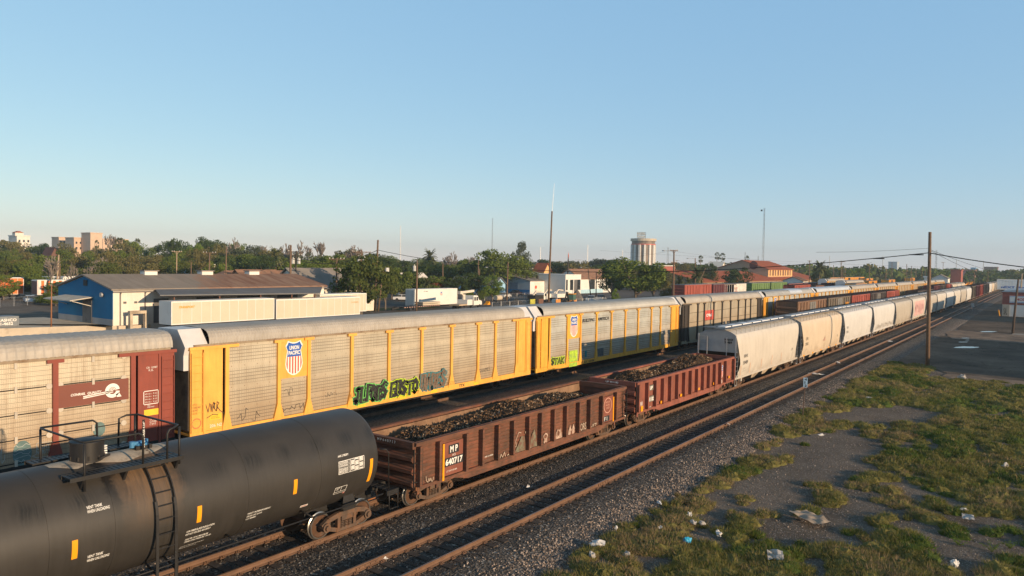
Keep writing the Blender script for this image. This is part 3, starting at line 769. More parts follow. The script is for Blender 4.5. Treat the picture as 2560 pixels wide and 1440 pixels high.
# ------------------------------------------------------------------ black tank car
TX, TZ, TR = 10.0, 2.38, 1.54
tank = thing('tank_car', 'black insulated tank car with railed top platform, curved ladder and orange stripes', 'tank car', (TX, Y2, 0))
t = NT('black_tank_paint'); v = t.coord(False); s = t.n('ShaderNodeSeparateXYZ'); t.l(v, s.inputs[0]); x, y, z = s.outputs
ang = t.math('ARCTAN2', t.math('SUBTRACT', z, TZ), t.math('MULTIPLY', y, -1))
def comb(a, b, c=0.):
    n = t.n('ShaderNodeCombineXYZ')
    for i, q in enumerate((a, b, c)):
        if isinstance(q, float): n.inputs[i].default_value = q
        else: t.l(q, n.inputs[i])
    return n.outputs[0]
M_ = t.math
wig = M_('ADD', x, t.ramp(t.noise(comb(M_('MULTIPLY', x, .7), ang), 2, 3), .3, .7, -.05, .05))
st = t.noise(comb(M_('MULTIPLY', wig, 9.), M_('MULTIPLY', ang, .8)), 1, 5, .7)
st2 = t.noise(comb(M_('MULTIPLY', wig, 28.), M_('MULTIPLY', ang, 1.1)), 1, 4, .7)
c = t.mix(t.ramp(t.noise(v, .9, 5), .3, .7), (.034,.031,.028), (.047,.042,.037))
c = t.mix(t.math('MULTIPLY', t.ramp(st, .45, .75), t.ramp(ang, .9, -.3, .15, .75)), c, (.024,.022,.019))
# soft scrubbed smudges in a row below the crown
cell = M_('ABSOLUTE', M_('SUBTRACT', M_('FRACT', M_('MULTIPLY', x, .86)), .5))
spot = M_('MULTIPLY', t.ramp(cell, .34, .12), t.ramp(M_('ABSOLUTE', M_('SUBTRACT', ang, .62)), .24, .05))
c = t.mix(M_('MULTIPLY', spot, t.ramp(st2, .42, .6, .15, .95)), c, (.013,.013,.012))
# brown rust-and-spill stain round the ladder and a black run beside it
nx = M_('ADD', x, t.ramp(t.noise(v, 1.6, 5), .3, .7, -.25, .25))
br_ = M_('MULTIPLY', M_('MULTIPLY', t.ramp(nx, -.95, -.45), t.ramp(nx, .75, .35)), t.ramp(ang, -.15, .75))
c = t.mix(M_('MULTIPLY', br_, t.ramp(st, .35, .65, .35, 1)), c, (.17,.105,.06))
run = M_('MULTIPLY', t.ramp(M_('ABSOLUTE', M_('SUBTRACT', nx, -1.0)), .2, .1), t.ramp(ang, .25, .8))
c = t.mix(M_('MULTIPLY', run, .9), c, (.012,.011,.011))
t.base(c); t.b.inputs['Roughness'].default_value = .5; t.b.inputs['Specular IOR Level'].default_value = .4
tank_m = t.mat
b = MB(); n = 72
prof = [(-8.27,.02),(-8.25,1.0),(-8.2,1.4),(-8.12,1.5),(-8.02,TR)]
for q in (-5.2, -2.6, -1.12, .3, 2.6, 5.2): prof += [(q-.012, TR), (q-.01, TR+.007), (q+.05, TR+.007), (q+.052, TR)]
prof += [(7.54,TR),(7.64,1.5),(7.72,1.4),(7.77,1.0),(7.79,.02)]
b.loft([[(px, r*math.cos(2*math.pi*k/n), TZ+r*math.sin(2*math.pi*k/n)) for k in range(n)] for px, r in prof], True)
b.build('tank_shell', tank_m, tank, 40)
def tank_fn(rr=TR+.008):
    # u: along the car (world x), w: height angle in metres of arc above the middle line
    return lambda u, w: (u-TX, -rr*math.cos(w/TR), TZ+rr*math.sin(w/TR))
def patch(b, xa, xb, a0, a1, rr=TR+.008, m=0, nseg=10):
    fn = tank_fn(rr); vs = []
    for i in range(nseg+1):
        w = TR*rad(a0+(a1-a0)*i/nseg); vs += [fn(xa, w), fn(xb, w)]
    b.add(vs, [(2*i, 2*i+1, 2*i+3, 2*i+2) for i in range(nseg)], m)
b = MB()
for xa in (7.87, 11.01, 14.14): patch(b, xa, xa+.13, -14, 3); b.cut()
patch(b, 17.24, 17.37, -28, 3); b.cut(); patch(b, 4.6, 4.73, -14, 3)
b.build_each('reflector_strip', W['orange'], tank)
b = MB(); fn = tank_fn(TR+.01); A = lambda d: TR*rad(d)
def tl(body, xx, a, h, w, **k): letters(b, body, xx, A(a), h, fn, w=w, off=.012, shear=.15, **k)
tl('VENT TANK', 8.27, 26.2, .075, .36); tl('WHEN UNLOADING', 8.27, 22.5, .075, .52)
b.cut()
tl('VENT TANK', 8.24, -17.5, .075, .36); tl('WHEN UNLOADING', 8.24, -21.5, .075, .52)
b.cut()
tl('4 IN FIBERGLASS INSULATION', 10.76, -22.5, .06, .82); tl('DO NOT EXCEED 400 DEG F', 10.76, -26, .06, .72)
b.cut()
tl('HEATER COILS MAXIMUM', 10.8, -33, .06, .66); tl('OPERATING PRESSURE 150 PSI', 10.8, -36.5, .06, .78)
b.cut()
tl('THIS CAR IS FITTED WITH VACUUM RELIEF', 10.75, -43, .03, .7); tl('SEE PLATE AT END OF CAR', 10.75, -46, .03, .5)
b.cut()
tl('PAINT: INTERIOR EPOXY', 12.62, -23, .055, .78); tl('GROSS CAP. 26 019', 12.62, -26.5, .055, .5); tl('LOT 800800', 12.62, -30, .055, .32)
b.cut()
tl('SERVICE EQUIPMENT', 12.9, -44, .025, .35); b.cut(); tl('AAR 219B00P1', 15.88, 14.5, .07, .44); b.cut()
def frame(xa, xb, a0, a1, tt=.014):
    for (p, q, r_, s_) in ((xa,xb,a0,a0+.5),(xa,xb,a1-.5,a1),(xa,xa+tt,a0,a1),(xb-tt,xb,a0,a1)): patch(b, p, q, r_, s_, TR+.01, 0, 6)
frame(15.88, 16.98, -6, 9.6)
for k in range(9):
    a = 7.8-1.62*k; patch(b, 15.88, 16.98, a+1.15, a+1.42, TR+.01, 0, 1)
    tl(('STATION STENCIL','QUALIFIED','TANK QUALIF.','THICKNESS','SERVICE EQUIP','PRD VALVE','LINING','88.B.2 INSP','STUB SILL')[k], 15.91, a, .034, .36)
    for xx, ww in ((16.4,.14),(16.58,.14),(16.77,.15)):
        if (k*7+int(xx*10)) % 4: patch(b, xx, xx+ww, a, a+.9, TR+.01, 0, 1)
for xx in (16.36, 16.55, 16.74): patch(b, xx, xx+.012, -6, 9.6, TR+.01, 0, 6)
b.cut(); frame(15.86, 16.36, -33, -23); patch(b, 15.86, 16.36, -30.5, -30, TR+.01); patch(b, 16.12, 16.135, -30, -23, TR+.01)
tl('COTS\n2011', 15.92, -27.5, .1, .15)
b.cut(); patch(b, 14.62, 14.9, -38.5, -35.2, TR+.009)
b.build_each('stencil_lettering', W['white'], tank)
b = MB(); patch(b, 14.65, 14.87, -37.6, -36.1, TR+.012); b.cut(); patch(b, 16.28, 16.36, -36, -33.5, TR+.012); b.build_each('placard', M('placard_pink', (.5,.2,.17), .6), tank)
b = MB()                                                    # pale sealing compound round the fittings
fn = tank_fn(TR+.006); vs = []; nn = 14; mm = 40
for i in range(mm+1):
    for k in range(nn+1):
        u = 7.95+2.95*i/mm; half = 25*(.75+.35*noise.noise((u*1.3, 0, 3)))*min(1, .35+4*min(i, mm-i)/mm)
        vs.append(fn(u, A(90+half*(2*k/nn-1))))
b.add(vs, [(i*(nn+1)+k, (i+1)*(nn+1)+k, (i+1)*(nn+1)+k+1, i*(nn+1)+k+1) for i in range(mm) for k in range(nn)])
b.build('sealant_patch', M('pale_sealant', (.46,.38,.29), .85, 0, .2, 2, (.10,.085,.075), .42, 1.3, rnd=False), tank, True)
b = MB(); cx = 8.9-TX
b.cyl((cx,0,3.82), .385, .53, n=28); b.cyl((cx,0,4.35), .40, .05, n=28); b.tube([(cx,0,4.40),(cx,0,4.44),(cx,0,4.455)], [.385,.22,.02], 28)
b.build('manway_dome', W['black'], tank, 40)
b = MB()
for k in range(10):
    a = 2*math.pi*k/10; b.box(cx+.39*math.cos(a)-.02, cx+.39*math.cos(a)+.02, .39*math.sin(a)-.02, .39*math.sin(a)+.02, 3.95, 4.05)
b.bar((cx+.1,-.46,3.98), (cx+.42,-.3,4.0), .05); b.build('dome_bolt', W['dark'], tank)
b = MB()
for k in range(4): b.box(cx+.33, cx+.40, -.22, -.14, 4.02+.06*k, 4.05+.06*k)
b.build('dome_marking', W['white'], tank)
BLV = M('blue_valve_paint', (.06,.22,.42), .5, 0, .2, 3)
b = MB(); vx = 10.3-TX; b.box(vx-.22, vx+.22, -.16, .16, 3.9, 4.02); b.build('valve_base', W['dark'], tank)
b = MB(); b.cyl((vx,0,4.02), .17, .06); b.box(vx-.3, vx+.1, -.06, .06, 4.04, 4.12); b.cyl((vx-.25,0,3.98), .07, .16); b.cyl((vx+.15,.05,4.0), .06, .14); b.build('valve', BLV, tank)
b = MB(); b.box(10.18-TX, 10.24-TX, -.3, -.28, 3.95, 4.75); pl = b.build('gauge_plate', W['black'], tank)
b = MB(); letters(b, '2% OUTAGE 4.24"', 10.235-TX, 4.0, .05, side_fn(-.305), w=.7, off=.02, rot=90); b.build('lettering', W['white'], pl)
b = MB()                                                    # platform round the dome
for (xa, xb, ya, yb) in ((7.95,10.78,-1.25,-.8), (7.95,10.78,.8,1.25), (10.4,10.78,-.8,.8)):
    x_ = xa
    nb = 24 if xb-xa > 1 else 5
    for k in range(nb):
        w_ = (xb-xa)/nb; b.box(xa-TX+k*w_+.012, xa-TX+(k+1)*w_-.012, ya, yb, 3.80, 3.83)
    b.box(xa-TX, xb-TX, ya-.02, ya, 3.74, 3.84); b.box(xa-TX, xb-TX, yb, yb+.02, 3.74, 3.84)
for xx in (8.28, 9.3, 10.66):
    for s in (-1, 1): b.add([(xx-TX-.03,s*1.25,3.75),(xx-TX+.03,s*1.25,3.75),(xx-TX+.03,s*1.0,3.35),(xx-TX-.03,s*1.0,3.35),(xx-TX-.03,s*.75,3.75),(xx-TX+.03,s*.75,3.75)], [(0,1,2,3),(0,3,4),(1,5,2),(3,2,5,4)])
b.build('platform', W['black'], tank)
b = MB(); T = lambda *p: (p[0]-TX, p[1], p[2])
def arc(p, q, r_, up_=True): return [p, q]
b.tube([T(8.3,-1.2,3.45), T(8.3,-1.2,4.6)], .03, 6); b.tube([T(8.3,1.2,3.45), T(8.3,1.2,4.6)], .03, 6)
b.tube([T(9.72,-1.2,3.8), T(9.72,-1.2,4.5), T(9.68,-1.2,4.58), T(9.6,-1.2,4.62), T(8.3,-1.2,4.64), T(8.27,-1.1,4.64), T(8.27,1.1,4.64), T(8.3,1.2,4.64), T(9.6,1.2,4.62), T(9.7,1.2,4.54), T(9.72,1.2,3.8)], .028, 7)
b.tube([T(10.36,-1.2,3.7), T(10.36,-1.2,4.48), T(10.42,-1.2,4.58), T(10.55,-1.2,4.62), T(10.74,-1.05,4.63), T(10.74,1.05,4.63), T(10.5,1.2,4.62), T(10.3,1.2,4.56), T(10.28,1.2,3.8)], .028, 7)
b.tube([T(10.72,-1.15,3.6), T(10.72,-1.15,4.6)], .03, 6); b.tube([T(10.72,1.15,3.6), T(10.72,1.15,4.6)], .03, 6); b.tube([T(8.3,1.2,4.2), T(9.72,1.2,4.2)], .02, 6)
b.build('safety_railing', W['black'], tank, True)
b = MB()                                                    # ladder that follows the shell, then hangs straight
pathL = [(TR+.1, a) for a in range(60, -1, -6)]
for xx in (9.86, 10.36):
    pts = [T(xx, -r_*math.cos(rad(a)), TZ+r_*math.sin(rad(a))) for r_, a in pathL]+[T(xx,-TR-.1,.42)]
    for p, q in zip(pts, pts[1:]): b.bar(p, q, .03, .075)
for a in (50, 38, 25, 13, 1): r_ = TR+.1; b.tube([T(9.86,-r_*math.cos(rad(a)),TZ+r_*math.sin(rad(a))), T(10.36,-r_*math.cos(rad(a)),TZ+r_*math.sin(rad(a)))], .014, 5)
for z in (2.02, 1.66, 1.3, .94, .6): b.tube([T(9.86,-TR-.1,z), T(10.36,-TR-.1,z)], .014, 5)
for xx in (9.86, 10.36): b.bar(T(xx,-TR-.1,1.0), T(xx,-1.0,1.2), .03, .05)
b.bar(T(9.86,-TR-.1,.5), T(9.4,-1.0,1.1), .04); b.bar(T(10.36,-TR-.1,.5), T(10.8,-1.0,1.1), .04)
b.build('side_ladder', W['black'], tank)
b = MB()
b.tube([T(2.2,-1.5,1.11), T(17.9,-1.5,1.11)], .026, 6); b.tube([T(2.2,1.5,1.11), T(17.9,1.5,1.11)], .026, 6)
for xx in (5, 8, 12.3, 14.9):
    for s in (-1, 1): b.bar(T(xx,s*1.5,1.11), T(xx-.15,s*1.0,1.28), .05, .03)
b.build('side_grab_rail', W['black'], tank, True)
b = MB()
for s, xe in ((1, 18.1), (-1, 1.9)):
    b = MB()
    a = min(xe-s*2.6, xe+s*.35); c_ = max(xe-s*2.6, xe+s*.35)
    b.box(a-TX, c_-TX, -.33, .33, .62, 1.02); b.box(xe-s*1.4-.25-TX, xe-s*1.4+.25-TX, -1.15, 1.15, .8, 1.05)
    b.box(min(xe,xe+s*.55)-TX, max(xe,xe+s*.55)-TX, -1.5, -1.42, .98, 1.14); b.box(min(xe,xe+s*.55)-TX, max(xe,xe+s*.55)-TX, 1.42, 1.5, .98, 1.14)
    for q in (-1, 1): b.add([(xe-s*1.7-TX,q*1.15,.9),(xe-s*1.1-TX,q*1.15,.9),(xe-s*1.25-TX,q*1.05,1.55),(xe-s*1.55-TX,q*1.05,1.55)], [(0,1,2,3)])
    coupler(b, xe+s*.35-TX, s)
    b.build('stub_sill', W['black'], tank)
b = MB()
for k in range(9): b.box(18.24-TX, 18.66-TX, -1.42+k*.3, -1.42+k*.3+.2, 1.08, 1.12)
b.box(18.62-TX, 18.68-TX, -1.48, 1.42, 1.0, 1.14); b.build('end_platform', W['black'], tank)
b = MB()
b.tube([T(17.9,-1.3,2.62), T(18.1,-1.42,2.6), T(18.2,-1.44,2.45), T(18.22,-1.45,1.14)], .02, 7)
b.bar(T(18.2,-1.5,1.1), T(18.2,-1.5,.5), .02, .04); b.bar(T(18.62,-1.5,1.1), T(18.62,-1.5,.5), .02, .04); b.bar(T(18.2,-1.5,.5), T(18.62,-1.5,.5), .1, .02); b.bar(T(18.15,-1.5,.98), T(18.66,-1.5,.98), .03)
b.build('end_step', W['black'], tank, True)
b = MB(); b.box(18.2-TX, 18.5-TX, .2, .7, .62, .98); b.tube([T(18.3,.1,.7), T(18.35,-.3,.55), T(18.6,-.4,.6)], .04, 6); b.build('brake_gear', M('rust_orange_gear', (.32,.13,.05), .8, 0, .3, 3), tank)
add_truck(tank, 16.68-TX); add_truck(tank, 3.3-TX)

# ------------------------------------------------------------------ gondolas with scrap
def gondola_mat(name, col, col2, ripple=True):
    t = NT(name); v = t.coord(False); s = t.n('ShaderNodeSeparateXYZ'); t.l(v, s.inputs[0])
    c = t.mix(t.ramp(t.noise(v, 1.1, 6), .3, .7), k3(col, .75), k3(col, 1.2))
    c = t.mix(t.ramp(t.noise(v, .8, 8, .75), .44, .62, 0, .85), c, col2)
    if ripple:
        hv = t.coord(False, (1.3, 1.3, 14)); hn = t.noise(hv, 1, 4, .6)
        c = t.mix(t.ramp(hn, .52, .66, 0, .55), c, (.27,.085,.05)); c = t.mix(t.ramp(hn, .48, .36, 0, .45), c, (.08,.05,.036))
        rv = t.coord(False, (2.2, 2.2, .5)); c = t.mix(t.ramp(t.noise(rv, 1, 5, .7), .62, .75, 0, .55), c, (.30,.12,.03))
        t.bump(hn, .5, .03)
    else:
        sv = t.coord(False, (4, 4, .4)); c = t.mix(t.ramp(t.noise(sv, 1, 5, .7), .5, .75, 0, .5), c, (.12,.05,.035))
        t.bump(t.noise(v, 5, 4), .3, .02)
    t.base(c); t.b.inputs['Roughness'].default_value = .8; t.b.inputs['Specular IOR Level'].default_value = .2
    return t.mat
G1 = gondola_mat('rusted_brown_side', (.175,.08,.052), (.08,.05,.037)); G2 = gondola_mat('oxide_red_side', (.285,.10,.07), (.19,.075,.055), False)
GIN = M('scraped_interior', (.27,.165,.10), .8, .1, .25, 1, (.15,.08,.05), .45, .8, streak=(.12,.07,.045), samt=.5)
SCR = [M('dark_scrap', (.055,.04,.03), .95, 0, .4, 8, spec=.05), M('brown_scrap', (.17,.098,.055), .95, 0, .4, 8, spec=.05), M('tan_scrap', (.29,.195,.125), .95, 0, .4, 8, spec=.05), M('bright_scrap', (.48,.40,.31), .8, 0, .3, 8, spec=.1)]
def gondola(x0, L, label, mt, ribs, seed, corr, zt=2.56):
    root = thing('gondola_car', label, 'gondola', (x0, Y2, 0), 0, 'scrap gondolas behind the tank car')
    H2 = 1.42
    for s in (-1, 1):
        b = MB()
        if corr:
            pr = []; z = .78
            while z < 2.44: pr += [(H2, z), (H2+.014, z+.05), (H2+.014, z+.09), (H2, z+.14)]; z += .15
            b.loft([[(x, s*y, z) for y, z in pr] for x in (0, L)], False)
        else: b.box(0, L, s*H2-.02, s*H2+.02, .78, 2.45)
        b.box(.02, L-.02, s*(H2-.05)-.02, s*(H2-.05)+.02, .8, zt-.1, 1)
        b.box(-.02, L+.02, s*(H2+.03)-.1, s*(H2+.03)+.1, zt-.13, zt)
        b.prism([(.0,.82),(2.2,.82),(3.0,.62),(L-3.0,.62),(L-2.2,.82),(L,.82),(L,.95),(0,.95)], 'y', s*(H2+.06)-.05, s*(H2+.06)+.05)
        b.build('side_wall', [mt, GIN], root)
    for rx, w_ in ribs:
        for s in (-1, 1):
            b = MB(); y0, y1 = sorted((s*(H2+.0), s*(H2+.24)))
            b.box(rx-w_/2, rx+w_/2, y0, y1, .95, zt-.13); y2_ = s*(H2+.1); b.box(rx-w_/2, rx+w_/2, min(s*(H2+.02), y2_), max(s*(H2+.02), y2_), .66, .95)
            b.build('side_post', mt, root)
    for xa, s in ((0, -1), (L, 1)):
        b = MB(); q = .13
        b.box(min(xa,xa-s*.06), max(xa,xa-s*.06), -H2, H2, .8, zt-.02)
        for z in (1.05, 1.5, 1.95): b.prism([(xa,z-.16),(xa+s*q,z-.06),(xa+s*q,z+.06),(xa,z+.16)], 'y', -H2, H2)
        b.box(min(xa-s*.1,xa+s*.1), max(xa-s*.1,xa+s*.1), -H2-.02, H2+.02, zt-.24, zt+.01)
        b.build('end_wall', mt, root, fix=True)
        b = MB(); ladder(b, xa-s*.12-.22, xa-s*.12+.22, -H2-.1, .95, 2.35, 4, .012); b.build('ladder', W['dark'], root)
    b = MB(); b.box(.05, L-.05, -1.36, 1.36, .82, .95); b.box(.1, L-.1, -.3, .3, .55, .82); coupler(b, .1, -1); coupler(b, L-.1, 1)
    b.build('underframe', W['dark'], root)
    add_truck(root, 1.5); add_truck(root, L-1.5)
    # the load
    r = random.Random(seed)
    def hz(x, y):
        m = 0
        for cx, a in mounds: m += a*math.exp(-((x-cx)/1.7)**2)
        e = min(1, (1.38-abs(y))/.7)*min(1, (min(x, L-x)+.1)/1.6)
        return 1.62+(.35+m)*max(0, e)**.7+.09*noise.noise((x*1.6, y*1.6, seed))+.05*noise.noise((x*5, y*5, seed))
    mounds = [(2.2, .45), (5.6, .38), (8.6, .62), (12.2, .5), (L-1.8, .1)] if seed == 1 else [(2.6, .68), (5.0, .4), (8.2, .5), (11.2, .75), (13.0, .5)]
    b = MB(); nx, ny = 110, 22
    vs = [(.1+(L-.2)*i/nx, -1.36+2.72*j/ny, hz(.1+(L-.2)*i/nx, -1.36+2.72*j/ny)) for j in range(ny+1) for i in range(nx+1)]
    b.add(vs, [(j*(nx+1)+i, j*(nx+1)+i+1, (j+1)*(nx+1)+i+1, (j+1)*(nx+1)+i) for j in range(ny) for i in range(nx)])
    for k in range(9000):
        x, y = r.uniform(.15, L-.15), r.uniform(-1.34, 1.34); z = hz(x, y)+.015
        e = 1-abs(y)/1.4
        sz = r.uniform(.03, .085); m = r.choices((0,1,2,3), (4.5, 4.6, 2.8, .4))[0]
        u = Vector((r.gauss(0,1), r.gauss(0,1), r.gauss(0,.8))).normalized(); w_ = u.cross(Vector((r.gauss(0,1), r.gauss(0,1), r.gauss(0,1)))).normalized()
        p = Vector((x, y, z)); b.add([p-u*sz, p+w_*sz*.5, p+u*sz, p-w_*sz*.5+u*sz*.2], [(0,1,2,3)], m)
    ld = b.build('scrap_load', SCR, None, loc=(x0, Y2, 0))
    tag(ld, 'dark heap of shredded scrap metal filling the ' + ('rusty brown gondola nearest the tank car' if seed == 1 else 'red gondola in front of the grey hopper'), 'scrap', 'scrap heaps in the gondolas'); ld['kind'] = 'stuff'
    return root
ga = gondola(19.5, 16.45, 'rusty brown gondola numbered 640717 with corrugated sides and faded graffiti', G1, [(.14,.12),(1.2,.13)]+[(q,.13) for q in (2.78,3.8,4.85,5.93,7.08,8.06,9.13,10.2,11.38,12.44,13.68,15.2)], 1, True)
YS = -1.52
b = MB(); b.box(1.56, 2.66, YS+.0, YS+.02, 1.0, 2.25, 0); b.box(1.8, 2.4, YS-.012, YS, 1.8, 2.14, 1); b.box(1.58, 2.66, YS-.012, YS, 1.34, 1.67, 1); b.cut(); b.box(13.86, 15.0, YS, YS+.02, .98, 2.3, 0); b.box(13.9, 14.6, YS-.012, YS, 1.02, 1.3, 1)
b.build_each('number_panel', [M('reddish_patch', (.22,.075,.05), .7, 0, .2, 2), W['blackst']], ga)
b = MB(); letters(b, 'M P', 1.88, 1.85, .25, side_fn(YS-.016), w=.44, off=.03); letters(b, '640717', 1.62, 1.38, .25, side_fn(YS-.016), w=1.0, off=.03); letters(b, 'ACS', 2.0, 1.70, .08, side_fn(YS-.016), w=.2)
letters(b, 'LT WT 69100', 1.7, 1.12, .06, side_fn(YS-.004), w=.6); letters(b, 'CAPY 210000', 4.0, 1.2, .06, side_fn(YS-.0), w=.6); letters(b, 'F I', 14.05, 1.06, .2, side_fn(YS-.016), w=.3)
letters(b, 'M P 6 4 0 7 1 7', 0, 0, .1, lambda u, w_: (-.112, .35-u*1.0, 2.42+w_), w=.95, off=.02)
b.build('lettering', W['white'], ga)
b = MB(); n = 40
for r1, r2 in ((.36,.40),):
    for k in range(n):
        a, c_ = 2*math.pi*k/n, 2*math.pi*(k+1)/n
        b.add([(14.42+r_*math.cos(q)*1.05, YS-.004, 1.83+r_*math.sin(q)) for r_, q in ((r1,a),(r2,a),(r2,c_),(r1,c_))], [(0,1,2,3)])
letters(b, 'MISSOURI', 14.18, 1.95, .1, side_fn(YS-.004), w=.46); letters(b, 'PACIFIC', 14.2, 1.8, .1, side_fn(YS-.004), w=.42); letters(b, 'LINES', 14.25, 1.65, .1, side_fn(YS-.004), w=.34)
b.build('round_emblem', M('faded_red_line', (.62,.33,.25), .7), ga)
b = MB(); b.box(1.45, 1.55, -1.54, -1.525, .85, 2.25)
for xx, za, zb in ((4.99,1.5,2.0),(8.2,1.2,1.75),(10.34,1.75,2.1),(12.58,1.65,2.1),(15.02,.9,2.2)): b.cut(); b.box(xx-.05, xx+.05, -1.54, -1.525, za, zb)
b.build_each('yellow_strip', W['orange'], ga)
b = MB(); yg = -1.475
PG, PW, PL = M('faded_green_spray', (.19,.19,.135), .8, 0, .25, 3, (.15,.075,.05), .55, 4), M('faded_pink_spray', (.48,.35,.28), .8, 0, .25, 3, (.18,.085,.055), .5, 4), M('cream_spray_line', (.52,.42,.33), .8, 0, .2, 3)
b.add([(5.9,yg,.68),(8.3,yg,.68),(8.3,yg,.82),(7.95,yg,.9),(7.85,yg,1.35),(7.7,yg,1.75),(7.5,yg,1.5),(7.3,yg,1.0),(7.05,yg,1.0),(6.95,yg,1.55),(6.7,yg,1.6),(6.4,yg,1.2),(6.15,yg,.9)], [tuple(range(13))], 0)
for xx in (8.62, 9.6, 9.9, 10.75, 11.05): b.add([(xx-.17,yg,.72),(xx+.17,yg,.72),(xx+.13,yg,1.2),(xx+.02,yg,1.42),(xx-.13,yg,1.15)], [(0,1,2,3,4)], 1)
for xx, zz, rx, rz in ((8.62,1.25,.19,.15),(8.62,.92,.15,.12),(9.72,1.2,.17,.2),(9.7,.85,.1,.1),(10.9,1.0,.13,.2)):
    blob(b, xx, zz, rx, rz, yg-.004, 1); blob(b, xx, zz, rx*.6, rz*.6, yg-.008, 3); 
strokes(b, [[(0,.1),(.15,.9),(.3,.5),(.45,1),(.6,.2),(.8,.7),(1,.1)]], 5.1, .72, .8, .45, yg-.004, .03, 2)
strokes(b, [[(0,0),(.05,.4),(.15,.45),(.12,.65),(.22,.95),(.3,.9)],[(.45,.9),(.5,.6),(.62,.5),(.66,.1),(1,.12)]], 6.0, .72, 2.2, 1.15, yg-.004, .025, 2)
letters(b, 'NORS', 11.5, .95, .35, side_fn(yg-.004), w=.8, off=0, m=2); letters(b, 'SNIZ', 12.55, .82, .28, side_fn(yg-.004), w=.8, off=.0, m=2); b.cut(); scribble(b, .55, .95, .4, .35, yg-.05, 8, 77, .02, 2)
b.build_each('graffiti', [PG, PW, PL, G1], ga)
gb = gondola(37.3, 15.75, 'oxide red ribbed gondola numbered 951182 in front of the first grey hopper', G2, [(.08,.16)]+[(1.22+1.055*k,.13) for k in range(13)]+[(15.6,.16)], 2, False, 2.6)
b = MB(); b.box(1.5, 2.05, YS-.03, YS-.02+.05, 1.95, 2.25); b.cut(); b.box(1.36, 2.12, YS-.03, YS+.03, 1.3, 1.62); b.build_each('number_panel', M('grey_green_patch', (.16,.15,.12), .8, 0, .2, 3), gb)
b = MB(); letters(b, 'UP', 1.58, 2.0, .2, side_fn(YS-.036), w=.36, off=.04); letters(b, '951182', 1.39, 1.34, .22, side_fn(YS-.036), w=.7, off=.03); letters(b, 'LT 70', 1.6, .95, .08, side_fn(YS-.0), w=.25); letters(b, 'UP 951182', 0, 0, .1, lambda u, w_: (-.112, .4-u, 2.44+w_), w=.8, off=.02)
letters(b, 'NV', .25, 1.25, .25, side_fn(YS-.1), w=.28); letters(b, '2S', .3, .95, .25, side_fn(YS-.1), w=.2); letters(b, 'WB', 13.1, .95, .25, side_fn(YS), w=.3, off=.02)
b.build('lettering', W['white'], gb)
shield(gb, 13.35, 1.35, .5, .85, YS+.04)
b = MB()
for xx, zz in ((.3,.95),(14.6,1.15),(3.1,.98),(6.0,1.0),(8.9,1.02),(11.6,1.05)): b.cut(); b.box(xx, xx+.26, YS-.03 if xx > 1 else -1.64, YS+.0 if xx > 1 else -1.61, zz, zz+.16 if xx > 1 else zz+.3)
b.build_each('yellow_strip', W['orange'], gb)

# ------------------------------------------------------------------ covered hoppers
HOPW = {}
def hop_mat(name, col, dirt, amt):
    t = NT(name); v = t.coord(True); s = t.n('ShaderNodeSeparateXYZ'); tc = t.n('ShaderNodeTexCoord'); t.l(tc.outputs['Object'], s.inputs[0])
    c = t.mix(t.ramp(t.noise(v, .6, 5), .3, .7), k3(col, .92), k3(col, 1.05))
    sv = t.coord(True, (2.2, 2.2, .25)); c = t.mix(t.ramp(t.noise(sv, 1, 6, .7), .48, .78, 0, amt), c, dirt)
    dz = t.math('ADD', s.outputs[2], t.ramp(t.noise(v, 1.2, 6), .3, .7, -.5, .5)); c = t.mix(t.ramp(dz, .8, 1.6, amt, 0), c, dirt)
    seam = t.math('LESS_THAN', t.math('FRACT', t.math('MULTIPLY', t.math('ADD', s.outputs[0], .6), 1/2.45)), .006)
    c = t.mix(t.math('MULTIPLY', seam, .35), c, k3(col, .4))
    t.base(c); t.b.inputs['Roughness'].default_value = .5; t.b.inputs['Specular IOR Level'].default_value = .35
    return t.mat
HG = hop_mat('light_grey_hopper_paint', (.58,.53,.46), (.32,.27,.22), .35); HC = hop_mat('cream_hopper_paint', (.62,.51,.38), (.36,.26,.17), .4)
HW = hop_mat('white_hopper_paint', (.62,.60,.57), (.42,.38,.34), .3); HD = hop_mat('dull_tan_hopper_paint', (.47,.42,.35), (.30,.24,.18), .5)
HEND = M('hopper_end_grey', (.33,.33,.33), .6, 0, .1, 1.5, (.2,.19,.18), .4, 1); HDK = M('hopper_dark_end', (.055,.045,.04), .8, 0, .3, 2)
HBOT = M('hopper_chute', (.48,.38,.27), .75, 0, .25, 1.5, (.16,.12,.09), .45, 1); HTR = M('white_hatch', (.75,.75,.76), .5, 0, .06, 1); HRB = M('roof_walk', (.17,.17,.175), .7, .2, .15, 2)
ROW = [(.95,1.36,.5),(1.15,1.40,.62),(1.5,1.47,.82),(1.9,1.52,.9),(2.3,1.54,.78),(2.8,1.55,.5),(3.3,1.54,.28),(3.7,1.5,.18),(3.95,1.44,.15),(4.12,1.34,.15)]
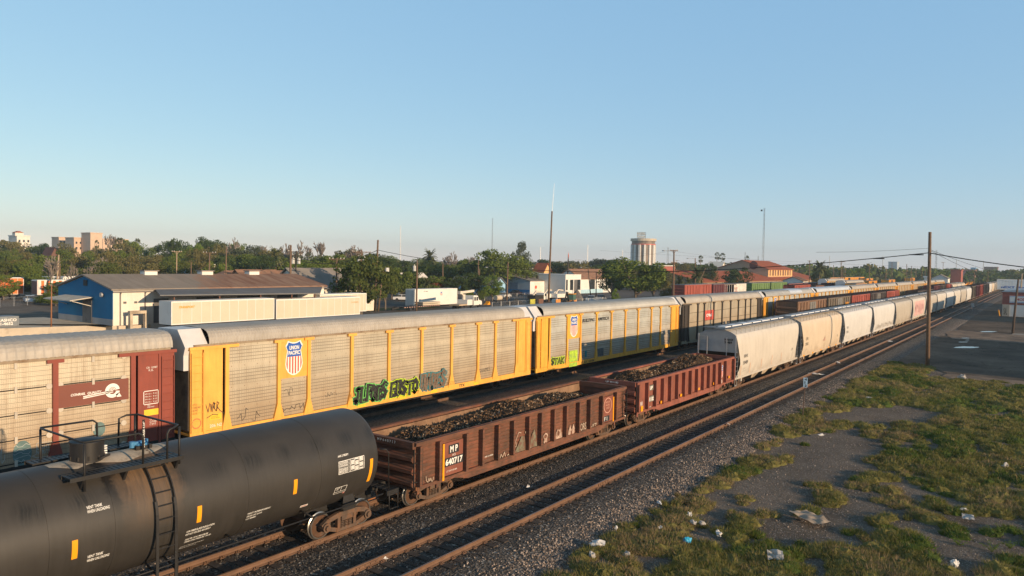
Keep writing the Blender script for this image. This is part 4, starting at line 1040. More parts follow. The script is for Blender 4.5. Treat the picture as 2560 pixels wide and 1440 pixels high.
def hopper(x0, L, label, mt, detail=True):
    root = thing('covered_hopper_car', label, 'hopper car', (x0, Y2, 0), 0, 'covered hoppers in the front train')
    for s in (-1, 1):
        b = MB(); nx = 14
        b.loft([[(e+(L-2*e)*i/nx, s*y, z) for i in range(nx+1)] for z, y, e in ROW], False)
        b.build('side_sheet', mt, root, True, fix=True)
    b = MB(); rp = [(-1.34,4.12),(-1.0,4.31),(-.6,4.43),(0,4.49),(.6,4.43),(1.0,4.31),(1.34,4.12)]
    b.loft([[(x, y, z) for y, z in rp] for x in (.15, L-.15)], False); b.build('roof', mt, root, 50)
    for xa, s in ((.15, 1), (L-.15, -1)):
        b = MB(); pr = [(-y, z) for z, y, e in ROW if z >= 2.8]+rp[1:-1]+[(y, z) for z, y, e in ROW[::-1] if z >= 2.8]
        b.add([(xa, y, z) for y, z in pr], [tuple(range(len(pr)))]); b.build('end_bulkhead', HEND, root)
        b = MB(); b.add([(xa+s*.02,-1.52,2.8),(xa+s*.02,1.52,2.8),(xa+s*2.6,1.3,.98),(xa+s*2.6,-1.3,.98)], [(0,1,2,3)])
        for q in (-1, 1): b.add([(xa+s*.03,q*1.5,2.8),(xa+s*.55,q*1.5,2.75),(xa+s*.95,q*1.42,1.9),(xa+s*2.6,q*1.3,.98),(xa+s*1.4,q*1.3,1.2)], [(0,1,2,3,4)])
        b.build('slope_sheet', HDK, root)
        b = MB(); xo = xa-s*.12
        for q in (-1, 1):
            b.box(xo-.03, xo+.03, q*1.42-.04, q*1.42+.04, .9, 4.1); b.box(xo-.03, xo+.03, q*.75-.03, q*.75+.03, .95, 3.9)
        ladder(b, xo-.05, xo+.42*s, -1.47, .95, 3.0, 6); 
        for z in (1.2, 1.6, 3.5, 3.9): b.tube([(xo,.75,z),(xo,1.42,z)], .013, 5)
        b.tube([(xo,-1.42,1.75),(xo,1.42,1.75)], .016, 5)
        b.bar((xo,-1.42,.9), (xo,-1.42,.35), .03, .05); b.bar((xo+s*.4,-1.42,.9), (xo+s*.4,-1.42,.35), .03, .05); b.bar((xo,-1.42,.37), (xo+s*.4,-1.42,.37), .03, .08)
        b.build('end_ladder', W['galv'], root)
    b = MB()
    for s in (-1, 1): b.box(.0, L, s*1.36-.06, s*1.36+.06, .80, .97)
    for q in (0, L-.9): b.box(q, q+.9, -1.36, 1.36, .84, .92)
    for q in (1.5, L-1.7): b.box(q, q+.25, -1.38, -1.3, .55, .85)
    b.build('side_sill', mt, root)
    b = MB(); b.box(.1, L-.1, -.28, .28, .52, .86); coupler(b, .1, -1); coupler(b, L-.1, 1); b.box(.4, 1.0, -.9, .9, .86, 1.4); b.cyl((.6,.5,1.3), .2, .8, 'x', 10); b.build('underframe', HDK, root)
    for cx in (L*.34, L*.5, L*.66):
        b = MB(); hl = L*.075
        b.loft([[(cx-hl,-1.3,.97),(cx+hl,-1.3,.97),(cx+hl,1.3,.97),(cx-hl,1.3,.97)], [(cx-.4,-.9,.3),(cx+.4,-.9,.3),(cx+.4,.9,.3),(cx-.4,.9,.3)]], True, True)
        b.build('discharge_chute', HBOT, root)
    b = MB(); b.box(.9, L-.9, -.3, .3, 4.50, 4.60)
    b.loft([[(x, y, z) for y, z in ((-.34,4.5),(-.3,4.62),(.3,4.62),(.34,4.5))] for x in (.9, L-.9)], False); b.build('hatch_trough', HTR, root)
    b = MB(); k = 2.2
    while k < L-1.5: b.box(k-.03, k+.03, -.37, .37, 4.52, 4.65); b.cut(); k += 2.45
    b.build_each('hatch_clamp', W['dark'], root)
    b = MB()
    for s in (-1, 1): b.box(-.05, L+.05, s*.68-.22, s*.68+.22, 4.55, 4.58)
    b.box(-.1, .5, -1.1, 1.1, 4.56, 4.59); b.box(L-.5, L+.1, -1.1, 1.1, 4.56, 4.59)
    b.build('running_board', HRB, root)
    b = MB(); k = .5
    while k < L-.4: b.add([(k-.02,-.92,4.56),(k+.02,-.92,4.56),(k+.02,-1.32,4.14),(k-.02,-1.32,4.14)], [(0,1,2,3)]); b.bar((k,-1.3,4.14), (k,-1.3,4.5), .035); b.bar((k,-1.3,4.5), (k,-.9,4.57), .03); b.cut(); k += 1.05
    b.build_each('roof_bracket', mt, root)
    add_truck(root, 1.95); add_truck(root, L-1.95)
    return root
HL, HP, HX = 16.95, 17.72, 53.55
h0 = hopper(HX, HL, 'light grey hopper numbered 50489 with orange ticks, behind the red gondola', HG)
hx = lambda k: (HX+HP*k, Y2, 0)
def kid_mat(root, mt):
    for ch in root.children:
        if ch.name.split('.')[0] in ('side_sheet', 'roof', 'side_sill', 'roof_bracket'): own_mat(ch, mt)
hops = [h0]
HLAB = ['cream hopper with yellow dots on its sill, second of the string', 'clean white hopper just beyond the cream one', 'off white hopper with dark scribbles and brown stains along its lower side', 'dull tan grey hopper just in front of the one with pink graffiti', 'grey hopper covered in faded pink graffiti', 'tan grey hopper straight behind the tall near utility pole', 'grey hopper half in blue shade, next beyond the pole', 'pale hopper, second beyond the tall pole', 'pale hopper, third beyond the tall pole', 'pale hopper, fourth beyond the tall pole', 'last pale hopper before the grey and brown boxcars']
HMT = [HC, HW, HW, HD, HG, HD, HG, HW, HG, HD, HW]
for k in range(11):
    h = dup(h0, hx(k+1), HLAB[k]); kid_mat(h, HMT[k]); hops.append(h)
def hop_marks(h, name, num, mt=W['blackst']):
    b = MB(); letters(b, name, 1.6, 2.32, .26, side_fn(-1.565), w=.85, off=.0); letters(b, num, 1.5, 1.82, .26, side_fn(-1.55), w=1.05, off=.0); letters(b, 'LD LMT 200\nLT WT 63', 1.5, 1.25, .28, side_fn(-1.5), w=.8, off=-.03)
    letters(b, 'V', 14.6, 1.75, .25, side_fn(-1.55), off=.05, shear=.4); b.build('lettering', mt, h)
hop_marks(hops[0], 'NAHX', '50489'); hop_marks(hops[1], 'CEFX', '29302'); hop_marks(hops[2], 'NAHX', '50521')
b = MB(); letters(b, 'NAHX\n50489', 0, 0, .38, lambda u, w_: (.11, -.55-u*.75, 3.45+w_), w=.9, off=.03); b.build('lettering', W['blackst'], h0)
b = MB()
for xx, zz in ((.95,1.05),(3.1,1.05),(5.9,1.1),(8.7,1.12),(11.4,1.12)): b.cut(); b.add([(xx,-1.5,zz),(xx+.06,-1.5,zz),(xx+.12,-1.555,zz+.75),(xx+.06,-1.555,zz+.75)], [(0,1,2,3)])
b.build_each('orange_tick', M('faded_orange', (.62,.27,.10), .6), h0)
b = MB()
for k in range(5): b.cut(); b.box(1.2+k*3.3, 1.7+k*3.3, -1.44, -1.425, .82, .93)
b.build_each('yellow_strip', W['orange'], hops[1])
b = MB(); scribble(b, 8.5, 1.7, .7, .6, -1.552, 10, 31, .07); b.build('graffiti', M('pink_scrawl', (.66,.36,.30), .7), hops[1])
b = MB()
for i in range(16): scribble(b, 2+i*.85, 1.05, .7, .35+.5*abs(math.sin(i*.9)), -1.5, 7, 60+i, .05)
b.build('graffiti', M('dark_scrawl', (.16,.12,.09), .8), hops[3])
PK = M('pink_spray', (.60,.36,.34), .7, 0, .2, 2, (.58,.5,.44), .45, 1.2)
b = MB(); b.loft([[(x, -y-.008, z) for z, y, e in ROW[1:8]] for x in (2.2, 14.5)], False)
for i in range(9): scribble(b, 2.6+i*1.25, 1.5, 1.1, 1.9, -1.575, 6, 90+i, .1, 1)
b.build('graffiti', [PK, M('dark_pink_line', (.40,.18,.18), .8)], hops[5])

# ------------------------------------------------------------------ boxcars and the rest of the yard
def rib_mat(name, col, col2=None): return M(name, col, .7, 0, .15, .8, col2 or k3(col, .6), .42, .9, streak=k3(col, .45), samt=.45)
BX = {'brown': rib_mat('brown_boxcar_paint', (.20,.115,.07)), 'grey': rib_mat('grey_brown_boxcar_paint', (.155,.125,.095)), 'red': rib_mat('brick_red_boxcar_paint', (.34,.085,.06)), 'dark': rib_mat('dark_boxcar_paint', (.075,.06,.055)), 'green': rib_mat('green_boxcar_paint', (.15,.24,.085)), 'white': rib_mat('white_reefer_paint', (.74,.70,.64), (.55,.48,.42)), 'yellow': rib_mat('yellow_boxcar_paint', (.72,.33,.05), (.5,.2,.04)), 'maroon': rib_mat('maroon_boxcar_paint', (.12,.035,.04)), 'rust': rib_mat('rust_flat_paint', (.22,.10,.05))}
BROOF = M('dark_boxcar_roof', (.075,.045,.038), .8, 0, .3, .8); DOORG = M('grey_boxcar_door', (.20,.19,.175), .7, 0, .15, 1); GROOF = M('grey_boxcar_roof', (.22,.23,.24), .7, .1, .2, .8)
def boxcar(x0, y0, L, label, mt, door, roofm, top=4.5, nrib=11, group='boxcars in the yard'):
    root = thing('boxcar', label, 'boxcar', (x0, y0, 0), 0, group)
    b = MB(); b.box(0, L, -1.42, 1.42, .95, top); b.build('body', mt, root)
    b = MB()
    for s in (-1, 1):
        for k in range(nrib):
            x = .1+(L-.2)*k/(nrib-1)
            if abs(x-L/2) < 1.75: continue
            b.box(x-.07, x+.07, min(s*1.42, s*1.52), max(s*1.42, s*1.52), .9, top-.12)
        b.box(0, L, min(s*1.42, s*1.5), max(s*1.42, s*1.5), top-.14, top+.02); b.box(0, L, min(s*1.42, s*1.5), max(s*1.42, s*1.5), .78, .98)
    for xa, s in ((0, -1), (L, 1)):
        for z in (1.5, 2.2, 2.9, 3.6): b.prism([(xa,z-.2),(xa+s*.1,z-.08),(xa+s*.1,z+.08),(xa,z+.2)], 'y', -1.3, 1.3)
        b.box(min(xa,xa+s*.08), max(xa,xa+s*.08), -1.45, -1.33, .9, top); b.box(min(xa,xa+s*.08), max(xa,xa+s*.08), 1.33, 1.45, .9, top)
    b.build('rib_frame', mt, root, fix=True)
    for s in (-1, 1):
        b = MB(); b.box(L/2-1.6, L/2+1.6, min(s*1.43, s*1.5), max(s*1.43, s*1.5), 1.0, top-.2)
        for k in range(5): z = 1.35+k*.62; b.box(L/2-1.55, L/2+1.55, min(s*1.5, s*1.53), max(s*1.5, s*1.53), z, z+.08)
        for q in (-.5, .5): b.bar((L/2+q,s*1.54,1.05), (L/2+q,s*1.54,top-.3), .05)
        b.build('door', door, root)
    b = MB(); b.prism([(-1.5,top),(1.5,top),(1.45,top+.06),(0,top+.16),(-1.45,top+.06)], 'x', -.02, L+.02)
    k = .6
    while k < L: b.prism([(-1.46,top+.06),(0,top+.165),(1.46,top+.06),(1.46,top+.1),(0,top+.2),(-1.46,top+.1)], 'x', k, k+.07); k += 1.2
    b.build('roof', roofm, root, fix=True)
    b = MB(); b.box(.1, L-.1, -.3, .3, .55, .95); coupler(b, .1, -1); coupler(b, L-.1, 1); b.build('underframe', W['dark'], root)
    add_truck(root, 2.0); add_truck(root, L-2.0)
    return root
def recol(root, mt, door=None, roofm=None):
    for ch in root.children:
        n_ = ch.name.split('.')[0]
        if n_ in ('body', 'rib_frame'): own_mat(ch, mt)
        if n_ == 'door': own_mat(ch, door or mt)
        if n_ == 'roof' and roofm: own_mat(ch, roofm)
    return root
bx0 = boxcar(104.8, Y5, 16.3, 'brown boxcar with grey door, nearest of the middle row', BX['brown'], DOORG, BROOF, 4.5, group='boxcars on the middle track')
for k, (lb, mt, dr) in enumerate((('grey brown boxcar with yellow dots, second in the middle row', 'grey', DOORG), ('bright red boxcar third in the middle row', 'red', None), ('dark boxcar with grey door between two red boxcars', 'dark', DOORG), ('red boxcar with pinkish door at the far end of the middle row', 'red', None))):
    o = recol(dup(bx0, (104.8+17.5*(k+1), Y5, 0), lb), BX[mt], dr and DOORG)
    if k == 0:
        b = MB()
        for q in range(3): blob(b, 12.3+q*.85, 3.2, .28, .4, -1.56, 0); b.cut()
        b.build_each('yellow_dot', W['orange'], o)
for k, (lb, mt) in enumerate((('dark brown open gondola left of the tall pole', 'dark'), ('second dark brown car on the middle track, behind the pole', 'dark'), ('maroon car on the middle track, just right of the pole', 'maroon'), ('dark car on the middle track beyond the maroon one', 'dark'), ('red ended dark car on the middle track', 'red'))):
    recol(dup(bx0, (222+17.5*k, Y5, -.9 if k < 2 else 0), lb), BX[mt], None, BROOF)
for k in range(3):
    h = dup(h0, (312+HP*k, Y5, 0), ('pale hopper on the middle track, nearest of three', 'pale hopper on the middle track, mid of three', 'pale hopper on the middle track, farthest of three')[k], group='hoppers on the middle track'); kid_mat(h, (HC, HG, HC)[k])
# front train beyond the hoppers
xq = HX+HP*12+.4
for k, (mt, lb) in enumerate((('grey', 'grey boxcar right after the last pale hopper'), ('maroon', 'maroon boxcar with red edge in the front train'), ('red', 'red boxcar in the front train between dark cars'), ('dark', 'dark boxcar in the front train, nearer one'), ('dark', 'dark boxcar in the front train, farther one'))):
    recol(dup(bx0, (xq, Y2, 0), lb, group='boxcars in the front train'), BX[mt], None, BROOF); xq += 17.5
for k in range(4):
    h = dup(h0, (xq, Y2, 0), ('white hopper right after the dark boxcars', 'cream hopper, second after the dark boxcars', 'grey hopper, third after the dark boxcars', 'pale hopper, fourth after the dark boxcars')[k], group='hoppers at the head of the front train'); kid_mat(h, (HW, HC, HD, HG)[k]); xq += HP
def locomotive(x0, y0, label):
    root = thing('locomotive', label, 'locomotive', (x0, y0, 0), 0, 'locomotives at the far end')
    b = MB(); b.box(0, 20, -1.5, 1.5, 1.0, 1.4); b.box(.4, 19.6, -.5, .5, .5, 1.0); coupler(b, .1, -1); coupler(b, 19.9, 1); b.build('frame', W['dark'], root)
    b = MB(); b.box(1.5, 14.6, -.95, .95, 1.4, 4.1); b.box(17.8, 19.3, -.9, .9, 1.4, 2.9); b.build('hood', BX['yellow'], root)
    b = MB(); b.box(14.6, 17.8, -1.48, 1.48, 1.4, 4.4); b.build('cab', BX['yellow'], root)
    b = MB(); b.box(14.9, 17.4, -1.5, -1.48, 3.2, 4.0); b.box(14.9, 17.4, 1.48, 1.5, 3.2, 4.0); b.build('cab_window', W['blackst'], root)
    b = MB(); b.box(1.2, 14.6, -1.0, 1.0, 4.1, 4.25); b.box(2, 5, -1.4, 1.4, 3.7, 4.5); b.build('radiator', W['dark'], root)
    b = MB(); b.cyl((6,0,.3), .6, 8, 'x', 12); b.build('fuel_tank', W['dark'], root)
    add_truck(root, 3.2); add_truck(root, 16.8); return root
lo = locomotive(xq, Y2, 'yellow and dark locomotive at the far end of the front train'); dup(lo, (xq+20.6, Y2, 0), 'farther yellow locomotive at the head of the front train')
dup(lo, (367, Y5, 0), 'yellow locomotive on the middle track'); dup(lo, (387.6, Y5, 0), 'farther yellow locomotive on the middle track')
# yard tracks behind the auto carriers
def pxx(px, Y, py=705): return at_y(px, py, Y).x
YB = 66.0; ynear = YB-1.45
x = pxx(1712, ynear)
recol(dup(bx0, (x, YB, .45), 'red boxcar left of the white refrigerator car in the back yard', group='cars in the back yard'), BX['red'], None, GROOF)
xr = x+17.2; o = recol(dup(bx0, (xr, YB, .35), 'maroon boxcar hidden behind the red one in the back yard', group='cars in the back yard'), BX['maroon'], None, GROOF)
x = pxx(1812, ynear); ref = recol(dup(bx0, (x, YB, .3), 'white refrigerator car with blue end between red and green boxcars', group='cars in the back yard'), BX['white'], None, GROOF)
b = MB(); b.box(-.14, -.11, -1.45, 1.45, .95, 4.45); b.box(-.16, -.14, -.8, .8, 1.3, 3.9, 1); b.build('blue_end', [M('pale_blue_end', (.30,.34,.48), .6), W['blackst']], ref)
b = MB()
for zz, w_ in ((3.1,.9),(2.3,.9)): letters(b, 'FRUIT' if zz > 3 else 'EXPRESS', 7.0, zz, .5, side_fn(-1.56), w=2.4, off=.03)
b.build('lettering', M('faded_red_letters', (.6,.32,.27), .7), ref)
x = max(x+16.8, pxx(1880, ynear)); 
for k, lb in enumerate(('green boxcar beside the white refrigerator car', 'second green boxcar, farther along the back yard')):
    recol(dup(bx0, (x+17.4*k, YB, .3), lb, group='cars in the back yard'), BX['green'], None, GROOF)
x += 35.5
for k, lb in enumerate(('red boxcar just past the green ones', 'dull red boxcar in front of the red roofed depot', 'brick red boxcar right of the depot', 'maroon boxcar in the back yard, farther on')):
    recol(dup(bx0, (x+17.4*k, YB, -.3), lb, group='cars in the back yard'), BX[('red','maroon','red','maroon')[k]], None, GROOF)
YC = 55.0
for k, (p, lb, mt) in enumerate(((1987, 'red boxcar below the far palm tree', 'red'), (2040, 'brown low car right of the red boxcar', 'rust'), (2078, 'maroon car in the back yard left of the tan carriers', 'maroon'))):
    recol(dup(bx0, (pxx(p, YC-1.45), YC, .1-.4*(k == 1)), lb, group='cars in the back yard'), BX[mt], None, BROOF)
YD = 78.0
for k, (p, lb) in enumerate(((2047, 'yellow boxcar with dark door, nearest of the far yellow row'), (2081, 'yellow boxcar with dark door, second of the far yellow row'), (2109, 'yellow boxcar with dark door, third of the far yellow row'), (2136, 'yellow boxcar at the end of the far yellow row'))):
    o = recol(dup(bx0, (pxx(p, YD-1.45), YD, .5), lb, group='yellow boxcars far back in the yard'), BX['yellow'], W['dark'], GROOF); o.scale = (1.5, 1, 1.05)
for k, (p, Yq, lb) in enumerate(((2140, 46.0, 'yellow boxcar nearest the tan car carriers'), (2172, 54.0, 'yellow boxcar with dark door behind the tan carriers'), (2166, 70, 'yellow low car far back in the yard'), (2222, 56, 'yellow boxcar left of the dark cars in the far yard'), (2276, 62, 'yellow boxcar by the white box at the far end'))):
    o = recol(dup(bx0, (pxx(p, Yq-1.45), Yq, .4), lb, group='yellow boxcars far back in the yard'), BX['yellow'], W['dark'], GROOF)
for k, (p, Yq, lb) in enumerate(((2115, 49, 'pale roofed car carrier standing in the back yard'), (2068, 60, 'car carrier with grey roof beyond the red boxcar'))):
    dup(far5, (pxx(p, Yq-1.5), Yq, 0), lb, group='cars in the back yard')
for k, (p, lb) in enumerate(((2205, 'dark gondola in the far yard'), (2245, 'dark gondola left of the white box car'))):
    recol(dup(bx0, (pxx(p, 50), 51.5, -1.2), lb, group='cars in the back yard'), BX['dark'], None, BROOF)
# rusty skeleton flat cars standing in front of the red boxcar
def flatcar(x0, y0, label):
    root = thing('flat_car', label, 'flat car', (x0, y0, 0), 0, 'rusty flat cars in the back yard')
    b = MB(); b.box(0, 26, -.35, .35, .75, 1.25)
    for k in range(22): b.box(.6+k*1.15, .8+k*1.15, -1.4, 1.4, 1.1, 1.28)
    b.box(0, 1.0, -1.4, 1.4, .9, 1.35); b.box(25, 26, -1.4, 1.4, .9, 1.35); coupler(b, 0, -1); coupler(b, 26, 1)
    b.build('deck_frame', BX['rust'], root); b = MB()
    for q in (.2, 25): b.box(q, q+.8, -1.45, 1.45, 1.35, 1.8)
    b.build('end_bracket', M('pale_orange_end', (.5,.24,.12), .7), root)
    add_truck(root, 2.4); add_truck(root, 23.6); return root
fl = flatcar(pxx(1765, 54.5), 56.0, 'rusty skeleton flat car in front of the white refrigerator car'); dup(fl, (fl.location.x+27, 56.0, 0), 'rusty skeleton flat car in front of the green boxcars'); dup(fl, (fl.location.x+54, 56.0, 0), 'farthest rusty skeleton flat car in the back yard')
# ------------------------------------------------------------------ buildings
def at_x(px, py, X):
    d = ray(px, py); k = X/d.x
    return Vector((X, d.y*k, CH+d.z*k))
CRM = M('cream_wall', (.76,.70,.62), .85, 0, .07, .5, (.58,.50,.41), .38, .35, streak=(.5,.42,.33), samt=.3, rnd=False)
CONC = M('stained_concrete_wall', (.52,.44,.34), .9, 0, .15, .6, (.30,.24,.18), .4, .5)
BLUEW = M('strong_blue_wall', (.004,.145,.31), .75, 0, .08, .5); GRYW = M('grey_wall', (.36,.34,.33), .85, 0, .1, .6)
DARKD = M('dark_door', (.13,.125,.125), .6, 0, .2, 1, (.06,.05,.05), .4, 1); GLASS = M('window_glass', (.035,.04,.045), .15, 0, .2, .5, spec=.6)
WHT = M('white_wall', (.72,.70,.66), .8, 0, .07, .4, (.55,.5,.45), .35, .5); PALEB = M('slate_blue_wall', (.40,.45,.50), .8, 0, .08, .4); SKYB = M('light_blue_wall', (.32,.55,.76), .8, 0, .08, .6)
BLUEB = M('mid_blue_band', (.03,.18,.42), .8); MROOF = M('grey_metal_roof', (.25,.225,.205), .95, 0, .15, .4, (.22,.17,.14), .4, .5, streak=(.2,.16,.13), samt=.3, spec=.05)
TROOF = M('terracotta_roof', (.36,.105,.055), .95, 0, .15, .6, (.26,.085,.05), .42, .7, bump=.3, bs=6, spec=.05); BROOFH = M('brown_shingle_roof', (.28,.15,.095), .95, 0, .2, .8, (.15,.10,.075), .45, 1)
TAN = M('tan_stucco', (.42,.30,.20), .85, 0, .08, .5); ORW = M('orange_stucco', (.70,.42,.18), .85, 0, .06, .5); PINKB = M('pink_brick', (.60,.43,.31), .85, 0, .07, .4); BRKR = M('brick_red_wall', (.34,.10,.075), .8, 0, .1, .5)
TRIM = M('brown_trim', (.16,.08,.055), .8)
wr = NT('patchwork_rusty_roof'); v = wr.coord(False); s = wr.n('ShaderNodeSeparateXYZ'); wr.l(v, s.inputs[0])
rx = wr.math('SUBTRACT', s.outputs[0], wr.math('MULTIPLY', s.outputs[1], .71))
sv = wr.coord(False, (1.0, .16, .2)); n_ = wr.noise(sv, .9, 6, .7)
c = wr.mix(wr.ramp(n_, .3, .7), (.22,.185,.155), (.31,.265,.225))
c = wr.mix(wr.ramp(wr.math('ADD', rx, wr.ramp(n_, .3, .7, -5, 5)), -1, 1.5, 0, .9), c, wr.mix(wr.ramp(n_, .38, .58), (.21,.105,.07), (.30,.19,.135)))
wr.base(c); wr.b.inputs['Roughness'].default_value = .95; wr.b.inputs['Specular IOR Level'].default_value = .05
def walls(name, label, cat, x0, x1, y0, y1, z0, eave, ridge, wm, rm, axis='x', over=.35, group=None, hip=0., th=.16):
    """gable (or hipped) building; returns root. Parts: wall, roof"""
    root = thing(name, label, cat, ((x0+x1)/2, (y0+y1)/2, GZ), 0, group)
    cx, cy = (x0+x1)/2, (y0+y1)/2; a, b_ = (x1-x0)/2, (y1-y0)/2; z0 -= GZ; eave -= GZ; ridge -= GZ
    m = MB()
    if axis == 'x': m.prism([(-b_,z0),(b_,z0),(b_,eave),(0,ridge-.05 if hip == 0 else eave),(-b_,eave)], 'x', -a, a)
    else: m.prism([(-a,z0),(a,z0),(a,eave),(0,ridge-.05 if hip == 0 else eave),(-a,eave)], 'y', -b_, b_)
    m.build('wall', wm, root, fix=True)
    m = MB()
    if ridge > eave+.05:
        L_, W_ = (a, b_) if axis == 'x' else (b_, a); k = (ridge-eave)/W_
        e = eave-over*k+.04; P = lambda l, w_, z: (l, w_, z) if axis == 'x' else (w_, l, z)
        hl = L_+over-hip*(W_+over)
        for dz in (0,):
            vs = [P(-L_-over,-W_-over,e), P(L_+over,-W_-over,e), P(hl,0,ridge+.04), P(-hl,0,ridge+.04), P(-L_-over,W_+over,e), P(L_+over,W_+over,e)]
            up_ = [(p[0],p[1],p[2]+th) for p in vs]
            m.add(vs+up_, [(0,1,2,3),(3,2,5,4),(6,7,8,9),(9,8,11,10),(0,1,7,6),(4,5,11,10),(0,3,9,6),(3,4,10,9),(1,2,8,7),(2,5,11,8)]+([(0,3,4),(1,2,5),(6,9,10),(7,8,11)] if hip else []))
    else: m.box(-a-over, a+over, -b_-over, b_+over, eave, eave+.25)
    m.build('roof', rm, root, fix=True)
    return root
def quad_on(root, name, mt, p0, p1, d=.05):
    """box lying on a wall from world corner p0 to p1 (thin axis thickened by d)"""
    o = Vector(root.location); a = [min(p0[i], p1[i])-o[i] for i in range(3)]; b_ = [max(p0[i], p1[i])-o[i] for i in range(3)]
    for i in range(3):
        if b_[i]-a[i] < .01: a[i] -= d; b_[i] += d
    m = MB(); m.box(a[0], b_[0], a[1], b_[1], a[2], b_[2]); return m.build(name, mt, root)

# blue ended warehouse with its dock and lean-to canopy
wh = walls('warehouse', 'long warehouse with a strong blue end wall, cream side and rusty patched roof', 'warehouse', 43.4, 75, 89.5, 103.7, -.45, 5.05, 6.6, CRM, wr.mat)
o = Vector(wh.location); L_ = lambda x, y, z: (x-o.x, y-o.y, z-o.z)
m = MB(); m.prism([(q[1],q[2]) for q in (L_(0,89.5,1.55), L_(0,103.7,1.55), L_(0,103.7,5.0), L_(0,96.6,6.5), L_(0,89.5,5.0))], 'x', 43.4-o.x-.06, 43.4-o.x-.002); m.build('end_wall', BLUEW, wh, fix=True)
quad_on(wh, 'base_band', GRYW, (43.34,89.5,.82), (43.4,103.7,1.55))
d0, d1 = at_x(207, 800, 43.3), at_x(230, 800, 43.3); quad_on(wh, 'door', DARKD, (43.3,d0.y,.82), (43.25,d1.y,at_x(218,745,43.3).z))
d0, d1 = at_x(209, 714, 43.3), at_x(218, 700, 43.3); quad_on(wh, 'vent', W['blackst'], (43.3,d0.y,d0.z), (43.25,d1.y,d1.z))
d0 = at_x(255, 737, 43.2); m = MB(); m.cyl(tuple(Vector(d0)-o), .28, -.2, 'x', 14); m.build('wall_lamp', W['galv'], wh)
ca, cb = at_x(233, 722, 43.3), at_x(163, 718, 43.3)
m = MB(); vs = [L_(43.3,ca.y,3.95), L_(43.3,cb.y,3.95), L_(40.9,cb.y+.4,3.55), L_(40.9,ca.y+.6,3.55)]
m.add(vs+[(p[0],p[1],p[2]+.12) for p in vs], [(0,1,2,3),(4,5,6,7),(0,1,5,4),(1,2,6,5),(2,3,7,6),(3,0,4,7)])
for yy in (ca.y+.5, cb.y-.4): m.bar(L_(43.3,yy,2.9), L_(41.1,yy,3.56), .08)
m.build('door_canopy', M('pale_canopy', (.55,.50,.42), .8), wh)
for p in (372, 513, 630):
    x = at_y(p, 687, 96.6).x; m = MB(); q = L_(x, 96.6, 6.55); m.box(q[0]-.85, q[0]+.85, q[1]-.6, q[1]+.6, q[2], q[2]+.62); vt = m.build('roof_vent', WHT, wh)
    m = MB(); m.box(q[0]-1, q[0]+1, q[1]-.75, q[1]+.75, q[2]+.622, q[2]+.74); m.build('vent_cap', MROOF, vt)
m = MB(); vs = [L_(46.1,84,4.5), L_(69.7,84,4.22), L_(74.6,89.45,4.85), L_(48.5,89.45,4.95)]
m.add(vs+[(p[0],p[1],p[2]+.14) for p in vs], [(3,2,1,0),(4,5,6,7),(0,1,5,4),(1,2,6,5),(2,3,7,6),(3,0,4,7)])
m.build('canopy', M('blue_grey_canopy', (.17,.17,.175), .95, 0, .12, .4, (.22,.14,.10), .35, .5, rnd=False, spec=.05), wh, fix=True)
m = MB(); m.bar(L_(43.2,89.1,4.86), L_(75.2,89.1,4.86), .14, .12); m.build('gutter', MROOF, wh)
for x in (44.2, 47.2, 73.6): m = MB(); m.tube([L_(x,89.36,-.4), L_(x,89.36,4.5), L_(x,89.12,4.8)], .06, 6); m.build('downpipe', MROOF, wh)
for x0_, z0_ in ((44.6,3.4),(45.9,3.4)): quad_on(wh, 'wall_vent', DARKD, (x0_,89.47,z0_), (x0_+.35,89.43,z0_+.25))
for x in (48, 54, 60, 65, 69): m = MB(); m.bar(L_(x,84.3,-.4), L_(x,84.3,4.3), .14); m.build('canopy_post', TRIM, wh)
for x0_, x1_ in ((48.3,50.2),(54,57.5),(60,63.5),(66.5,70)): quad_on(wh, 'dark_opening', DARKD, (x0_,89.48,.9), (x1_,89.43,3.9))  # dark panels; the leftmost paints the shade inside an open recess
dk = thing('loading_dock', 'low raised concrete platform in front of the blue wall', 'platform', (38, 97, GZ))
m = MB(); pts = [(33,94.2),(43.8,90.9),(43.8,89.0),(47.5,88.6),(47.5,89.45),(43.3,89.45),(43.3,108),(27,108)]
m.prism([(x-38, y-97) for x, y in pts], 'z', 0, 1.25); m.build('platform', CONC, dk, fix=True)
fr = thing('dock_frame', 'weathered concrete frame against the cream warehouse wall', 'frame', (45.6, 88.0, GZ))
for x in (-.9, .9): m = MB(); m.box(x-.15, x+.15, -.25, .25, 0, 2.7); m.build('post', CONC, fr)
m = MB(); m.box(-1.1, 1.1, -.28, .28, 2.7, 3.05); m.build('beam', CONC, fr)
sk2 = thing('skip_container', 'grey waste skip with white lettering at the left edge', 'skip', tuple(at_d(8, 848, 86.)[:2])+(GZ,))
m = MB(); m.box(-4, 1.2, -1.1, 1.1, .3, 2.35)
for k in range(6): m.box(-3.9+k*1.0, -3.8+k*1.0, -1.16, -1.1, .3, 2.3)
m.build('body', M('grey_skip_paint', (.20,.22,.24), .7, 0, .15, 1), sk2); m = MB(); letters(m, 'TRASHCO\n721-4652', -1.25, 1.35, .75, side_fn(-1.17), w=2.2, off=.03); m.build('lettering', W['white'], sk2)

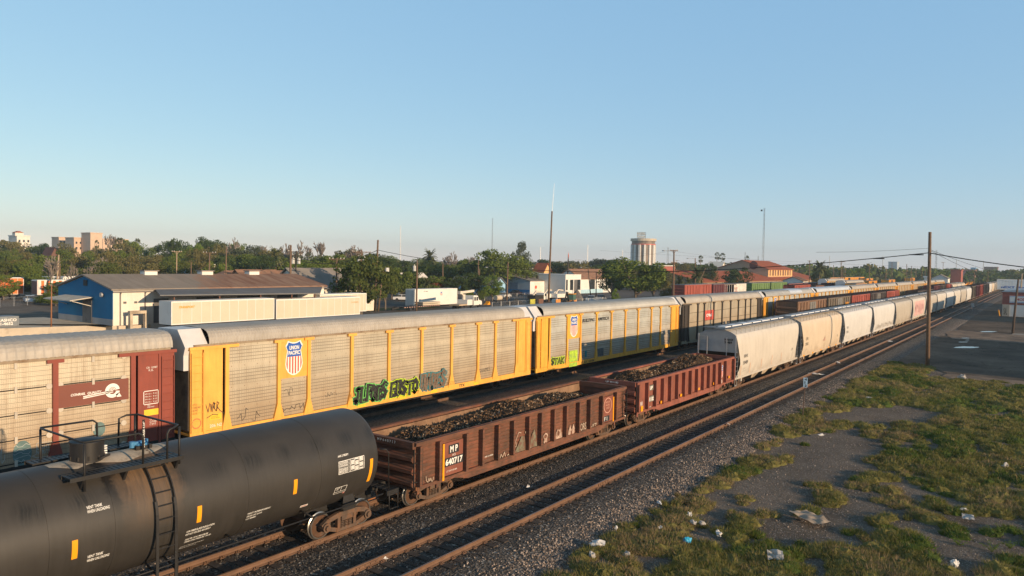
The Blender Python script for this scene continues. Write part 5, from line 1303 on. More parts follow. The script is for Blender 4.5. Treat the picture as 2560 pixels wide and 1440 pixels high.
def box_trailer(x0, y0, L, label, mt, z0=1.2, z1=3.9, w_=2.6, group='parked box trailers', wheels=True, name='box_trailer', cat='trailer'):
    root = thing(name, label, cat, (x0, y0, GZ), 0, group); z0 -= GZ; z1 -= GZ
    m = MB(); m.box(0, L, 0, w_, z0, z1); m.build('box', mt, root)
    m = MB()
    for q in (z0, z1-.12): m.box(-.03, L+.03, -.03, .0, q, q+.12)
    k_ = 1.25
    while wheels and k_ < L-.5: m.box(k_-.035, k_+.035, -.016, -.002, z0+.12, z1-.12); k_ += 1.25
    for q in (0, L): m.box(q-.06, q+.06, -.035, w_+.035, z0, z1+.02)
    m.box(-.03, L+.03, 0, w_, z1, z1+.05); m.build('trim', WHT, root)
    if wheels:
        for x in (L-3.2, L-1.9):
            for y in (.3, w_-.3): m = MB(); m.cyl((x, y-.15, .5), .5, .3, 'y', 14); m.build('wheel', W['blackst'], root)
        m = MB(); m.box(.5, L-.5, .5, w_-.5, z0-.25, z0); m.bar((2,.6,0), (2,.6,z0), .15); m.bar((2,w_-.6,0), (2,w_-.6,z0), .15); m.build('chassis', W['dark'], root)
    return root
CTR = M('cream_trailer_side', (.62,.53,.41), .55, 0, .05, .4, (.60,.50,.38), .35, .4)
tr1 = box_trailer(46.4, 82, 14.0, 'cream box trailer with small orange wording, nearest the cream warehouse wall', CTR)
m = MB(); letters(m, 'TRANSPORT', .9, 3.55, .28, side_fn(-.03), w=2.0, off=.03, shear=.3); m.build('lettering', W['orange'], tr1)
x2 = pxx(691, 83.5, 780); tr2 = box_trailer(x2, 83.5, pxx(899, 83.5, 780)-x2, 'longer cream box trailer to the right of its twin', CTR, 1.0, 3.62)
m = MB(); letters(m, 'CARRIER', 13.1, 3.2, .22, side_fn(-.03), w=1.5, off=.02); m.build('lettering', M('tan_letters', (.6,.42,.2), .7), tr2)
x3 = pxx(800, 88, 760); box_trailer(x3, 88, pxx(915, 88, 760)-x3, 'third cream trailer half hidden behind the longer one', CTR, 1.0, 3.85)
p = at_d(-60, 738, 150); box_trailer(p.x, p.y, 8.6, 'bright orange box trailer at the left edge', M('orange_box_paint', (.82,.19,.05), .6, 0, .06, .5), p.z, p.z+3.5)
p = at_d(94, 750, 150); sp = box_trailer(p.x, p.y, 7.5, 'box trailer painted with orange and white upright stripes', M('orange_box_paint', (.82,.19,.05)), .9, 3.9)
m = MB()
for k in range(5): m.box(.1+k*1.1, .65+k*1.1, -.05, -.02, 1.4, 4.3)
m.build('stripe', WHT, sp)
quad_on(sp, 'end_door', M('dusk_brown_door', (.16,.10,.09), .7), (p.x-.08,p.y+.1,1.0), (p.x-.08,p.y+2.5,3.7), .02)
p = at_d(118, 752, 168); box_trailer(p.x, p.y, 8.5, 'white box trailer behind the striped one', WHT, 1.2, 4.1)

def car(pos, rz, label, col, kind='car'):
    root = thing('parked_'+kind, label, kind, pos, rz, 'parked cars')
    pt = M('car_paint_'+col[0], col[1], .3, 0, .05, 1, spec=.5)
    m = MB(); L = 4.7 if kind == 'car' else 5.5
    prof = [(-L/2,.35),(L/2,.35),(L/2,.75),(L/2-.15,.92),(L*.22,1.0),(-L*.3,1.02),(-L/2,.95)]
    m.prism(prof, 'y', -.88, .88)
    m.build('body', pt, root, fix=True); m = MB()
    if kind == 'car': cab = [(-L*.38,1.0),(L*.24,.98),(L*.10,1.45),(-L*.22,1.46)]
    else: cab = [(-.6,1.0),(L*.26,.98),(L*.16,1.75),(-.5,1.78)]
    m.prism(cab, 'y', -.76, .76); gl = m.build('cabin', GLASS, root, fix=True); m = MB()
    m.prism([(cab[3][0]-.1,cab[3][1]),(cab[2][0]+.05,cab[2][1]),(cab[2][0],cab[2][1]+.06),(cab[3][0],cab[3][1]+.06)], 'y', -.72, .72)
    for q in (-.77, .71): m.box((cab[2][0]+cab[3][0])/2-.06, (cab[2][0]+cab[3][0])/2+.06, q, q+.06, 1.0, cab[3][1])
    m.build('roof', pt, root, fix=True)
    if kind != 'car': m = MB(); m.box(-L/2, -.6, -.88, -.8, .95, 1.25); m.box(-L/2, -.6, .8, .88, .95, 1.25); m.box(-L/2, -L/2+.08, -.88, .88, .95, 1.25); m.build('bed', pt, root)
    for x in (-L*.3, L*.32):
        for y in (-.9, .68): m = MB(); m.cyl((x,y,.34), .34, .22, 'y', 14); m.build('wheel', W['blackst'], root)
    for q in (-.6, .6): m = MB(); m.box(L/2-.02, L/2+.03, q-.18, q+.18, .62, .78); m.build('headlight', W['galv'], root)
    return root
G_ = lambda px, py: tuple(at_z(px, py, -.42))
car(tuple(at_z(74, 757, -.42)), 1.3, 'pale blue car parked left of the striped trailer', ('pale_blue', (.42,.52,.62)))
car(G_(1262, 745), .2, 'white saloon car in front of the light blue house', ('white', (.62,.62,.62)))
car(G_(1290, 738), .1, 'dark maroon car by the slate blue warehouse', ('maroon', (.06,.02,.025)))
car(G_(1008, 752), -.9, 'white vehicle nose showing left of the white container', ('white', (.62,.62,.62)))
car(G_(1478, 757), .3, 'pale blue pickup truck below the white office', ('pale_blue', (.42,.52,.62)), 'pickup')
car(G_(1502, 754), .3, 'silver crew pickup beside the pale blue pickup', ('silver', (.5,.52,.54)), 'pickup')
car(G_(1662, 745), .15, 'blue car under the big round tree', ('blue', (.05,.10,.16)))
car(G_(1676, 744), .15, 'dark red car between the big tree and the red boxcar', ('dark_red', (.13,.03,.03)))
car(G_(1285, 762), .1, 'dark car behind the mesh fence', ('black', (.03,.03,.035)))

# white container with shields, crane truck, low trailer
p = at_z(1037, 769, -.42); wc = box_trailer(p.x, p.y, at_y(1142, 765, p.y).x-p.x, 'white shipping container with small red shields and a ribbed end', WHT, -.1, 3.3, group=None, wheels=False, name='shipping_container', cat='container')
pw = at_z(1017, 767, -.42)
m = MB()
for k in range(7): m.box(-.1, -.03, .15+k*.36, .32+k*.36, .5, 3.6)
m.build('end_rib', PALEB, wc)
for x, y_, nm in ((8.2, -.04, 'emblem'),): shield(wc, x, 2.3, .6, .85, y_)
m = MB(); letters(m, 'UP 1402', 2.6, 3.2, .22, side_fn(-.03), w=1.3); m.build('lettering', W['blackst'], wc)
ct = thing('crane_truck', 'white crane truck with folded boom parked by the white container', 'truck', tuple(at_z(1168, 774, -.42)), .12)
m = MB(); m.box(-4.6, 3.6, -.5, .5, .7, 1.0); m.build('chassis', W['dark'], ct)
m = MB(); m.prism([(.5,.9),(2.6,.9),(2.6,1.9),(2.15,2.8),(.5,2.9)], 'y', -1.15, 1.15); cabm = m.build('cab', WHT, ct, fix=True)
m = MB(); m.prism([(2.6,.9),(4.1,.9),(4.1,1.45),(3.9,1.7),(2.6,1.95)], 'y', -.95, .95); m.build('bonnet', WHT, ct, fix=True)
for x0_, x1_ in ((.8,1.35),(1.6,2.2)): m = MB(); m.box(x0_, x1_, -1.18, -1.14, 1.8, 2.55); m.build('side_window', GLASS, ct)
m = MB(); m.box(-1.9, .2, -1.2, 1.2, 1.0, 2.1); m.build('tool_box', WHT, ct); m = MB(); m.box(-4.8, -1.9, -1.2, 1.2, 1.0, 1.25); m.build('bed', M('rusty_cream_bed', (.5,.38,.26), .8), ct)
m = MB(); m.cyl((-1.4,0,2.1), .35, 1.0, 'z', 12); m.bar((-2.6,0,3.5), (2.2,0,3.75), .5, .45); m.bar((-1.4,0,2.6), (-2.2,0,3.4), .3); m.box(-3.1, -2.5, -.35, .35, 3.2, 3.8); m.build('crane_boom', M('cream_boom', (.66,.58,.48), .6), ct)
for x in (-3.4, -2.2, 3.1):
    for y in (-1.05, .75): m = MB(); m.cyl((x,y,.5), .5, .32, 'y', 14); m.build('wheel', W['blackst'], ct)
m = MB(); ladder(m, -.1, .4, -1.25, .5, 2.6, 6); m.build('ladder', W['galv'], ct)
ft = thing('flatbed_trailer', 'dark low flatbed trailer with a stack of pale slabs', 'trailer', tuple(at_z(1045, 776, -.42)), .1)
m = MB(); m.box(-6, 6, -1.2, 1.2, .7, .95); m.bar((-6,0,.8), (-8,0,.6), .3); m.build('deck', W['dark'], ft); m = MB()
for k in range(16): m.box(-5.7+k*.72, -5.4+k*.72, -1.22, -1.2, .78, .9)
m.build('marker_strip', M('red_white_marker', (.6,.35,.3), .6), ft)
for x in (-3.6, -2.4): m = MB(); m.cyl((x,-1.1,.4), .4, .25, 'y', 12); m.build('wheel', W['blackst'], ft)
for k in range(2): tag(MB().box(.2, 5.2, -1.1, 1.1, 1.0+.35*k, 1.27+.35*k).build('concrete_slab', CONC, None, loc=tuple(ft.location)), ('lower', 'upper')[k]+' pale slab stacked on the dark flatbed trailer', 'slab', 'slabs on the flatbed')
# service trucks and digger in the pavement yard
def service_truck(px, py, label, rz=.1):
    root = thing('service_truck', label, 'truck', G_(px, py), rz, 'service trucks')
    m = MB(); m.box(-3.4, 3.0, -.5, .5, .6, .9); m.build('chassis', W['dark'], root); m = MB(); m.prism([(1.0,.8),(3.2,.8),(3.2,1.6),(2.5,2.4),(1.0,2.45)], 'y', -1.05, 1.05); m.build('cab', WHT, root, fix=True)
    m = MB(); m.box(-3.4, .9, -1.1, 1.1, .9, 1.9); m.build('body', WHT if 'white' in label else W['dark'], root); m = MB(); m.box(1.5, 2.4, -1.07, -1.05, 1.6, 2.25); m.build('side_window', GLASS, root)
    m = MB(); m.bar((-2.6,0,1.9), (-1.0,0,2.9), .3); m.bar((-1.0,0,2.9), (1.5,0,2.7), .25); m.build('hoist', M('cream_boom', (.66,.58,.48)), root)
    for x in (-2.3, 2.3):
        for y in (-1.05, .8): m = MB(); m.cyl((x,y,.45), .45, .26, 'y', 12); m.build('wheel', W['blackst'], root)
    return root
service_truck(1345, 757, 'dark backed service truck left of the tall mast'); service_truck(1372, 752, 'white service truck behind the tall mast'); service_truck(1400, 752, 'white bodied service truck right of the tall mast', .05)
bh = thing('backhoe', 'green and orange roofed digger in front of the white office', 'digger', G_(1428, 765), .2)
m = MB(); m.box(-1.6, 2.2, -.6, .6, .7, 1.4); m.build('body', M('orange_machine', (.6,.25,.06), .6), bh); m = MB(); m.box(-.8, .8, -.75, .75, 1.4, 2.7); m.build('cab', M('green_glass', (.08,.16,.13), .3), bh); m = MB(); m.box(-.95, .95, -.85, .85, 2.7, 2.85); m.build('cab_roof', W['orange'], bh)
m = MB(); m.bar((-1.6,0,1.2), (-3.2,0,3.3), .3); m.bar((-3.2,0,3.3), (-4.2,0,1.4), .25); m.box(-4.6, -4.0, -.4, .4, .8, 1.4); m.build('digging_arm', W['dark'], bh)
for x, r_ in ((-1.2,.7),(1.5,.5)):
    for y in (-.95, .65): m = MB(); m.cyl((x,y,r_), r_, .3, 'y', 14); m.build('wheel', W['blackst'], bh)
gp = thing('gravel_heap', 'grey pyramid of gravel beside the digger', 'heap', G_(1442, 758)); m = MB(); n = 26
m.loft([[(r_*math.cos(2*math.pi*k/n)*(1+.1*math.sin(5*k)), r_*math.sin(2*math.pi*k/n), z) for k in range(n)] for r_, z in ((2.6,0),(1.7,1.0),(.9,2.3),(.1,3.4))], True, True); m.build('heap', M('dark_gravel', (.13,.12,.11), .95, 0, .3, 3, bump=.6, bs=10), gp)
for px, py, lb, mt in ((1331, 770, 'green and yellow hoarding board by the mast foot', M('green_yellow_board', (.42,.40,.06), .7, 0, .4, .8)), (1352, 769, 'grey brown board on the fence beside the mast foot', TRIM), (1395, 770, 'orange stack of barrier panels', M('orange_machine', (.6,.25,.06)))):
    q = thing('site_board', lb, 'board', G_(px, py), .1); m = MB(); m.box(-1.1, 1.1, -.06, .06, .2, 1.9); m.build('panel', mt, q); m = MB(); m.bar((-.9,0,0), (-.9,0,.4), .08); m.bar((.9,0,0), (.9,0,.4), .08); m.build('foot', W['galv'], q)
tk = thing('water_trailer', 'small tank on wheels in front of the dark hedge', 'trailer', G_(1245, 758)); m = MB(); m.cyl((-1,0,1.3), .6, 2.0, 'x', 14); m.build('tank', CONC, tk); m = MB(); m.box(-1.2, 1.6, -.6, .6, .55, .75); m.build('frame', W['dark'], tk)
for y in (-.75, .55): m = MB(); m.cyl((0,y,.35), .35, .2, 'y', 12); m.build('wheel', W['blackst'], tk)
og = thing('orange_skid', 'small orange machine attachment beside the crane truck', 'machine', G_(1217, 763)); m = MB(); m.prism([(-.8,0),(.7,0),(.4,.9),(.1,.5)], 'y', -.5, .5); m.build('blade', W['orange'], og, fix=True)
tk2 = thing('white_cylinder', 'small white gas tank behind the hoarding board', 'tank', G_(1388, 762)); m = MB(); m.cyl((-.8,0,.9), .5, 1.6, 'x', 14); m.build('tank', WHT, tk2); m = MB(); m.box(-.6, -.4, -.4, .4, 0, .5); m.box(.2, .4, -.4, .4, 0, .5); m.build('foot', W['dark'], tk2)

def mesh_fence(a, b_, label, h=1.7, step=3.0, mesh=True):
    root = thing('mesh_fence', label, 'fence', (a[0], a[1], GZ), 0, 'wire mesh fences'); d = Vector((b_[0]-a[0], b_[1]-a[1], 0)); n = max(1, int(d.length/step))
    for k in range(n+1):
        q = d*k/n; m = MB(); m.tube([(q.x,q.y,0),(q.x,q.y,h)], .045, 6); m.build('post', W['galv'], root)
    m = MB(); m.tube([(0,0,h-.05), (d.x,d.y,h-.05)], .025, 5)
    k = 0
    nw = int(d.length/.3)
    for k in range(nw):
        q = d*k/nw; q2 = d*min(1, (k+4)/nw)
        m.bar((q.x,q.y,.1), (q2.x,q2.y,h-.05), .008); m.bar((q.x,q.y,h-.05), (q2.x,q2.y,.1), .008)
    m.build('wire_mesh', W['galv'], root); return root
mesh_fence(at_z(1190, 752), at_z(1330, 747), 'mesh fence in front of the light blue house'); mesh_fence(at_z(1230, 776), at_z(1335, 768), 'nearer mesh fence left of the hoarding board'); mesh_fence(at_z(0, 768), at_z(100, 760), 'mesh fence by the road at the left edge'); mesh_fence(at_z(1440, 765), at_z(1540, 757), 'mesh fence with pickups behind it')

# slate blue warehouse, light blue house, white office
def corner(px, py, z=-.42): return at_z(px, py, z)
p = at_z(1325, 735); X0, Yn = p.x, p.y
x1 = at_y(1415, 722, Yn).x; yb = 155.
sb = walls('warehouse', 'big warehouse with slate blue gable end and white side with two doors', 'warehouse', X0, x1, Yn, yb, -.45, at_y(1325, 703, Yn).z, at_x(1245, 681, X0).z, WHT, MROOF)
quad_on(sb, 'end_wall', PALEB, (X0-.02,Yn,-.4), (X0-.06,yb,at_y(1325,703,Yn).z-.1), .01)
e_ = at_y(1325,703,Yn).z-.1; r_ = 5.75; m = MB(); oo = Vector(sb.location)
m.prism([(Yn-oo.y,e_-oo.z),(yb-oo.y,e_-oo.z),((Yn+yb)/2-oo.y,r_-oo.z)], 'x', X0-.08-oo.x, X0-.02-oo.x); m.build('gable_end', PALEB, sb, fix=True)
quad_on(sb, 'blue_band', BLUEB, (X0-.1,Yn,-.4), (X0-.14,yb,.9), .01)
for pa, pb in ((1337,1349),(1390,1402)):
    quad_on(sb, 'door', CRM, (at_y(pa,720,Yn).x,Yn-.05,-.3), (at_y(pb,720,Yn).x,Yn-.1,at_y(pa,707,Yn).z))
a_, b2 = at_x(1275, 727, X0), at_x(1295, 727, X0); quad_on(sb, 'end_door', M('slate_door', (.14,.21,.31), .8), (X0-.1,a_.y,.9), (X0-.14,b2.y,at_x(1285,706,X0).z), .01)
q = at_y(1340, 718, Yn-.12); m = MB(); m.cyl(tuple(Vector(q)-oo), .55, .06, 'y', 20); m.build('stop_sign', SRED, sb)
xe = at_y(1405, 718, Yn).x; quad_on(sb, 'window', TRIM, (xe+2,Yn-.05,1.2), (xe+4,Yn-.1,2.9))
for k in range(6): m = MB(); m.cyl((-12+k*6, -12, 5.9-oo.z-1.6), .35, 1.0, 'z', 10); m.build('roof_vent', W['dark'], sb)
p = at_z(1236, 737); q = at_z(1262, 736); X_ = p.x
lb = walls('house', 'small light blue gabled house with a long grey roof left of the slate warehouse', 'house', X_, X_+5.4, p.y, p.y+17, -.45, 2.7, 4.6, SKYB, MROOF, 'y', .5)
quad_on(lb, 'gable_vent', W['blackst'], (X_+2.3,p.y-.03,3.3), (X_+3.0,p.y-.08,3.9))
p = at_z(1413, 736); Xo, Yo = p.x, p.y; x1 = at_y(1448, 736, Yo).x
of = walls('office_building', 'white flat fronted office with narrow dark windows', 'office', Xo, x1+1, Yo, Yo+14, -.45, at_y(1430, 688, Yo).z, at_y(1430, 688, Yo).z, WHT, WHT, over=.05)
for pp in (1415, 1425, 1429, 1443, 1447): 
    xa = at_y(pp, 715, Yo).x; quad_on(of, 'window', GLASS, (xa,Yo-.03,.9), (xa+.9,Yo-.08,4.2))
xa = at_y(1435, 715, Yo).x; quad_on(of, 'door', DARKD, (xa,Yo-.03,-.4), (xa+2.4,Yo-.08,4.2))
of2 = walls('office_building', 'white building with brown gable roof and pale blue base behind the office', 'office', x1+2, at_y(1535, 736, Yo).x, Yo+1, Yo+10, -.45, at_y(1465, 697, Yo).z, at_y(1465, 697, Yo).z+3.0, WHT, BROOFH)
quad_on(of2, 'blue_base', M('pale_blue_base', (.40,.60,.70), .8), (x1+2,Yo+.95,-.4), (at_y(1513,736,Yo).x,Yo+.9,.9))
for pa, pb in ((1481,1493),(1520,1524),(1526,1534)): quad_on(of2, 'window', GLASS, (at_y(pa,715,Yo).x,Yo+.95,.9), (at_y(pb,715,Yo).x,Yo+.9,4.3))
# red roofed depot
YDp = 108.; xa = at_y(1752, 700, YDp).x; xb = at_y(2045, 705, YDp).x
dep = walls('depot_building', 'long low depot with a broad terracotta roof behind the boxcars', 'depot', xa, xb, YDp, YDp+30, -.45, at_y(1800, 703, YDp).z, at_y(1800, 678, YDp+15).z, TAN, TROOF, 'x', 1.2)
xc = at_y(1920, 690, YDp+4).x; xd = at_y(1980, 690, YDp+4).x
dt = walls('depot_building', 'taller two storey depot block with terracotta roof, dark round gable vent and orange side', 'depot', xc, xd, YDp+4, YDp+30, -.45, at_y(1950, 673, YDp+4).z, at_x(1885, 651, xc).z, TAN, TROOF, 'x', 1.0)
zt, zb = at_y(1950, 674, YDp+4).z, at_y(1950, 689, YDp+4).z
quad_on(dt, 'side_wall', ORW, (xc+.1,YDp+3.96,zb-.4), (xd-.1,YDp+3.9,zt))  # orange panel laid over the tan long side
for k in range(9): xx = xc+2.2+k*(xd-xc-3)/9; quad_on(dt, 'window', TRIM, (xx,YDp+3.86,zb), (xx+1.6+.8*(k % 2),YDp+3.8,zt-.3))
q = at_x(1884, 663, xc-.1); m = MB(); m.cyl(tuple(Vector(q)-Vector(dt.location)), 2.1, -.15, 'x', 24); m.build('round_vent', M('maroon_disc', (.13,.05,.045), .8), dt)
dl = walls('depot_building', 'low terracotta roofed wing at the left of the depot', 'depot', at_y(1648, 705, 128).x, xa-2, 122, 134, -.45, 4.2, 7.6, TAN, TROOF, 'x', 1.0)
ws = walls('shop_building', 'two storey grey building with red band right of the big round tree', 'shop', at_y(1655, 705, 150).x, at_y(1684, 705, 150).x, 150, 170, -.45, 9.2, 9.2, GRYW, WHT, over=.3)
quad_on(ws, 'red_band', BRKR, (ws.location.x-8,149.95,6.6), (ws.location.x+8,149.9,8.9))
for k in range(4): quad_on(ws, 'window', GLASS, (ws.location.x-7+k*3.8,149.95,3.4), (ws.location.x-5+k*3.8,149.9,5.8))
# round tower hotel with roof sign
D = 720.; c_ = at_d(1607, 668, D); R_ = 62/2*D/F; zt = at_d(1607, 597, D).z
tw = thing('tower_block', 'round striped tower hotel with a lattice sign on top', 'tower', (c_.x, c_.y, GZ))
H_ = zt-GZ; n = 14
m = MB(); m.cyl((0,0,0), R_*.93, H_-1, 'z', 42); m.build('window_wall', M('dark_tower_glass', (.19,.145,.115), .6, 0, .3, .15, (.30,.21,.14), .45, .1), tw)
for k in range(n):
    a = 2*math.pi*(k+.3)/n; m = MB()
    e1 = Vector((math.cos(a), math.sin(a), 0)); e2 = Vector((-math.sin(a), math.cos(a), 0))
    vs = [e1*(R_*.9)-e2*1.2, e1*(R_*.9)+e2*1.2, e1*(R_*1.0)+e2*.9, e1*(R_*1.0)-e2*.9]
    m.loft([[(p_.x,p_.y,z) for p_ in vs] for z in (0, H_-6)], True, True); m.build('white_pier', WHT, tw)
m = MB(); m.cyl((0,0,H_-6), R_*.98, .8, 'z', 42); m.build('red_ring', CPRED, tw)
m = MB(); m.cyl((0,0,H_-2.4), R_*1.03, 2.4, 'z', 28); m.build('parapet', CONC, tw)
v_ = Vector((c_.x, c_.y, 0)).normalized(); side = Vector((v_.y, -v_.x, 0)); base = Vector((0,0,H_))-side*2.0
m = MB()
for i in range(7): q = base+side*(-4+i*1.3); m.bar(q, q+Vector((0,0,6.2)), .25)
for z in (.8, 2.6, 4.4, 6.2): m.bar(base+side*-4.2+Vector((0,0,z)), base+side*4.2+Vector((0,0,z)), .25)
m.build('sign_frame', W['steel'], tw)
m = MB(); g = base-v_*.3
letters(m, 'HOTEL', 0, 0, 2.0, lambda u, w_: tuple(g+side*(-3.9+u)+Vector((0,0,3.9+w_))), w=7.6, off=.02); letters(m, 'POSADA', 0, 0, 1.8, lambda u, w_: tuple(g+side*(-3.9+u)+Vector((0,0,1.2+w_))), w=7.6, off=.02); m.build('sign_letter', CONC, tw)
# far hotels on the left
def block(label, pxa, pxb, yt, D, dep_, mt, cat='hotel', name='hotel_building', win=0, roofm=None):
    p0 = at_d(pxa, yt, D); k = (pxb-pxa)*D/F; x1_ = p0.x+k*1.05; zt_ = p0.z
    root = thing(name, label, cat, (p0.x, p0.y, GZ)); m = MB()
    wx = at_y(pxb, yt, p0.y).x-p0.x
    yw = 0
    if pxa > 1900: wx, yw = dep_, at_x(pxb, yt, p0.x).y-p0.y; dep_ = 0
    m.box(0, wx, yw, dep_, 0, zt_-GZ); m.build('wall', mt, root); m = MB(); m.box(-.3, wx+.3, yw-.3, dep_+.3, zt_-GZ, zt_-GZ+.6); m.build('roof', roofm or mt, root)
    for fl in range(2 if win else 0):
        for i in range(win): m = MB(); x_ = wx*(i+.6)/win; m.box(x_-.6, x_+.6, -.08, -.02, zt_-GZ-4.2-fl*4, zt_-GZ-2.6-fl*4); m.build('window', GLASS, root)
    return root
hb = block('pale hotel block with a small red capped turret, far left skyline', 42, 75, 590, 520, 14, CRM, win=3)
hz0 = at_d(42, 590, 520).z-GZ; m = MB(); m.box(-1.0, 4.2, 0, 5, hz0, hz0+2.4); m.build('turret', CRM, hb); m = MB(); m.prism([(-1.3,hz0+2.4),(4.5,hz0+2.4),(1.6,hz0+3.6)], 'y', -.3, 5.3); m.build('turret_roof', TROOF, hb)
block('pink brick wing at the left of the far hospital', 147, 172, 594, 560, 12, PINKB, win=3); block('long pink brick wing in the middle of the far hospital', 185, 226, 595, 545, 14, PINKB, win=4)
block('tall pink brick tower of the far hospital', 226, 256, 583, 540, 14, PINKB); block('low pink brick wing right of the hospital tower', 257, 320, 598, 575, 12, PINKB, win=5)
# neighbourhood houses between the trees
for (px, py, D, L, Dp, ev, rg, wm, rm, ax, lb) in ((483, 660, 215, 11, 8, 3.2, 6.0, SKYB, MROOF, 'x', 'blue gabled house with white chimney among the trees'), (392, 664, 225, 4, 5, 3.4, 6.2, CRM, TROOF, 'y', 'cream gabled dormer house peeking over bushes'), (560, 692, 150, 10, 10, 3.6, 6.3, TAN, BROOFH, 'x', 'brown hip roofed house just behind the warehouse ridge'), (625, 693, 150, 9, 9, 3.6, 6.6, TAN, BROOFH, 'x', 'reddish brown roofed house behind the right roof vent'), (668, 700, 155, 9, 9, 4.0, 6.4, GRYW, BROOFH, 'x', 'dark roofed house left of the tall pole pair'), (760, 716, 128, 17, 9, 4.2, 7.4, CRM, MROOF, 'x', 'cream building with pale metal roof right of the warehouse'), (385, 641, 330, 16, 9, 4.0, 8.0, GRYW, MROOF, 'x', 'grey roofed house with brick chimneys far among trees'), (122, 622, 330, 5, 9, 7, 12.3, TRIM, M('maroon_roof', (.15,.06,.05), .95), 'y', 'dark red steep roof in front of the hospital'), (1020, 690, 210, 9, 6, 3.6, 5.6, CRM, CRM, 'x', 'cream wall showing behind the tree right of the poles'), (1050, 704, 190, 11, 7, 2.6, 4.6, TAN, BROOFH, 'x', 'brown roofed low house behind the white container'), (1085, 705, 186, 3, 4, 2.4, 4.0, M('salmon_wall', (.6,.3,.2), .8), TROOF, 'y', 'little salmon gabled shed behind the white container'), (1293, 672, 300, 12, 8, 7, 7, CRM, CRM, 'x', 'cream block with red edge behind the slate warehouse'), (1360, 678, 260, 4, 4, 6.8, 9.2, ORW, TROOF, 'y', 'small orange gabled house above the warehouse roof'), (1802, 668, 420, 8, 8, 8, 12, CRM, CRM, 'y', 'little cream gabled house near the far fan palms'), (2008, 694, 300, 8, 8, 4, 5.5, WHT, BROOFH, 'x', 'small white house left of the far date palm'), (2087, 695, 380, 12, 8, 4, 4.6, CONC, CONC, 'x', 'tan low wall building beyond the yellow boxcars'), (2370, 694, 420, 10, 8, 5, 7, WHT, MROOF, 'x', 'small white house left of the red box building'), (150, 655, 230, 14, 8, 4, 4.2, M('tan_shed', (.30,.22,.16), .9), TRIM, 'x', 'tan shed half hidden behind the bare tree')):
    p = at_d(px, py, D); hs = walls('house', lb, 'house', p.x, p.x+L, p.y, p.y+Dp, -.45, ev, rg, wm, rm, ax, .5, 'houses among the trees', hip=.7 if 'hip' in lb else 0)
    if 'chimney' in lb: m = MB(); m.box(1.5, 3.2, -1.5, -.3, 3, 7.6); m.build('chimney', WHT, hs)
    if rg > ev+1: quad_on(hs, 'window', GLASS, (p.x+L*.3,p.y-.03,1.4), (p.x+L*.5,p.y-.08,2.8))
for (pa, pb, yt, D, dep_, mt, lb) in ((2377, 2403, 676, 430, 12, BRKR, 'red box building near the far locomotives'), (2404, 2438, 676, 520, 12, M('dusty_pink_wall', (.5,.25,.22), .8), 'dusty pink building right of the red box'), (2460, 2494, 668, 900, 20, M('far_brown_wall', (.20,.11,.09), .8), 'dark brown block on the right skyline'), (2221, 2243, 655, 1150, 20, PALEB, 'hazy blue office block on the skyline left of the pole'), (2310, 2322, 694, 300, 4, WHT, 'white box by the end of the tan carriers'), (2427, 2440, 670, 800, 10, SKYB, 'pale blue sign board block on the right skyline')):
    block(lb, pa, pb, yt, D, dep_, mt, 'building', 'far_building')
# right hand red and white shop, truck, barrier
X0 = 192.; sh = thing('shop_building', 'red over white shop with a white sign board at the right edge', 'shop', (X0, 7.2, GZ)); Yf = at_x(2506, 760, X0).y
m = MB(); m.box(0, 24, -30+Yf-7.2, Yf-7.2, 0, 2.6); m.build('lower_wall', WHT, sh); m = MB(); m.box(-.05, 24, -30+Yf-7.2, Yf-7.15, 2.6, 5.3); m.build('upper_wall', BRKR, sh)
m = MB(); m.prism([(-30+Yf-7.4,5.3),(Yf-7.0,5.3),(Yf-7.4,5.6),(-15,6.6),(-30+Yf-7.0,5.6)], 'x', -.2, 24.2); m.build('roof', PALEB, sh, fix=True)
ya, yb_ = at_x(2524, 747, X0).y-7.2, at_x(2575, 747, X0).y-7.2
m = MB(); m.box(-.12, -.05, yb_, ya, 3.0, 4.5); sg = m.build('sign_board', WHT, sh)
m = MB(); fn = lambda u, w_: (-.14, ya-1.2-u, 3.5+w_)
letters(m, 'MODERN', 0, 0, .55, fn, w=3.0, off=.03); m.build('lettering', CPRED, sg); m = MB(); m.box(-.15, -.125, yb_, ya, 3.12, 3.2); m.box(-.15, -.125, yb_, ya, 4.36, 4.42); blob(m, 0, 0, 0, 0, 0); m.build('sign_line', BLUE, sg)
m = MB(); m.box(-.1, -.02, Yf-7.2-1.3, Yf-7.25, .05, 2.6); m.build('corner_panel', CONC, sh); m = MB(); fn = lambda u, w_: (-.12, Yf-7.5-u, .4+w_); letters(m, 'SAL', 0, 0, 1.5, fn, w=.6); m.build('lettering', W['blackst'], sh)
br_ = thing('barrier_post', 'yellow guard post at the corner of the red shop', 'bollard', tuple(at_z(2499, 790, -.42))); m = MB(); m.tube([(0,0,0),(0,.25,1.3)], .14, 10); m.build('post', W['orange'], br_)
mb_ = thing('meter_post', 'grey utility box on a post beside the rails', 'post', tuple(at_z(2431, 780, -.42))); m = MB(); m.tube([(0,0,0),(0,0,1.3)], .07, 8); m.build('post', W['galv'], mb_); m = MB(); m.box(-.2, .2, -.28, .28, 1.2, 2.0); m.build('box', W['galv'], mb_)
p = at_d(2493, 712, 330); tk = box_trailer(p.x, p.y-10, 14, 'pale blue semi trailer with dark lettering far down the street', M('pale_blue_trailer', (.50,.58,.66), .5), 1.3, at_d(2493, 698, 330).z, 2.6, None)
tk.rotation_euler = (0, 0, -1.45); tk.location = (p.x, p.y, GZ); m = MB(); letters(m, 'nEXT day', 1.5, 2.2, 1.2, side_fn(-.04), w=9, off=.04); m.build('lettering', BLUE, tk)
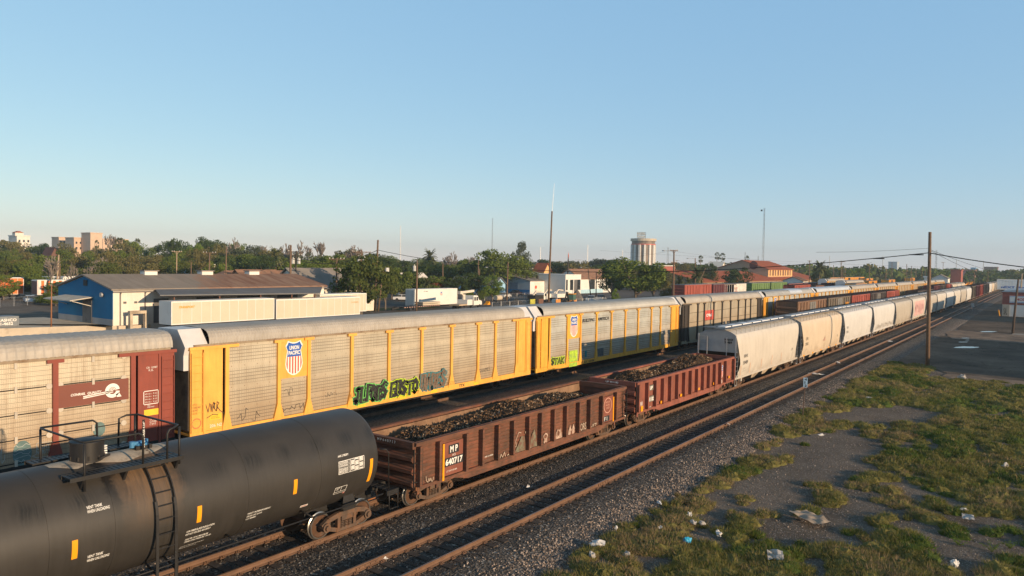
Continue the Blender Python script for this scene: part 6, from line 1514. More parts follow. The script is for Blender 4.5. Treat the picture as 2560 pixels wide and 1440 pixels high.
# buildings to the right of the picture, whose long evening shadows lie over the lot
for (x0_, x1_, yf, h, lb) in ((79.5, 121, -20, 5.9, 'low warehouse right of the lot, outside the picture'), (168, 189, -14, 8.6, 'taller shed beside the red shop, outside the picture'), (218, 262, -14, 6.5, 'long shed beyond the red shop, outside the picture')):
    walls('shed', lb, 'shed', x0_, x1_, yf-18, yf, -.45, h, h, GRYW, MROOF, over=.2)
# ------------------------------------------------------------------ poles, wires, masts
WOOD = M('weathered_pole_wood', (.20,.125,.08), .9, 0, .2, 1.5, (.12,.08,.055), .45, 1.5, streak=(.09,.065,.05), samt=.5); WOODP = M('pale_pole_wood', (.40,.285,.19), .9, 0, .15, 1.5)
WIRE = M('black_cable', (.012,.012,.013), .6); INS = M('insulator_white', (.6,.6,.58), .4); TRF = M('transformer_grey', (.5,.5,.48), .5)
def pole(pt, pb, label, D=None, r=.15, zb=-.42, arms=(), trafo=0, mt=None, extra=None, group='utility poles', Y=None):
    base = at_z(*pb, zb) if D is None else at_d(*pb, D)
    Dp = base.dot(Vector((fw.x, fw.y, 0)).normalized())
    top = at_d(pt[0], pt[1], Dp/ (Vector((fw.x,fw.y,0)).length))
    # keep the pole at the base's distance
    d = ray(*pt); k = (base.x*fw.x+base.y*fw.y)/(d.x*fw.x+d.y*fw.y); top = Vector((d.x*k, d.y*k, CH+d.z*k))
    if D is not None:
        base = Vector((base.x+(base.x-top.x)*0, base.y, GZ))
    root = thing('utility_pole', label, 'pole', tuple(base), 0, group); t_ = top-base
    m = MB(); m.tube([(0,0,-.2), t_*.5, t_], [r*1.15, r, r*.8], 10); m.build('shaft', mt or WOOD, root, True)
    sd = Vector((sY, -cY, 0))
    for f, L, kind in arms:
        c_ = t_*f; m = MB(); m.bar(c_-sd*L/2, c_+sd*L/2, .12, .14); m.bar(c_-sd*L*.3, c_-Vector((0,0,.6)), .05); m.bar(c_+sd*L*.3, c_-Vector((0,0,.6)), .05); am = m.build('crossarm', mt or WOOD, root)
        m = MB()
        for q in (-.46,-.25,.25,.46): p_ = c_+sd*L*q; m.cyl((p_.x,p_.y,p_.z+.07), .07, .2, 'z', 8)
        m.build('insulators', INS, am)
    for q in range(trafo):
        p_ = t_*.84+sd*(.5 if q else -.5)*1.0; m = MB(); m.cyl((p_.x,p_.y,p_.z-.5), .3, 1.0, 'z', 12); m.cyl((p_.x,p_.y,p_.z+.5), .08, .25, 'z', 8); m.build('transformer', TRF, root)
    if extra == 'lamp':
        for sgn in (1,): m = MB(); a_ = t_*.97; m.tube([a_, a_-sd*1.0*sgn+Vector((0,0,.3)), a_-sd*1.8*sgn+Vector((0,0,.25))], .04, 6); m.build('lamp_arm', W['galv'], root); m = MB(); q = a_-sd*2.1*sgn+Vector((0,0,.2)); m.box(q.x-.35,q.x+.35,q.y-.2,q.y+.2,q.z-.1,q.z+.1); m.build('lamp_head', W['galv'], root)
    if extra == 'flood':
        for q in (-.5, .7): m = MB(); p_ = t_+sd*q; m.box(p_.x-.35,p_.x+.35,p_.y-.2,p_.y+.2,p_.z-.35,p_.z+.35); m.build('floodlight', INS, root)
        m = MB(); m.bar(t_-sd*.8, t_+sd*.9, .08); m.build('bracket', W['steel'], root)
    return root, top, base
_, nt, nb = pole((2325,580), (2319,919), 'tall bare wooden pole at the near edge of the lot', r=.17)
pB, Bt, Bb = pole((945,600), (937,780), 'brown pole rising above the tree right of the trailers', r=.2)
pole((958,674), (945,781), 'leaning pole with two floodlights beside the brown pole', r=.14, extra='flood')
pA, At, Ab = pole((727,613), (725,745), 'brown pole carrying the black cable behind the warehouse roof', r=.2, D=128)
pole((740,628), (739,745), 'dark pole with crossarms and transformers right of the brown cable pole', r=.14, D=131, arms=((.99,2.8,0),(.93,2.2,0)), trafo=2, mt=M('dark_pole_wood', (.06,.05,.045), .9))
pole((147,637), (140,748), 'pale leaning pole by the striped trailer', mt=WOODP, r=.17); pole((150,659), (148,747), 'shorter pole just right of the pale leaning one', r=.14)
pole((129,712), (128,817), 'thin rusty post standing on the concrete platform', r=.07, zb=.8, mt=M('rusty_post', (.30,.13,.06), .8), group=None)
pole((566,620), (563,740), 'bare brown pole behind the middle roof vent', r=.15, D=150); pole((442,628), (441,745), 'pole with one long crossarm left of the blue house', r=.14, D=190, arms=((.99,2.6,0),), mt=WOODP); pole((524,631), (522,745), 'pole with one long crossarm right of the blue house', r=.17, D=165, arms=((.99,2.9,0),))
pole((478,655), (477,745), 'short stub pole in front of the blue house', r=.12, D=160); pole((292,623), (291,700), 'distant pole with a wide crossarm above the blue wall', r=.14, D=260, arms=((.99,3.4,0),), mt=WOODP)
pole((842,645), (840,760), 'pole with white insulators right of the cream building', r=.16, D=124, arms=((.98,2.6,0),)); pole((904,624), (903,770), 'pole with crossarm and twin transformers above the dark tree', r=.16, D=138, arms=((.96,3.6,0),), trafo=2)
pole((1043,650), (1041,770), 'pole with a small transformer behind the white container', r=.15, D=138, trafo=1); pole((1107,660), (1107,745), 'short brown pole among trees right of the container pole', r=.16, D=190)
pole((1196,650), (1195,745), 'brown pole left of the bush by the slate gable', r=.17, D=195, arms=()); pole((1199,672), (1198,745), 'low dark pole paired with the brown one by the slate gable', r=.14, D=196); pole((1270,656), (1267,738), 'pole in front of the slate gable with a slim transformer', r=.18, D=178)
pole((1236,668), (1236,735), 'lamp pole above the bush by the slate gable', r=.12, D=192, extra='lamp')
pole((1470,668), (1477,744), 'leaning lamp pole in front of the white office', r=.14, extra='lamp', zb=-.42); pole((1491,679), (1490,746), 'slim bare pole in front of the brown roofed building', r=.13)
pole((1421,636), (1418,733), 'dark pole with a small orange flag above it', r=.2, mt=M('dark_pole_wood', (.06,.05,.045), .9))
pole((1685,625), (1684,742), 'pole with small crossarm and lamp left of the red boxcar', r=.17, D=150, arms=((.99,1.6,0),(.8,1.2,0)), extra='lamp'); pole((1738,645), (1738,735), 'lamp pole among the palms left of the depot', r=.16, D=210, extra='lamp'); pole((1764,670), (1726,735), 'short leaning pole near the palms', r=.12, D=200)
pole((2546,697), (2531,834), 'dark leaning pole in front of the red shop', r=.16, mt=M('brown_dark_pole', (.10,.07,.055), .9)); pole((2555,684), (2551,730), 'tan pole behind the red shop at the right edge', r=.2, D=240, mt=WOODP)
for i, (a, y0_, y1_, D, arms) in enumerate(((2024,651,700,330,((.98,2,0),)), (2103,652,705,300,((.97,3.4,0),)), (2107,664,703,340,()), (2084,662,700,420,()), (2113,668,700,380,()), (2174,665,698,330,()), (2215,668,698,360,()), (2230,655,697,420,()), (2267,660,696,380,()), (2279,665,696,400,()), (2290,672,696,430,()), (2305,668,696,460,()), (2313,670,696,500,()), (2358,655,690,520,((.98,3,0),)), (2470,678,700,420,()), (2436,680,705,300,()), (1783,660,700,420,()), (1692,650,690,520,((.98,4,0),)), (1708,655,690,560,((.98,4,0),)), (1447,649,690,700,((.98,7,0),)))):
    pole((a,y0_), (a,y1_), ('yard pole with crossarm beyond the boxcars, left of the tallest crossarm pole', 'tallest crossarm pole rising behind the yellow boxcars', 'slim bare pole just right of the tallest crossarm pole', 'short bare pole left of the tallest crossarm pole', 'slim pole by the red sign beyond the yellow boxcars', 'slim yard pole left of the green bush', 'brown yard pole right of the green bush', 'tall grey yard pole in front of the blue block', 'yard pole, first right of the blue block', 'yard pole, second right of the blue block', 'short yard pole, third right of the blue block', 'yard pole nearest the tall bare pole on its left', 'pale yard pole touching the tall bare pole on its left', 'spiky crossarm pole right of the tall bare pole', 'thin pole beyond the last hoppers at the right', 'thin pole above the far locomotives', 'pole left of the depot roof', 'far crossarm pole just right of the boxcar pole', 'far crossarm pole left of the lone fan palm', 'far crossarm pole on the skyline over the office')[i], r=.17, D=D, arms=arms, group='poles in the far yard')
# tall mast on a pole
ms, mt_, mb2 = pole((1380,528), (1371,757), 'very tall wooden mast with a thin aerial on top', r=.22, group=None)
d = ray(1386, 458); k = (mb2.x*fw.x+mb2.y*fw.y)/(d.x*fw.x+d.y*fw.y); tp = Vector((d.x*k, d.y*k, CH+d.z*k)); m = MB(); m.tube([mt_-mb2-Vector((0,0,.5)), tp-mb2], [.06,.025], 6); m.build('aerial', W['galv'], ms)
fl = thing('flag', 'tiny orange flag flying above the dark pole', 'flag', tuple(at_d(1421, 632, 236)), .3); m = MB(); m.add([(0,0,0),(.55,.05,-.1),(.6,0,-1.5),(.05,.05,-1.2)], [(0,1,2,3)]); m.tube([(0,0,.2),(0,0,-2)], .03, 5); m.build('cloth', M('flag_orange', (.75,.15,.08), .7), fl)
def lattice(px, yt, yb, D, w_, label, disc=None):
    b_ = at_d(px, yb, D); t_ = at_d(px+.5, yt, D); root = thing('radio_mast', label, 'mast', (b_.x, b_.y, GZ), 0, 'radio masts'); H_ = t_.z-GZ; m = MB()
    w0 = w_*D/F/2; r_ = max(.12, .28*D/F)
    leg = [(math.cos(a), math.sin(a)) for a in (0, 2.09, 4.19)]; n = 16
    for c_, s_ in leg: m.bar((c_*w0,s_*w0,0), (c_*w0*.55,s_*w0*.55,H_), r_)
    for k in range(n):
        f0, f1 = k/n, (k+1)/n; q0, q1 = w0*(1-.45*f0), w0*(1-.45*f1)
        for i in range(3): a, c_ = leg[i], leg[(i+1) % 3]; m.bar((a[0]*q0,a[1]*q0,H_*f0), (c_[0]*q1,c_[1]*q1,H_*f1), r_*.6)
    m.build('lattice', W['galv'], root)
    if disc: q = at_d(disc[0], disc[1], D); m = MB(); m.cyl((q.x-b_.x, q.y-b_.y, q.z-GZ), 2.2*D/F, 1, 'y', 14); m.build('dish', W['dark'], root)
lattice(1907, 520, 668, 520, 6, 'tall lattice radio mast with a dark dish, left of the depot tower', (1906, 526)); lattice(1230, 545, 650, 800, 4, 'faint lattice mast left of the big grey green tree'); lattice(2339, 625, 690, 560, 6, 'lattice mast just right of the tall bare pole'); lattice(1669, 618, 668, 640, 6, 'short lattice mast right of the tower hotel'); lattice(1862, 630, 668, 700, 3, 'small mast left of the lone palm by the depot'); lattice(1895, 640, 668, 650, 4, 'short aerial mast beside the tall lattice mast')
for px, y0_, lb in ((1000, 565, 'slim grey flagpole like mast above the tree line'), (1468, 612, 'faint slim mast right of the orange flag'), (1350, 618, 'faint slim mast right of the grey green tree'), (1555, 625, 'faint slim mast left of the tower hotel'), (2073, 640, 'faint slim mast behind the date palm'), (2206, 640, 'faint slim mast above the green bush'), (2390, 650, 'faint slim mast above the red box building'), (2458, 652, 'faint slim mast with a small head above the brown block')):
    q = at_d(px, 680, 850); t_ = at_d(px, y0_, 850); root = thing('radio_mast', lb, 'mast', (q.x, q.y, GZ), 0, 'slim masts on the skyline'); m = MB(); m.tube([(0,0,0),(0,0,t_.z-GZ)], [.5,.28], 6); m.build('shaft', W['galv'], root)
def cable(a, b_, sag, r, label, n=60, group='overhead cables'):
    a = Vector(a); b_ = Vector(b_); pts = [a.lerp(b_, i/n)-Vector((0,0,4*sag*(i/n)*(1-i/n))) for i in range(n+1)]; m = MB(); m.tube([p_-a for p_ in pts], r, 6); o = m.build('overhead_cable', WIRE, None, True, loc=tuple(a)); tag(o, label, 'cable', group); return pts
hook = lambda root_top, base, py, px: (lambda d: Vector((d.x, d.y, d.z)))(Vector((0,0,0)))
def on_pole(px, py, base):
    d = ray(px, py); k = (base.x*fw.x+base.y*fw.y)/(d.x*fw.x+d.y*fw.y); return Vector((d.x*k, d.y*k, CH+d.z*k))
N1 = on_pole(2322, 632, nb); B1 = on_pole(944, 625, Bb); A1 = on_pole(727, 646, Ab)
cable(N1, B1, 2.9, .045, 'long black cable sagging from the near pole to the brown pole'); cable(B1, A1, 1.6, .06, 'black cable between the brown pole and the pole behind the warehouse'); cable(A1, at_d(560, 680, 120), 1.0, .05, 'black cable falling behind the rusty roof from the cable pole')
cable(N1, at_d(2800, 690, 62), .25, .05, 'black cable running from the near pole off to the right'); cable(N1+Vector((0,0,.35)), Vector((300, -2, 9.5)), 2.2, .018, 'thin wire running from the near pole down the street'); cable(N1+Vector((0,0,.3)), Vector((330, 2, 9.0)), 3.2, .018, 'second thin wire dropping from the near pole down the street')
cable(N1+Vector((0,0,.45)), N1.lerp(B1, .12)-Vector((0,0,-.0)), .1, .014, 'short thin wire clipped above the long cable by the near pole')
m = MB()
for f, L in ((.012,1.3),(.05,1.1)): a_ = N1.lerp(B1, f)-Vector((0,0,4*2.9*f*(1-f)+.06)); d_ = (B1-N1).normalized(); m.bar(a_-d_*L/2-N1, a_+d_*L/2-N1, .1)
o = m.build('splice_box', WIRE, None, loc=tuple(N1)); 
o2 = thing('cable_splice', 'black splice cases hanging on the cable left of the near pole', 'splice case', tuple(N1)); o.parent = o2; o.location = (0,0,0)
for i, (x0_, y0_, D0, x1_, y1_, D1, lb) in enumerate(((-10,600,200,442,629,190,'thin wire across the left trees'),(442,629,190,524,632,165,'thin wire between the two crossarm poles'),(524,632,165,904,640,138,'thin wire above the warehouse roof'),(842,648,124,1043,655,138,'thin wire over the dark tree'),(1043,655,138,1270,652,178,'thin wire over the white container'),(1685,628,150,2103,660,300,'thin wire over the depot roof'),(1685,626,150,1270,655,178,'thin wire over the big round tree'),(1500,626,620,2320,668,620,'thin transmission wire along the right skyline'),(2103,658,300,2230,662,420,'thin wire between the yard poles'))):
    cable(at_d(x0_, y0_, D0), at_d(x1_, y1_, D1), 1.2, .012 if D0 < 400 else .05, lb, 30, 'thin overhead wires')
# milepost
mp = thing('milepost_sign', 'blue and white post sign reading 412 beside the near rails', 'sign', tuple(at_z(2006, 1046, -.43)), 0)
b0 = Vector(mp.location); tp = on_pole(2014, 944, b0)-b0
v_ = Vector((b0.x, b0.y, 0)).normalized(); sd = Vector((v_.y, -v_.x, 0))
m = MB(); m.bar((0,0,-.1), tp+Vector((0,0,-.05)), .05); m.build('post', M('brown_steel_post', (.17,.11,.08), .8), mp)
m = MB(); zt, zb = tp.z, tp.z-.62
m.loft([[tuple(Vector((tp.x,tp.y,0))*1+sd*u-v_*dd+Vector((0,0,z))) for u, z in ((-.125,zb),(.125,zb),(.125,zt),(-.125,zt))] for dd in (.03,.055)], True, True); pl = m.build('sign_plate', M('pale_blue_plate', (.36,.52,.66), .5), mp, fix=True)
m = MB()
for k, ch in enumerate('412'): letters(m, ch, 0, 0, .15, (lambda k: lambda u, w_: tuple(Vector((tp.x,tp.y,zt-.185-.2*k+w_))+sd*(u-.055)-v_*.06))(k), w=.14 if ch != '1' else .05, off=.04)
m.build('lettering', W['blackst'], pl)
# ------------------------------------------------------------------ vegetation
def leaf_mat(name, c1, c2, c3=None, amt=.3):
    t = NT(name); v = t.coord(True); oi = t.n('ShaderNodeObjectInfo')
    c = t.mix(t.ramp(t.noise(v, 6, 4, .6), .32, .68), c1, c2)
    c = t.mix(t.math('MULTIPLY', oi.outputs['Random'], .5), c, k3(c1, .8))
    if c3: c = t.mix(t.ramp(t.noise(v, 3.2, 3), 1-amt, 1-amt+.1), c, c3)
    t.base(c); t.b.inputs['Roughness'].default_value = .85; t.b.inputs['Specular IOR Level'].default_value = .12
    tr = t.n('ShaderNodeBsdfTranslucent'); t.l(c, tr.inputs[0]); mx = t.n('ShaderNodeMixShader'); mx.inputs[0].default_value = .22
    t.l(t.b.outputs[0], mx.inputs[1]); t.l(tr.outputs[0], mx.inputs[2]); out = [n for n in t.t.nodes if n.type == 'OUTPUT_MATERIAL'][0]; t.l(mx.outputs[0], out.inputs[0])
    return t.mat
LEAF = {'green': leaf_mat('green_leaves', (.10,.145,.026), (.18,.215,.045)), 'olive': leaf_mat('olive_leaves', (.135,.125,.042), (.225,.195,.078), (.22,.15,.085), .35), 'dark': leaf_mat('dark_leaves', (.04,.068,.02), (.085,.12,.036)),
        'grey': leaf_mat('grey_green_leaves', (.075,.095,.055), (.12,.14,.08)), 'rusty': leaf_mat('rust_tinged_leaves', (.075,.105,.026), (.14,.155,.042), (.26,.10,.04), .36), 'bright': leaf_mat('fresh_green_leaves', (.13,.20,.03), (.20,.265,.05))}
BARK = M('grey_bark', (.17,.135,.105), .95, 0, .25, 3); TWIG = M('grey_twig', (.21,.175,.15), .95, 0, .2, 3); PTRUNK = M('palm_trunk', (.22,.16,.11), .95, 0, .25, 4)
PLEAF = leaf_mat('palm_leaves', (.095,.11,.042), (.17,.175,.075)); 
def quads(pos, u, w):
    """one flat leaf clump per row: centre, two half axes (numpy)"""
    n = len(pos); v = np.empty((n, 4, 3)); v[:,0] = pos-u; v[:,1] = pos+w*.8; v[:,2] = pos+u*1.1; v[:,3] = pos-w
    return v.reshape(-1, 3)
def np_mesh(name, verts, k, mats, midx=None):
    n = len(verts)//k; me = bpy.data.meshes.new(name); me.vertices.add(len(verts)); me.vertices.foreach_set('co', verts.astype(np.float32).ravel())
    me.loops.add(n*k); me.loops.foreach_set('vertex_index', np.arange(n*k, dtype=np.int32)); me.polygons.add(n)
    me.polygons.foreach_set('loop_start', np.arange(0, n*k, k, dtype=np.int32))
    try: me.polygons.foreach_set('loop_total', np.full(n, k, dtype=np.int32))
    except Exception: pass
    for m_ in mats: me.materials.append(m_)
    if midx is not None: me.polygons.foreach_set('material_index', midx.astype(np.int32))
    me.update(calc_edges=True); me.validate(); return me
def unit(a): return a/np.maximum(1e-9, np.linalg.norm(a, axis=1, keepdims=True))
def crown(seed, n=4200, low=.2, leaf=.030, lumps=38, flat=1., tall=False):
    g = np.random.default_rng(seed); cs = []; 
    while len(cs) < lumps:
        p = g.uniform(-1, 1, 3); r_ = np.linalg.norm(p)
        if r_ > 1 or r_ < .35: continue
        if p[2] < -.75: continue
        cs.append(p*np.array([.40,.40,(1-low)/2*.86])+np.array([0,0,low+(1-low)/2]))
    cs = np.array(cs); rad_ = g.uniform(.07, .155, lumps); idx = g.integers(0, lumps, n)
    d = unit(g.normal(size=(n,3))); rr = g.uniform(.35, 1, n)**.5*(1+.25*g.normal(size=n)*.4)
    pos = cs[idx]+d*(rad_[idx]*rr)[:,None]*np.array([1.15,1.15,.85])
    nrm = unit(d+.9*g.normal(size=(n,3))); a = unit(np.cross(nrm, g.normal(size=(n,3)))); b_ = np.cross(nrm, a)
    s = leaf*g.uniform(.5, 1.25, n)[:,None]
    kz = 1.0/np.percentile(pos[:,2], 99.3); pos[:,2] *= kz; cs[:,2] *= kz; kw = .5/np.percentile(np.abs(pos[:,:2]), 98.5); pos[:,:2] *= kw; cs[:,:2] *= kw
    return quads(pos, a*s, b_*s*.75), cs
CROWNS = []
for i in range(8):
    q, cs = crown(100+i, 5200, (.12,.2,.25,.16,.1,.22,.05,.15)[i], .026, (34,46,28,40,52,36,44,30)[i]); CROWNS.append((np_mesh('crown', q, 4, [LEAF['green']]), cs, (.12,.2,.25,.16,.1,.22,.05,.15)[i]))
def trunk_mesh(cs, low, seed):
    r = random.Random(seed); m = MB(); m.tube([(0,0,-.02),(.01*r.uniform(-1,1),.01*r.uniform(-1,1),low*.6+.06),(.02*r.uniform(-1,1),0,low+.18)], [.028,.022,.015], 7)
    for c_ in list(cs)[:11]: z0_ = low*.6+r.uniform(.05,.2); m.tube([(0,0,z0_), (c_[0]*.5,c_[1]*.5,(z0_+c_[2])/2+.02), tuple(c_)], [.013,.009,.004], 5)
    return m.mesh('trunk', BARK)
TRUNKS = [trunk_mesh(cs, lw, i) for i, (me, cs, lw) in enumerate(CROWNS)]
def bare_mesh(seed, spread=.5):
    r = random.Random(seed); m = MB()
    def br(p, d, L, w_, dep):
        q = p+d*L; w_ = max(w_, .0085); m.tube([p, p+d*L*.5+Vector((r.gauss(0,.02),r.gauss(0,.02),0))*L*3, q], [w_, w_*.8, w_*.6], 4 if dep > 0 else 6)
        if dep >= 5: return
        for k in range(3 if dep < 4 else 2):
            a = Vector((r.gauss(0,1), r.gauss(0,1), r.gauss(.15,.5))).normalized(); nd = (d+a*spread*(1.0+.1*dep)).normalized(); nd.z = max(nd.z, .2)
            br(p+d*L*r.uniform(.55, 1), nd, L*r.uniform(.6, .82), w_*.66, dep+1)
    br(Vector((0,0,0)), Vector((0,0,1)), .28, .022, 0); hm_ = max(q_[2] for q_ in m.v); wm_ = 2*max(max(abs(q_[0]), abs(q_[1])) for q_ in m.v); m.v = [(q_[0]/wm_, q_[1]/wm_, q_[2]/hm_) for q_ in m.v]; return m.mesh('branches', TWIG)
BARE = [bare_mesh(i) for i in range(3)]
def frond(m, ang, el, L, droop, w_, n=14):
    pts = []; p = Vector((0,0,0)); e = el
    for k in range(n+1): pts.append(p.copy()); p = p+Vector((math.cos(ang)*math.cos(e), math.sin(ang)*math.cos(e), math.sin(e)))*(L/n); e -= droop/n
    sd = Vector((-math.sin(ang), math.cos(ang), 0))
    for k in range(1, n):
        a = pts[k]; t_ = (pts[k+1]-pts[k-1]).normalized(); ww = w_*math.sin(math.pi*(.12+.86*k/n))**.7
        for s in (-1, 1): tip = a+(sd*s*.8+t_*.65+Vector((0,0,-.25)))*ww; m.add([a-t_*.02, a+t_*.034, tip], [(0,1,2)])
        m.add([pts[k]-sd*.004, pts[k]+sd*.004, pts[k+1]+sd*.003, pts[k+1]-sd*.003], [(0,1,2,3)])
def palm_mesh(kind, seed):
    r = random.Random(seed); m = MB(); zc = .78 if kind == 'date' else .9
    if kind == 'date':
        for k in range(62): frond(m, r.uniform(0, 6.28), rad(r.uniform(-25, 80)), r.uniform(.34,.42), rad(r.uniform(50, 95)), .085)
    else:
        for k in range(34):
            a, e = r.uniform(0, 6.28), rad(r.uniform(-65, 85)); d = Vector((math.cos(a)*math.cos(e), math.sin(a)*math.cos(e), math.sin(e))); c_ = d*.075; s1 = d.cross(Vector((0,0,1.01))).normalized(); s2 = s1.cross(d)
            for j in range(9): b_ = rad(-75+150*j/8); q = (d*math.cos(b_)+s1*math.sin(b_)); m.add([c_, c_+q*.07+s2*.006, c_+q*.085-Vector((0,0,.012)), c_+q*.07-s2*.006], [(0,1,2,3)])
    m.v = [(x, y, z+zc) for x, y, z in m.v]; lf = m.mesh('fronds', PLEAF); t = MB(); w_ = .035 if kind == 'date' else .014
    t.tube([(0,0,0),(.004,0,.3),(0,.004,.6),(0,0,zc)], [w_*1.2, w_, w_*.95, w_*1.1], 10); return lf, t.mesh('trunk', PTRUNK)
PALM = {'date': palm_mesh('date', 3), 'fan': palm_mesh('fan', 5)}
TN = [0]
def tree(px, yt, D, w_px, kind, label, group=None, yb=None, i=None, lowz=GZ):
    """one tree: px, yt = crown top as seen, D = distance, w_px = crown width"""
    top = at_d(px, yt, D); H_ = top.z-lowz; w_ = w_px*D/F; TN[0] += 1
    i = TN[0] % 8 if i is None else i
    nm = 'palm_tree' if kind in ('date','fan') else ('bare_tree' if kind == 'bare' else ('bush' if H_ < 3.6 else 'tree'))
    root = thing(nm, label, {'palm_tree':'palm','bush':'bush'}.get(nm,'tree'), (top.x, top.y, lowz), R.uniform(0, 6.28), group)
    if kind == 'bare': o = link('branches', BARE[i % 3], root); o.scale = (w_*1.0, w_*1.0, H_); return root
    if kind in PALM:
        s = H_/(1.1 if kind == 'date' else 1.0)
        for nm_, me in (('fronds', PALM[kind][0]), ('trunk', PALM[kind][1])): o = link(nm_, me, root); o.scale = (w_/(.8 if kind == 'date' else .3), w_/(.8 if kind == 'date' else .3), s)
        return root
    me, cs, lw = CROWNS[i]
    o = link('crown', me, root); o.scale = (w_, w_, H_); own_mat(o, LEAF[kind])
    o = link('trunk', TRUNKS[i], root); o.scale = (w_, w_, H_); return root
# the ones that can be told apart
T = [(905,640,125,150,'rusty','big dark tree with rust tinged leaves right of the cream trailers',0), (965,668,140,75,'rusty','smaller rust tinged tree just right of the brown pole',1), (1590,650,190,150,'green','big round dark green tree in front of the round tower',3), (1530,655,205,62,'dark','dark narrow tree with an ivied trunk left of the big round tree',4), (1635,672,200,75,'dark','right hand shoulder tree of the big round tree group',1), (1538,722,172,20,'bright','small fresh green bush below the big round tree',6), (1232,690,186,52,'bright','fresh green bush in front of the slate gable',6),
     (1303,606,330,46,'grey','tall grey green tree standing above the others',6), (1235,627,230,90,'green','bright green tree above the slate warehouse',2), (1290,640,240,100,'green','broad green tree behind the slate warehouse roof',0), (510,596,300,62,'dark','dark tall tree left of centre skyline, above the blue house',1), (428,600,290,46,'dark','dark flat topped tree on the skyline left of the tallest dark one',2), (488,612,280,42,'bright','light green tree in front of the dark skyline tree',5), (122,732,140,48,'green','bush hiding the foot of the striped trailer',6), (140,740,138,46,'green','low bush by the pale leaning pole',4), (100,742,142,30,'green','small bush left of the striped trailer foot',6),
     (1840,672,260,66,'dark','dark flat evergreen left of the depot tower',3), (1775,660,300,40,'dark','dark small palm like tree by the lamp pole',4), (2148,672,420,60,'bright','fresh green bush beyond the yellow boxcars',6), (2052,665,310,45,'dark','dark tree at the foot of the big date palm',1), (1668,705,180,36,'olive','olive bush right of the big round tree',6)]
for px, yt, D, w_, kd, lb, i in T: tree(px, yt, D, w_, kd, lb, i=i)
for px, yt, D, w_, kd, lb in ((690,611,235,46,'date','date palm standing clear between trees left of the cable pole'), (1075,617,300,42,'date','date palm crown above the trees right of the brown pole'), (550,600,290,38,'date','palm with spiky crown right of the dark skyline tree'), (242,603,400,12,'fan','small palm in front of the hospital tower'), (1793,633,480,14,'fan','slim fan palm, left one of the skyline pair'), (1806,635,470,17,'fan','fuller fan palm, right one of the skyline pair'), (1752,641,430,14,'fan','lone fan palm right of the lamp pole'), (1868,641,520,13,'fan','fan palm just left of the depot tower'), (2050,648,300,40,'date','big date palm right of the depot'), (1745,665,205,40,'date','short date palm with thick trunk left of the depot'), (1700,684,195,30,'date','short palm right of the boxcar pole'), (1722,690,190,28,'date','lowest short palm left of the depot'), (300,598,330,30,'fan','palm on the skyline right of the hospital tower'), (343,600,330,22,'fan','palm with dark crown left of the dark skyline trees'), (1066,690,160,26,'date','little palm behind the white container')):
    tree(px, yt, D, w_, kd, lb)
for px, yt, D, w_, lb in ((125,640,150,60,'bare grey tree with a forked trunk left of the pale pole'), (183,655,165,34,'dead tree with thin upright twigs right of the pale poles'), (288,585,330,50,'bare tree on the skyline right of the hospital tower'), (590,592,280,60,'bare tree on the skyline right of the spiky palm'), (660,612,300,40,'bare tree left of the date palm'), (722,608,260,44,'bare tree right of the date palm'), (760,600,260,62,'tall bare tree in the middle of the bare row'), (800,603,265,56,'bare tree at the right end of the bare row'), (878,612,250,56,'bare tree behind the twin transformer pole'), (1128,628,290,60,'bare tree right of the date palm crown'), (1180,640,300,40,'bare tree left of the bright green tree'), (250,640,210,60,'bare grey thicket tree above the blue wall'), (225,662,175,50,'grey twiggy shrub tree behind the blue gable')):
    tree(px, yt, D, w_, 'bare', lb)
# thickets
SKY = [(-80,606),(0,606),(60,606),(100,612),(160,612),(220,610),(300,606),(380,612),(440,608),(520,606),(560,612),(640,618),(720,624),(800,622),(880,628),(960,634),(1040,640),(1130,646),(1220,644),(1320,648),(1400,644),(1500,652),(1560,652),(1640,656),(1720,662),(1760,662)]
def skyl(x):
    for (a, ya), (b_, yb) in zip(SKY, SKY[1:]):
        if a <= x <= b_: return ya+(yb-ya)*(x-a)/(b_-a)
    return 660
def thicket(x0_, x1_, D, drop, w_, kinds, label, group, step):
    x = x0_
    while x < x1_:
        q = skyl(min(1760, x))+drop+R.uniform(-9, 12)
        tree(x+R.uniform(-8, 8), q, D*R.uniform(.93, 1.07), w_*R.uniform(.75, 1.3), R.choice(kinds), label, group); x += step*R.uniform(.7, 1.3)
A_ = ['green','olive','olive','olive','dark']
thicket(-90, 720, 330, 3, 62, A_, 'tree in the far row on the left skyline', 'trees of the left skyline', 36)
thicket(-90, 700, 250, 22, 66, ['green','olive','olive','green'], 'tree in the middle of the thicket above the warehouse', 'trees of the left thicket', 40)
thicket(-90, 560, 190, 52, 76, ['green','olive','olive','rusty'], 'tree at the front of the thicket above the warehouse roof', 'trees of the left thicket front', 44)
thicket(-90, 190, 160, 84, 80, ['green','green','rusty'], 'leafy tree low in the thicket behind the striped trailer', 'trees behind the trailers', 42)
thicket(540, 910, 270, 6, 66, ['olive','green','olive','grey'], 'olive tree in the row below the bare trees', 'trees below the bare trees', 34)
thicket(560, 900, 230, 22, 78, ['green','green','bright','dark'], 'green tree behind the cable pole and the cream building', 'trees behind the cream building', 36); thicket(740, 880, 175, 44, 74, ['green','green'], 'green tree close behind the cream building', 'trees close behind the cream building', 40)
thicket(960, 1230, 240, 12, 74, ['green','green','dark'], 'green tree behind the white container', 'trees behind the container', 26); thicket(980, 1190, 180, 42, 64, ['green','dark','green'], 'green tree close behind the white container', 'trees close behind the container', 40)
thicket(900, 1760, 420, 6, 60, ['green','olive','dark','grey'], 'tree in the distant row behind the blue warehouse and tower', 'trees of the middle skyline', 26)
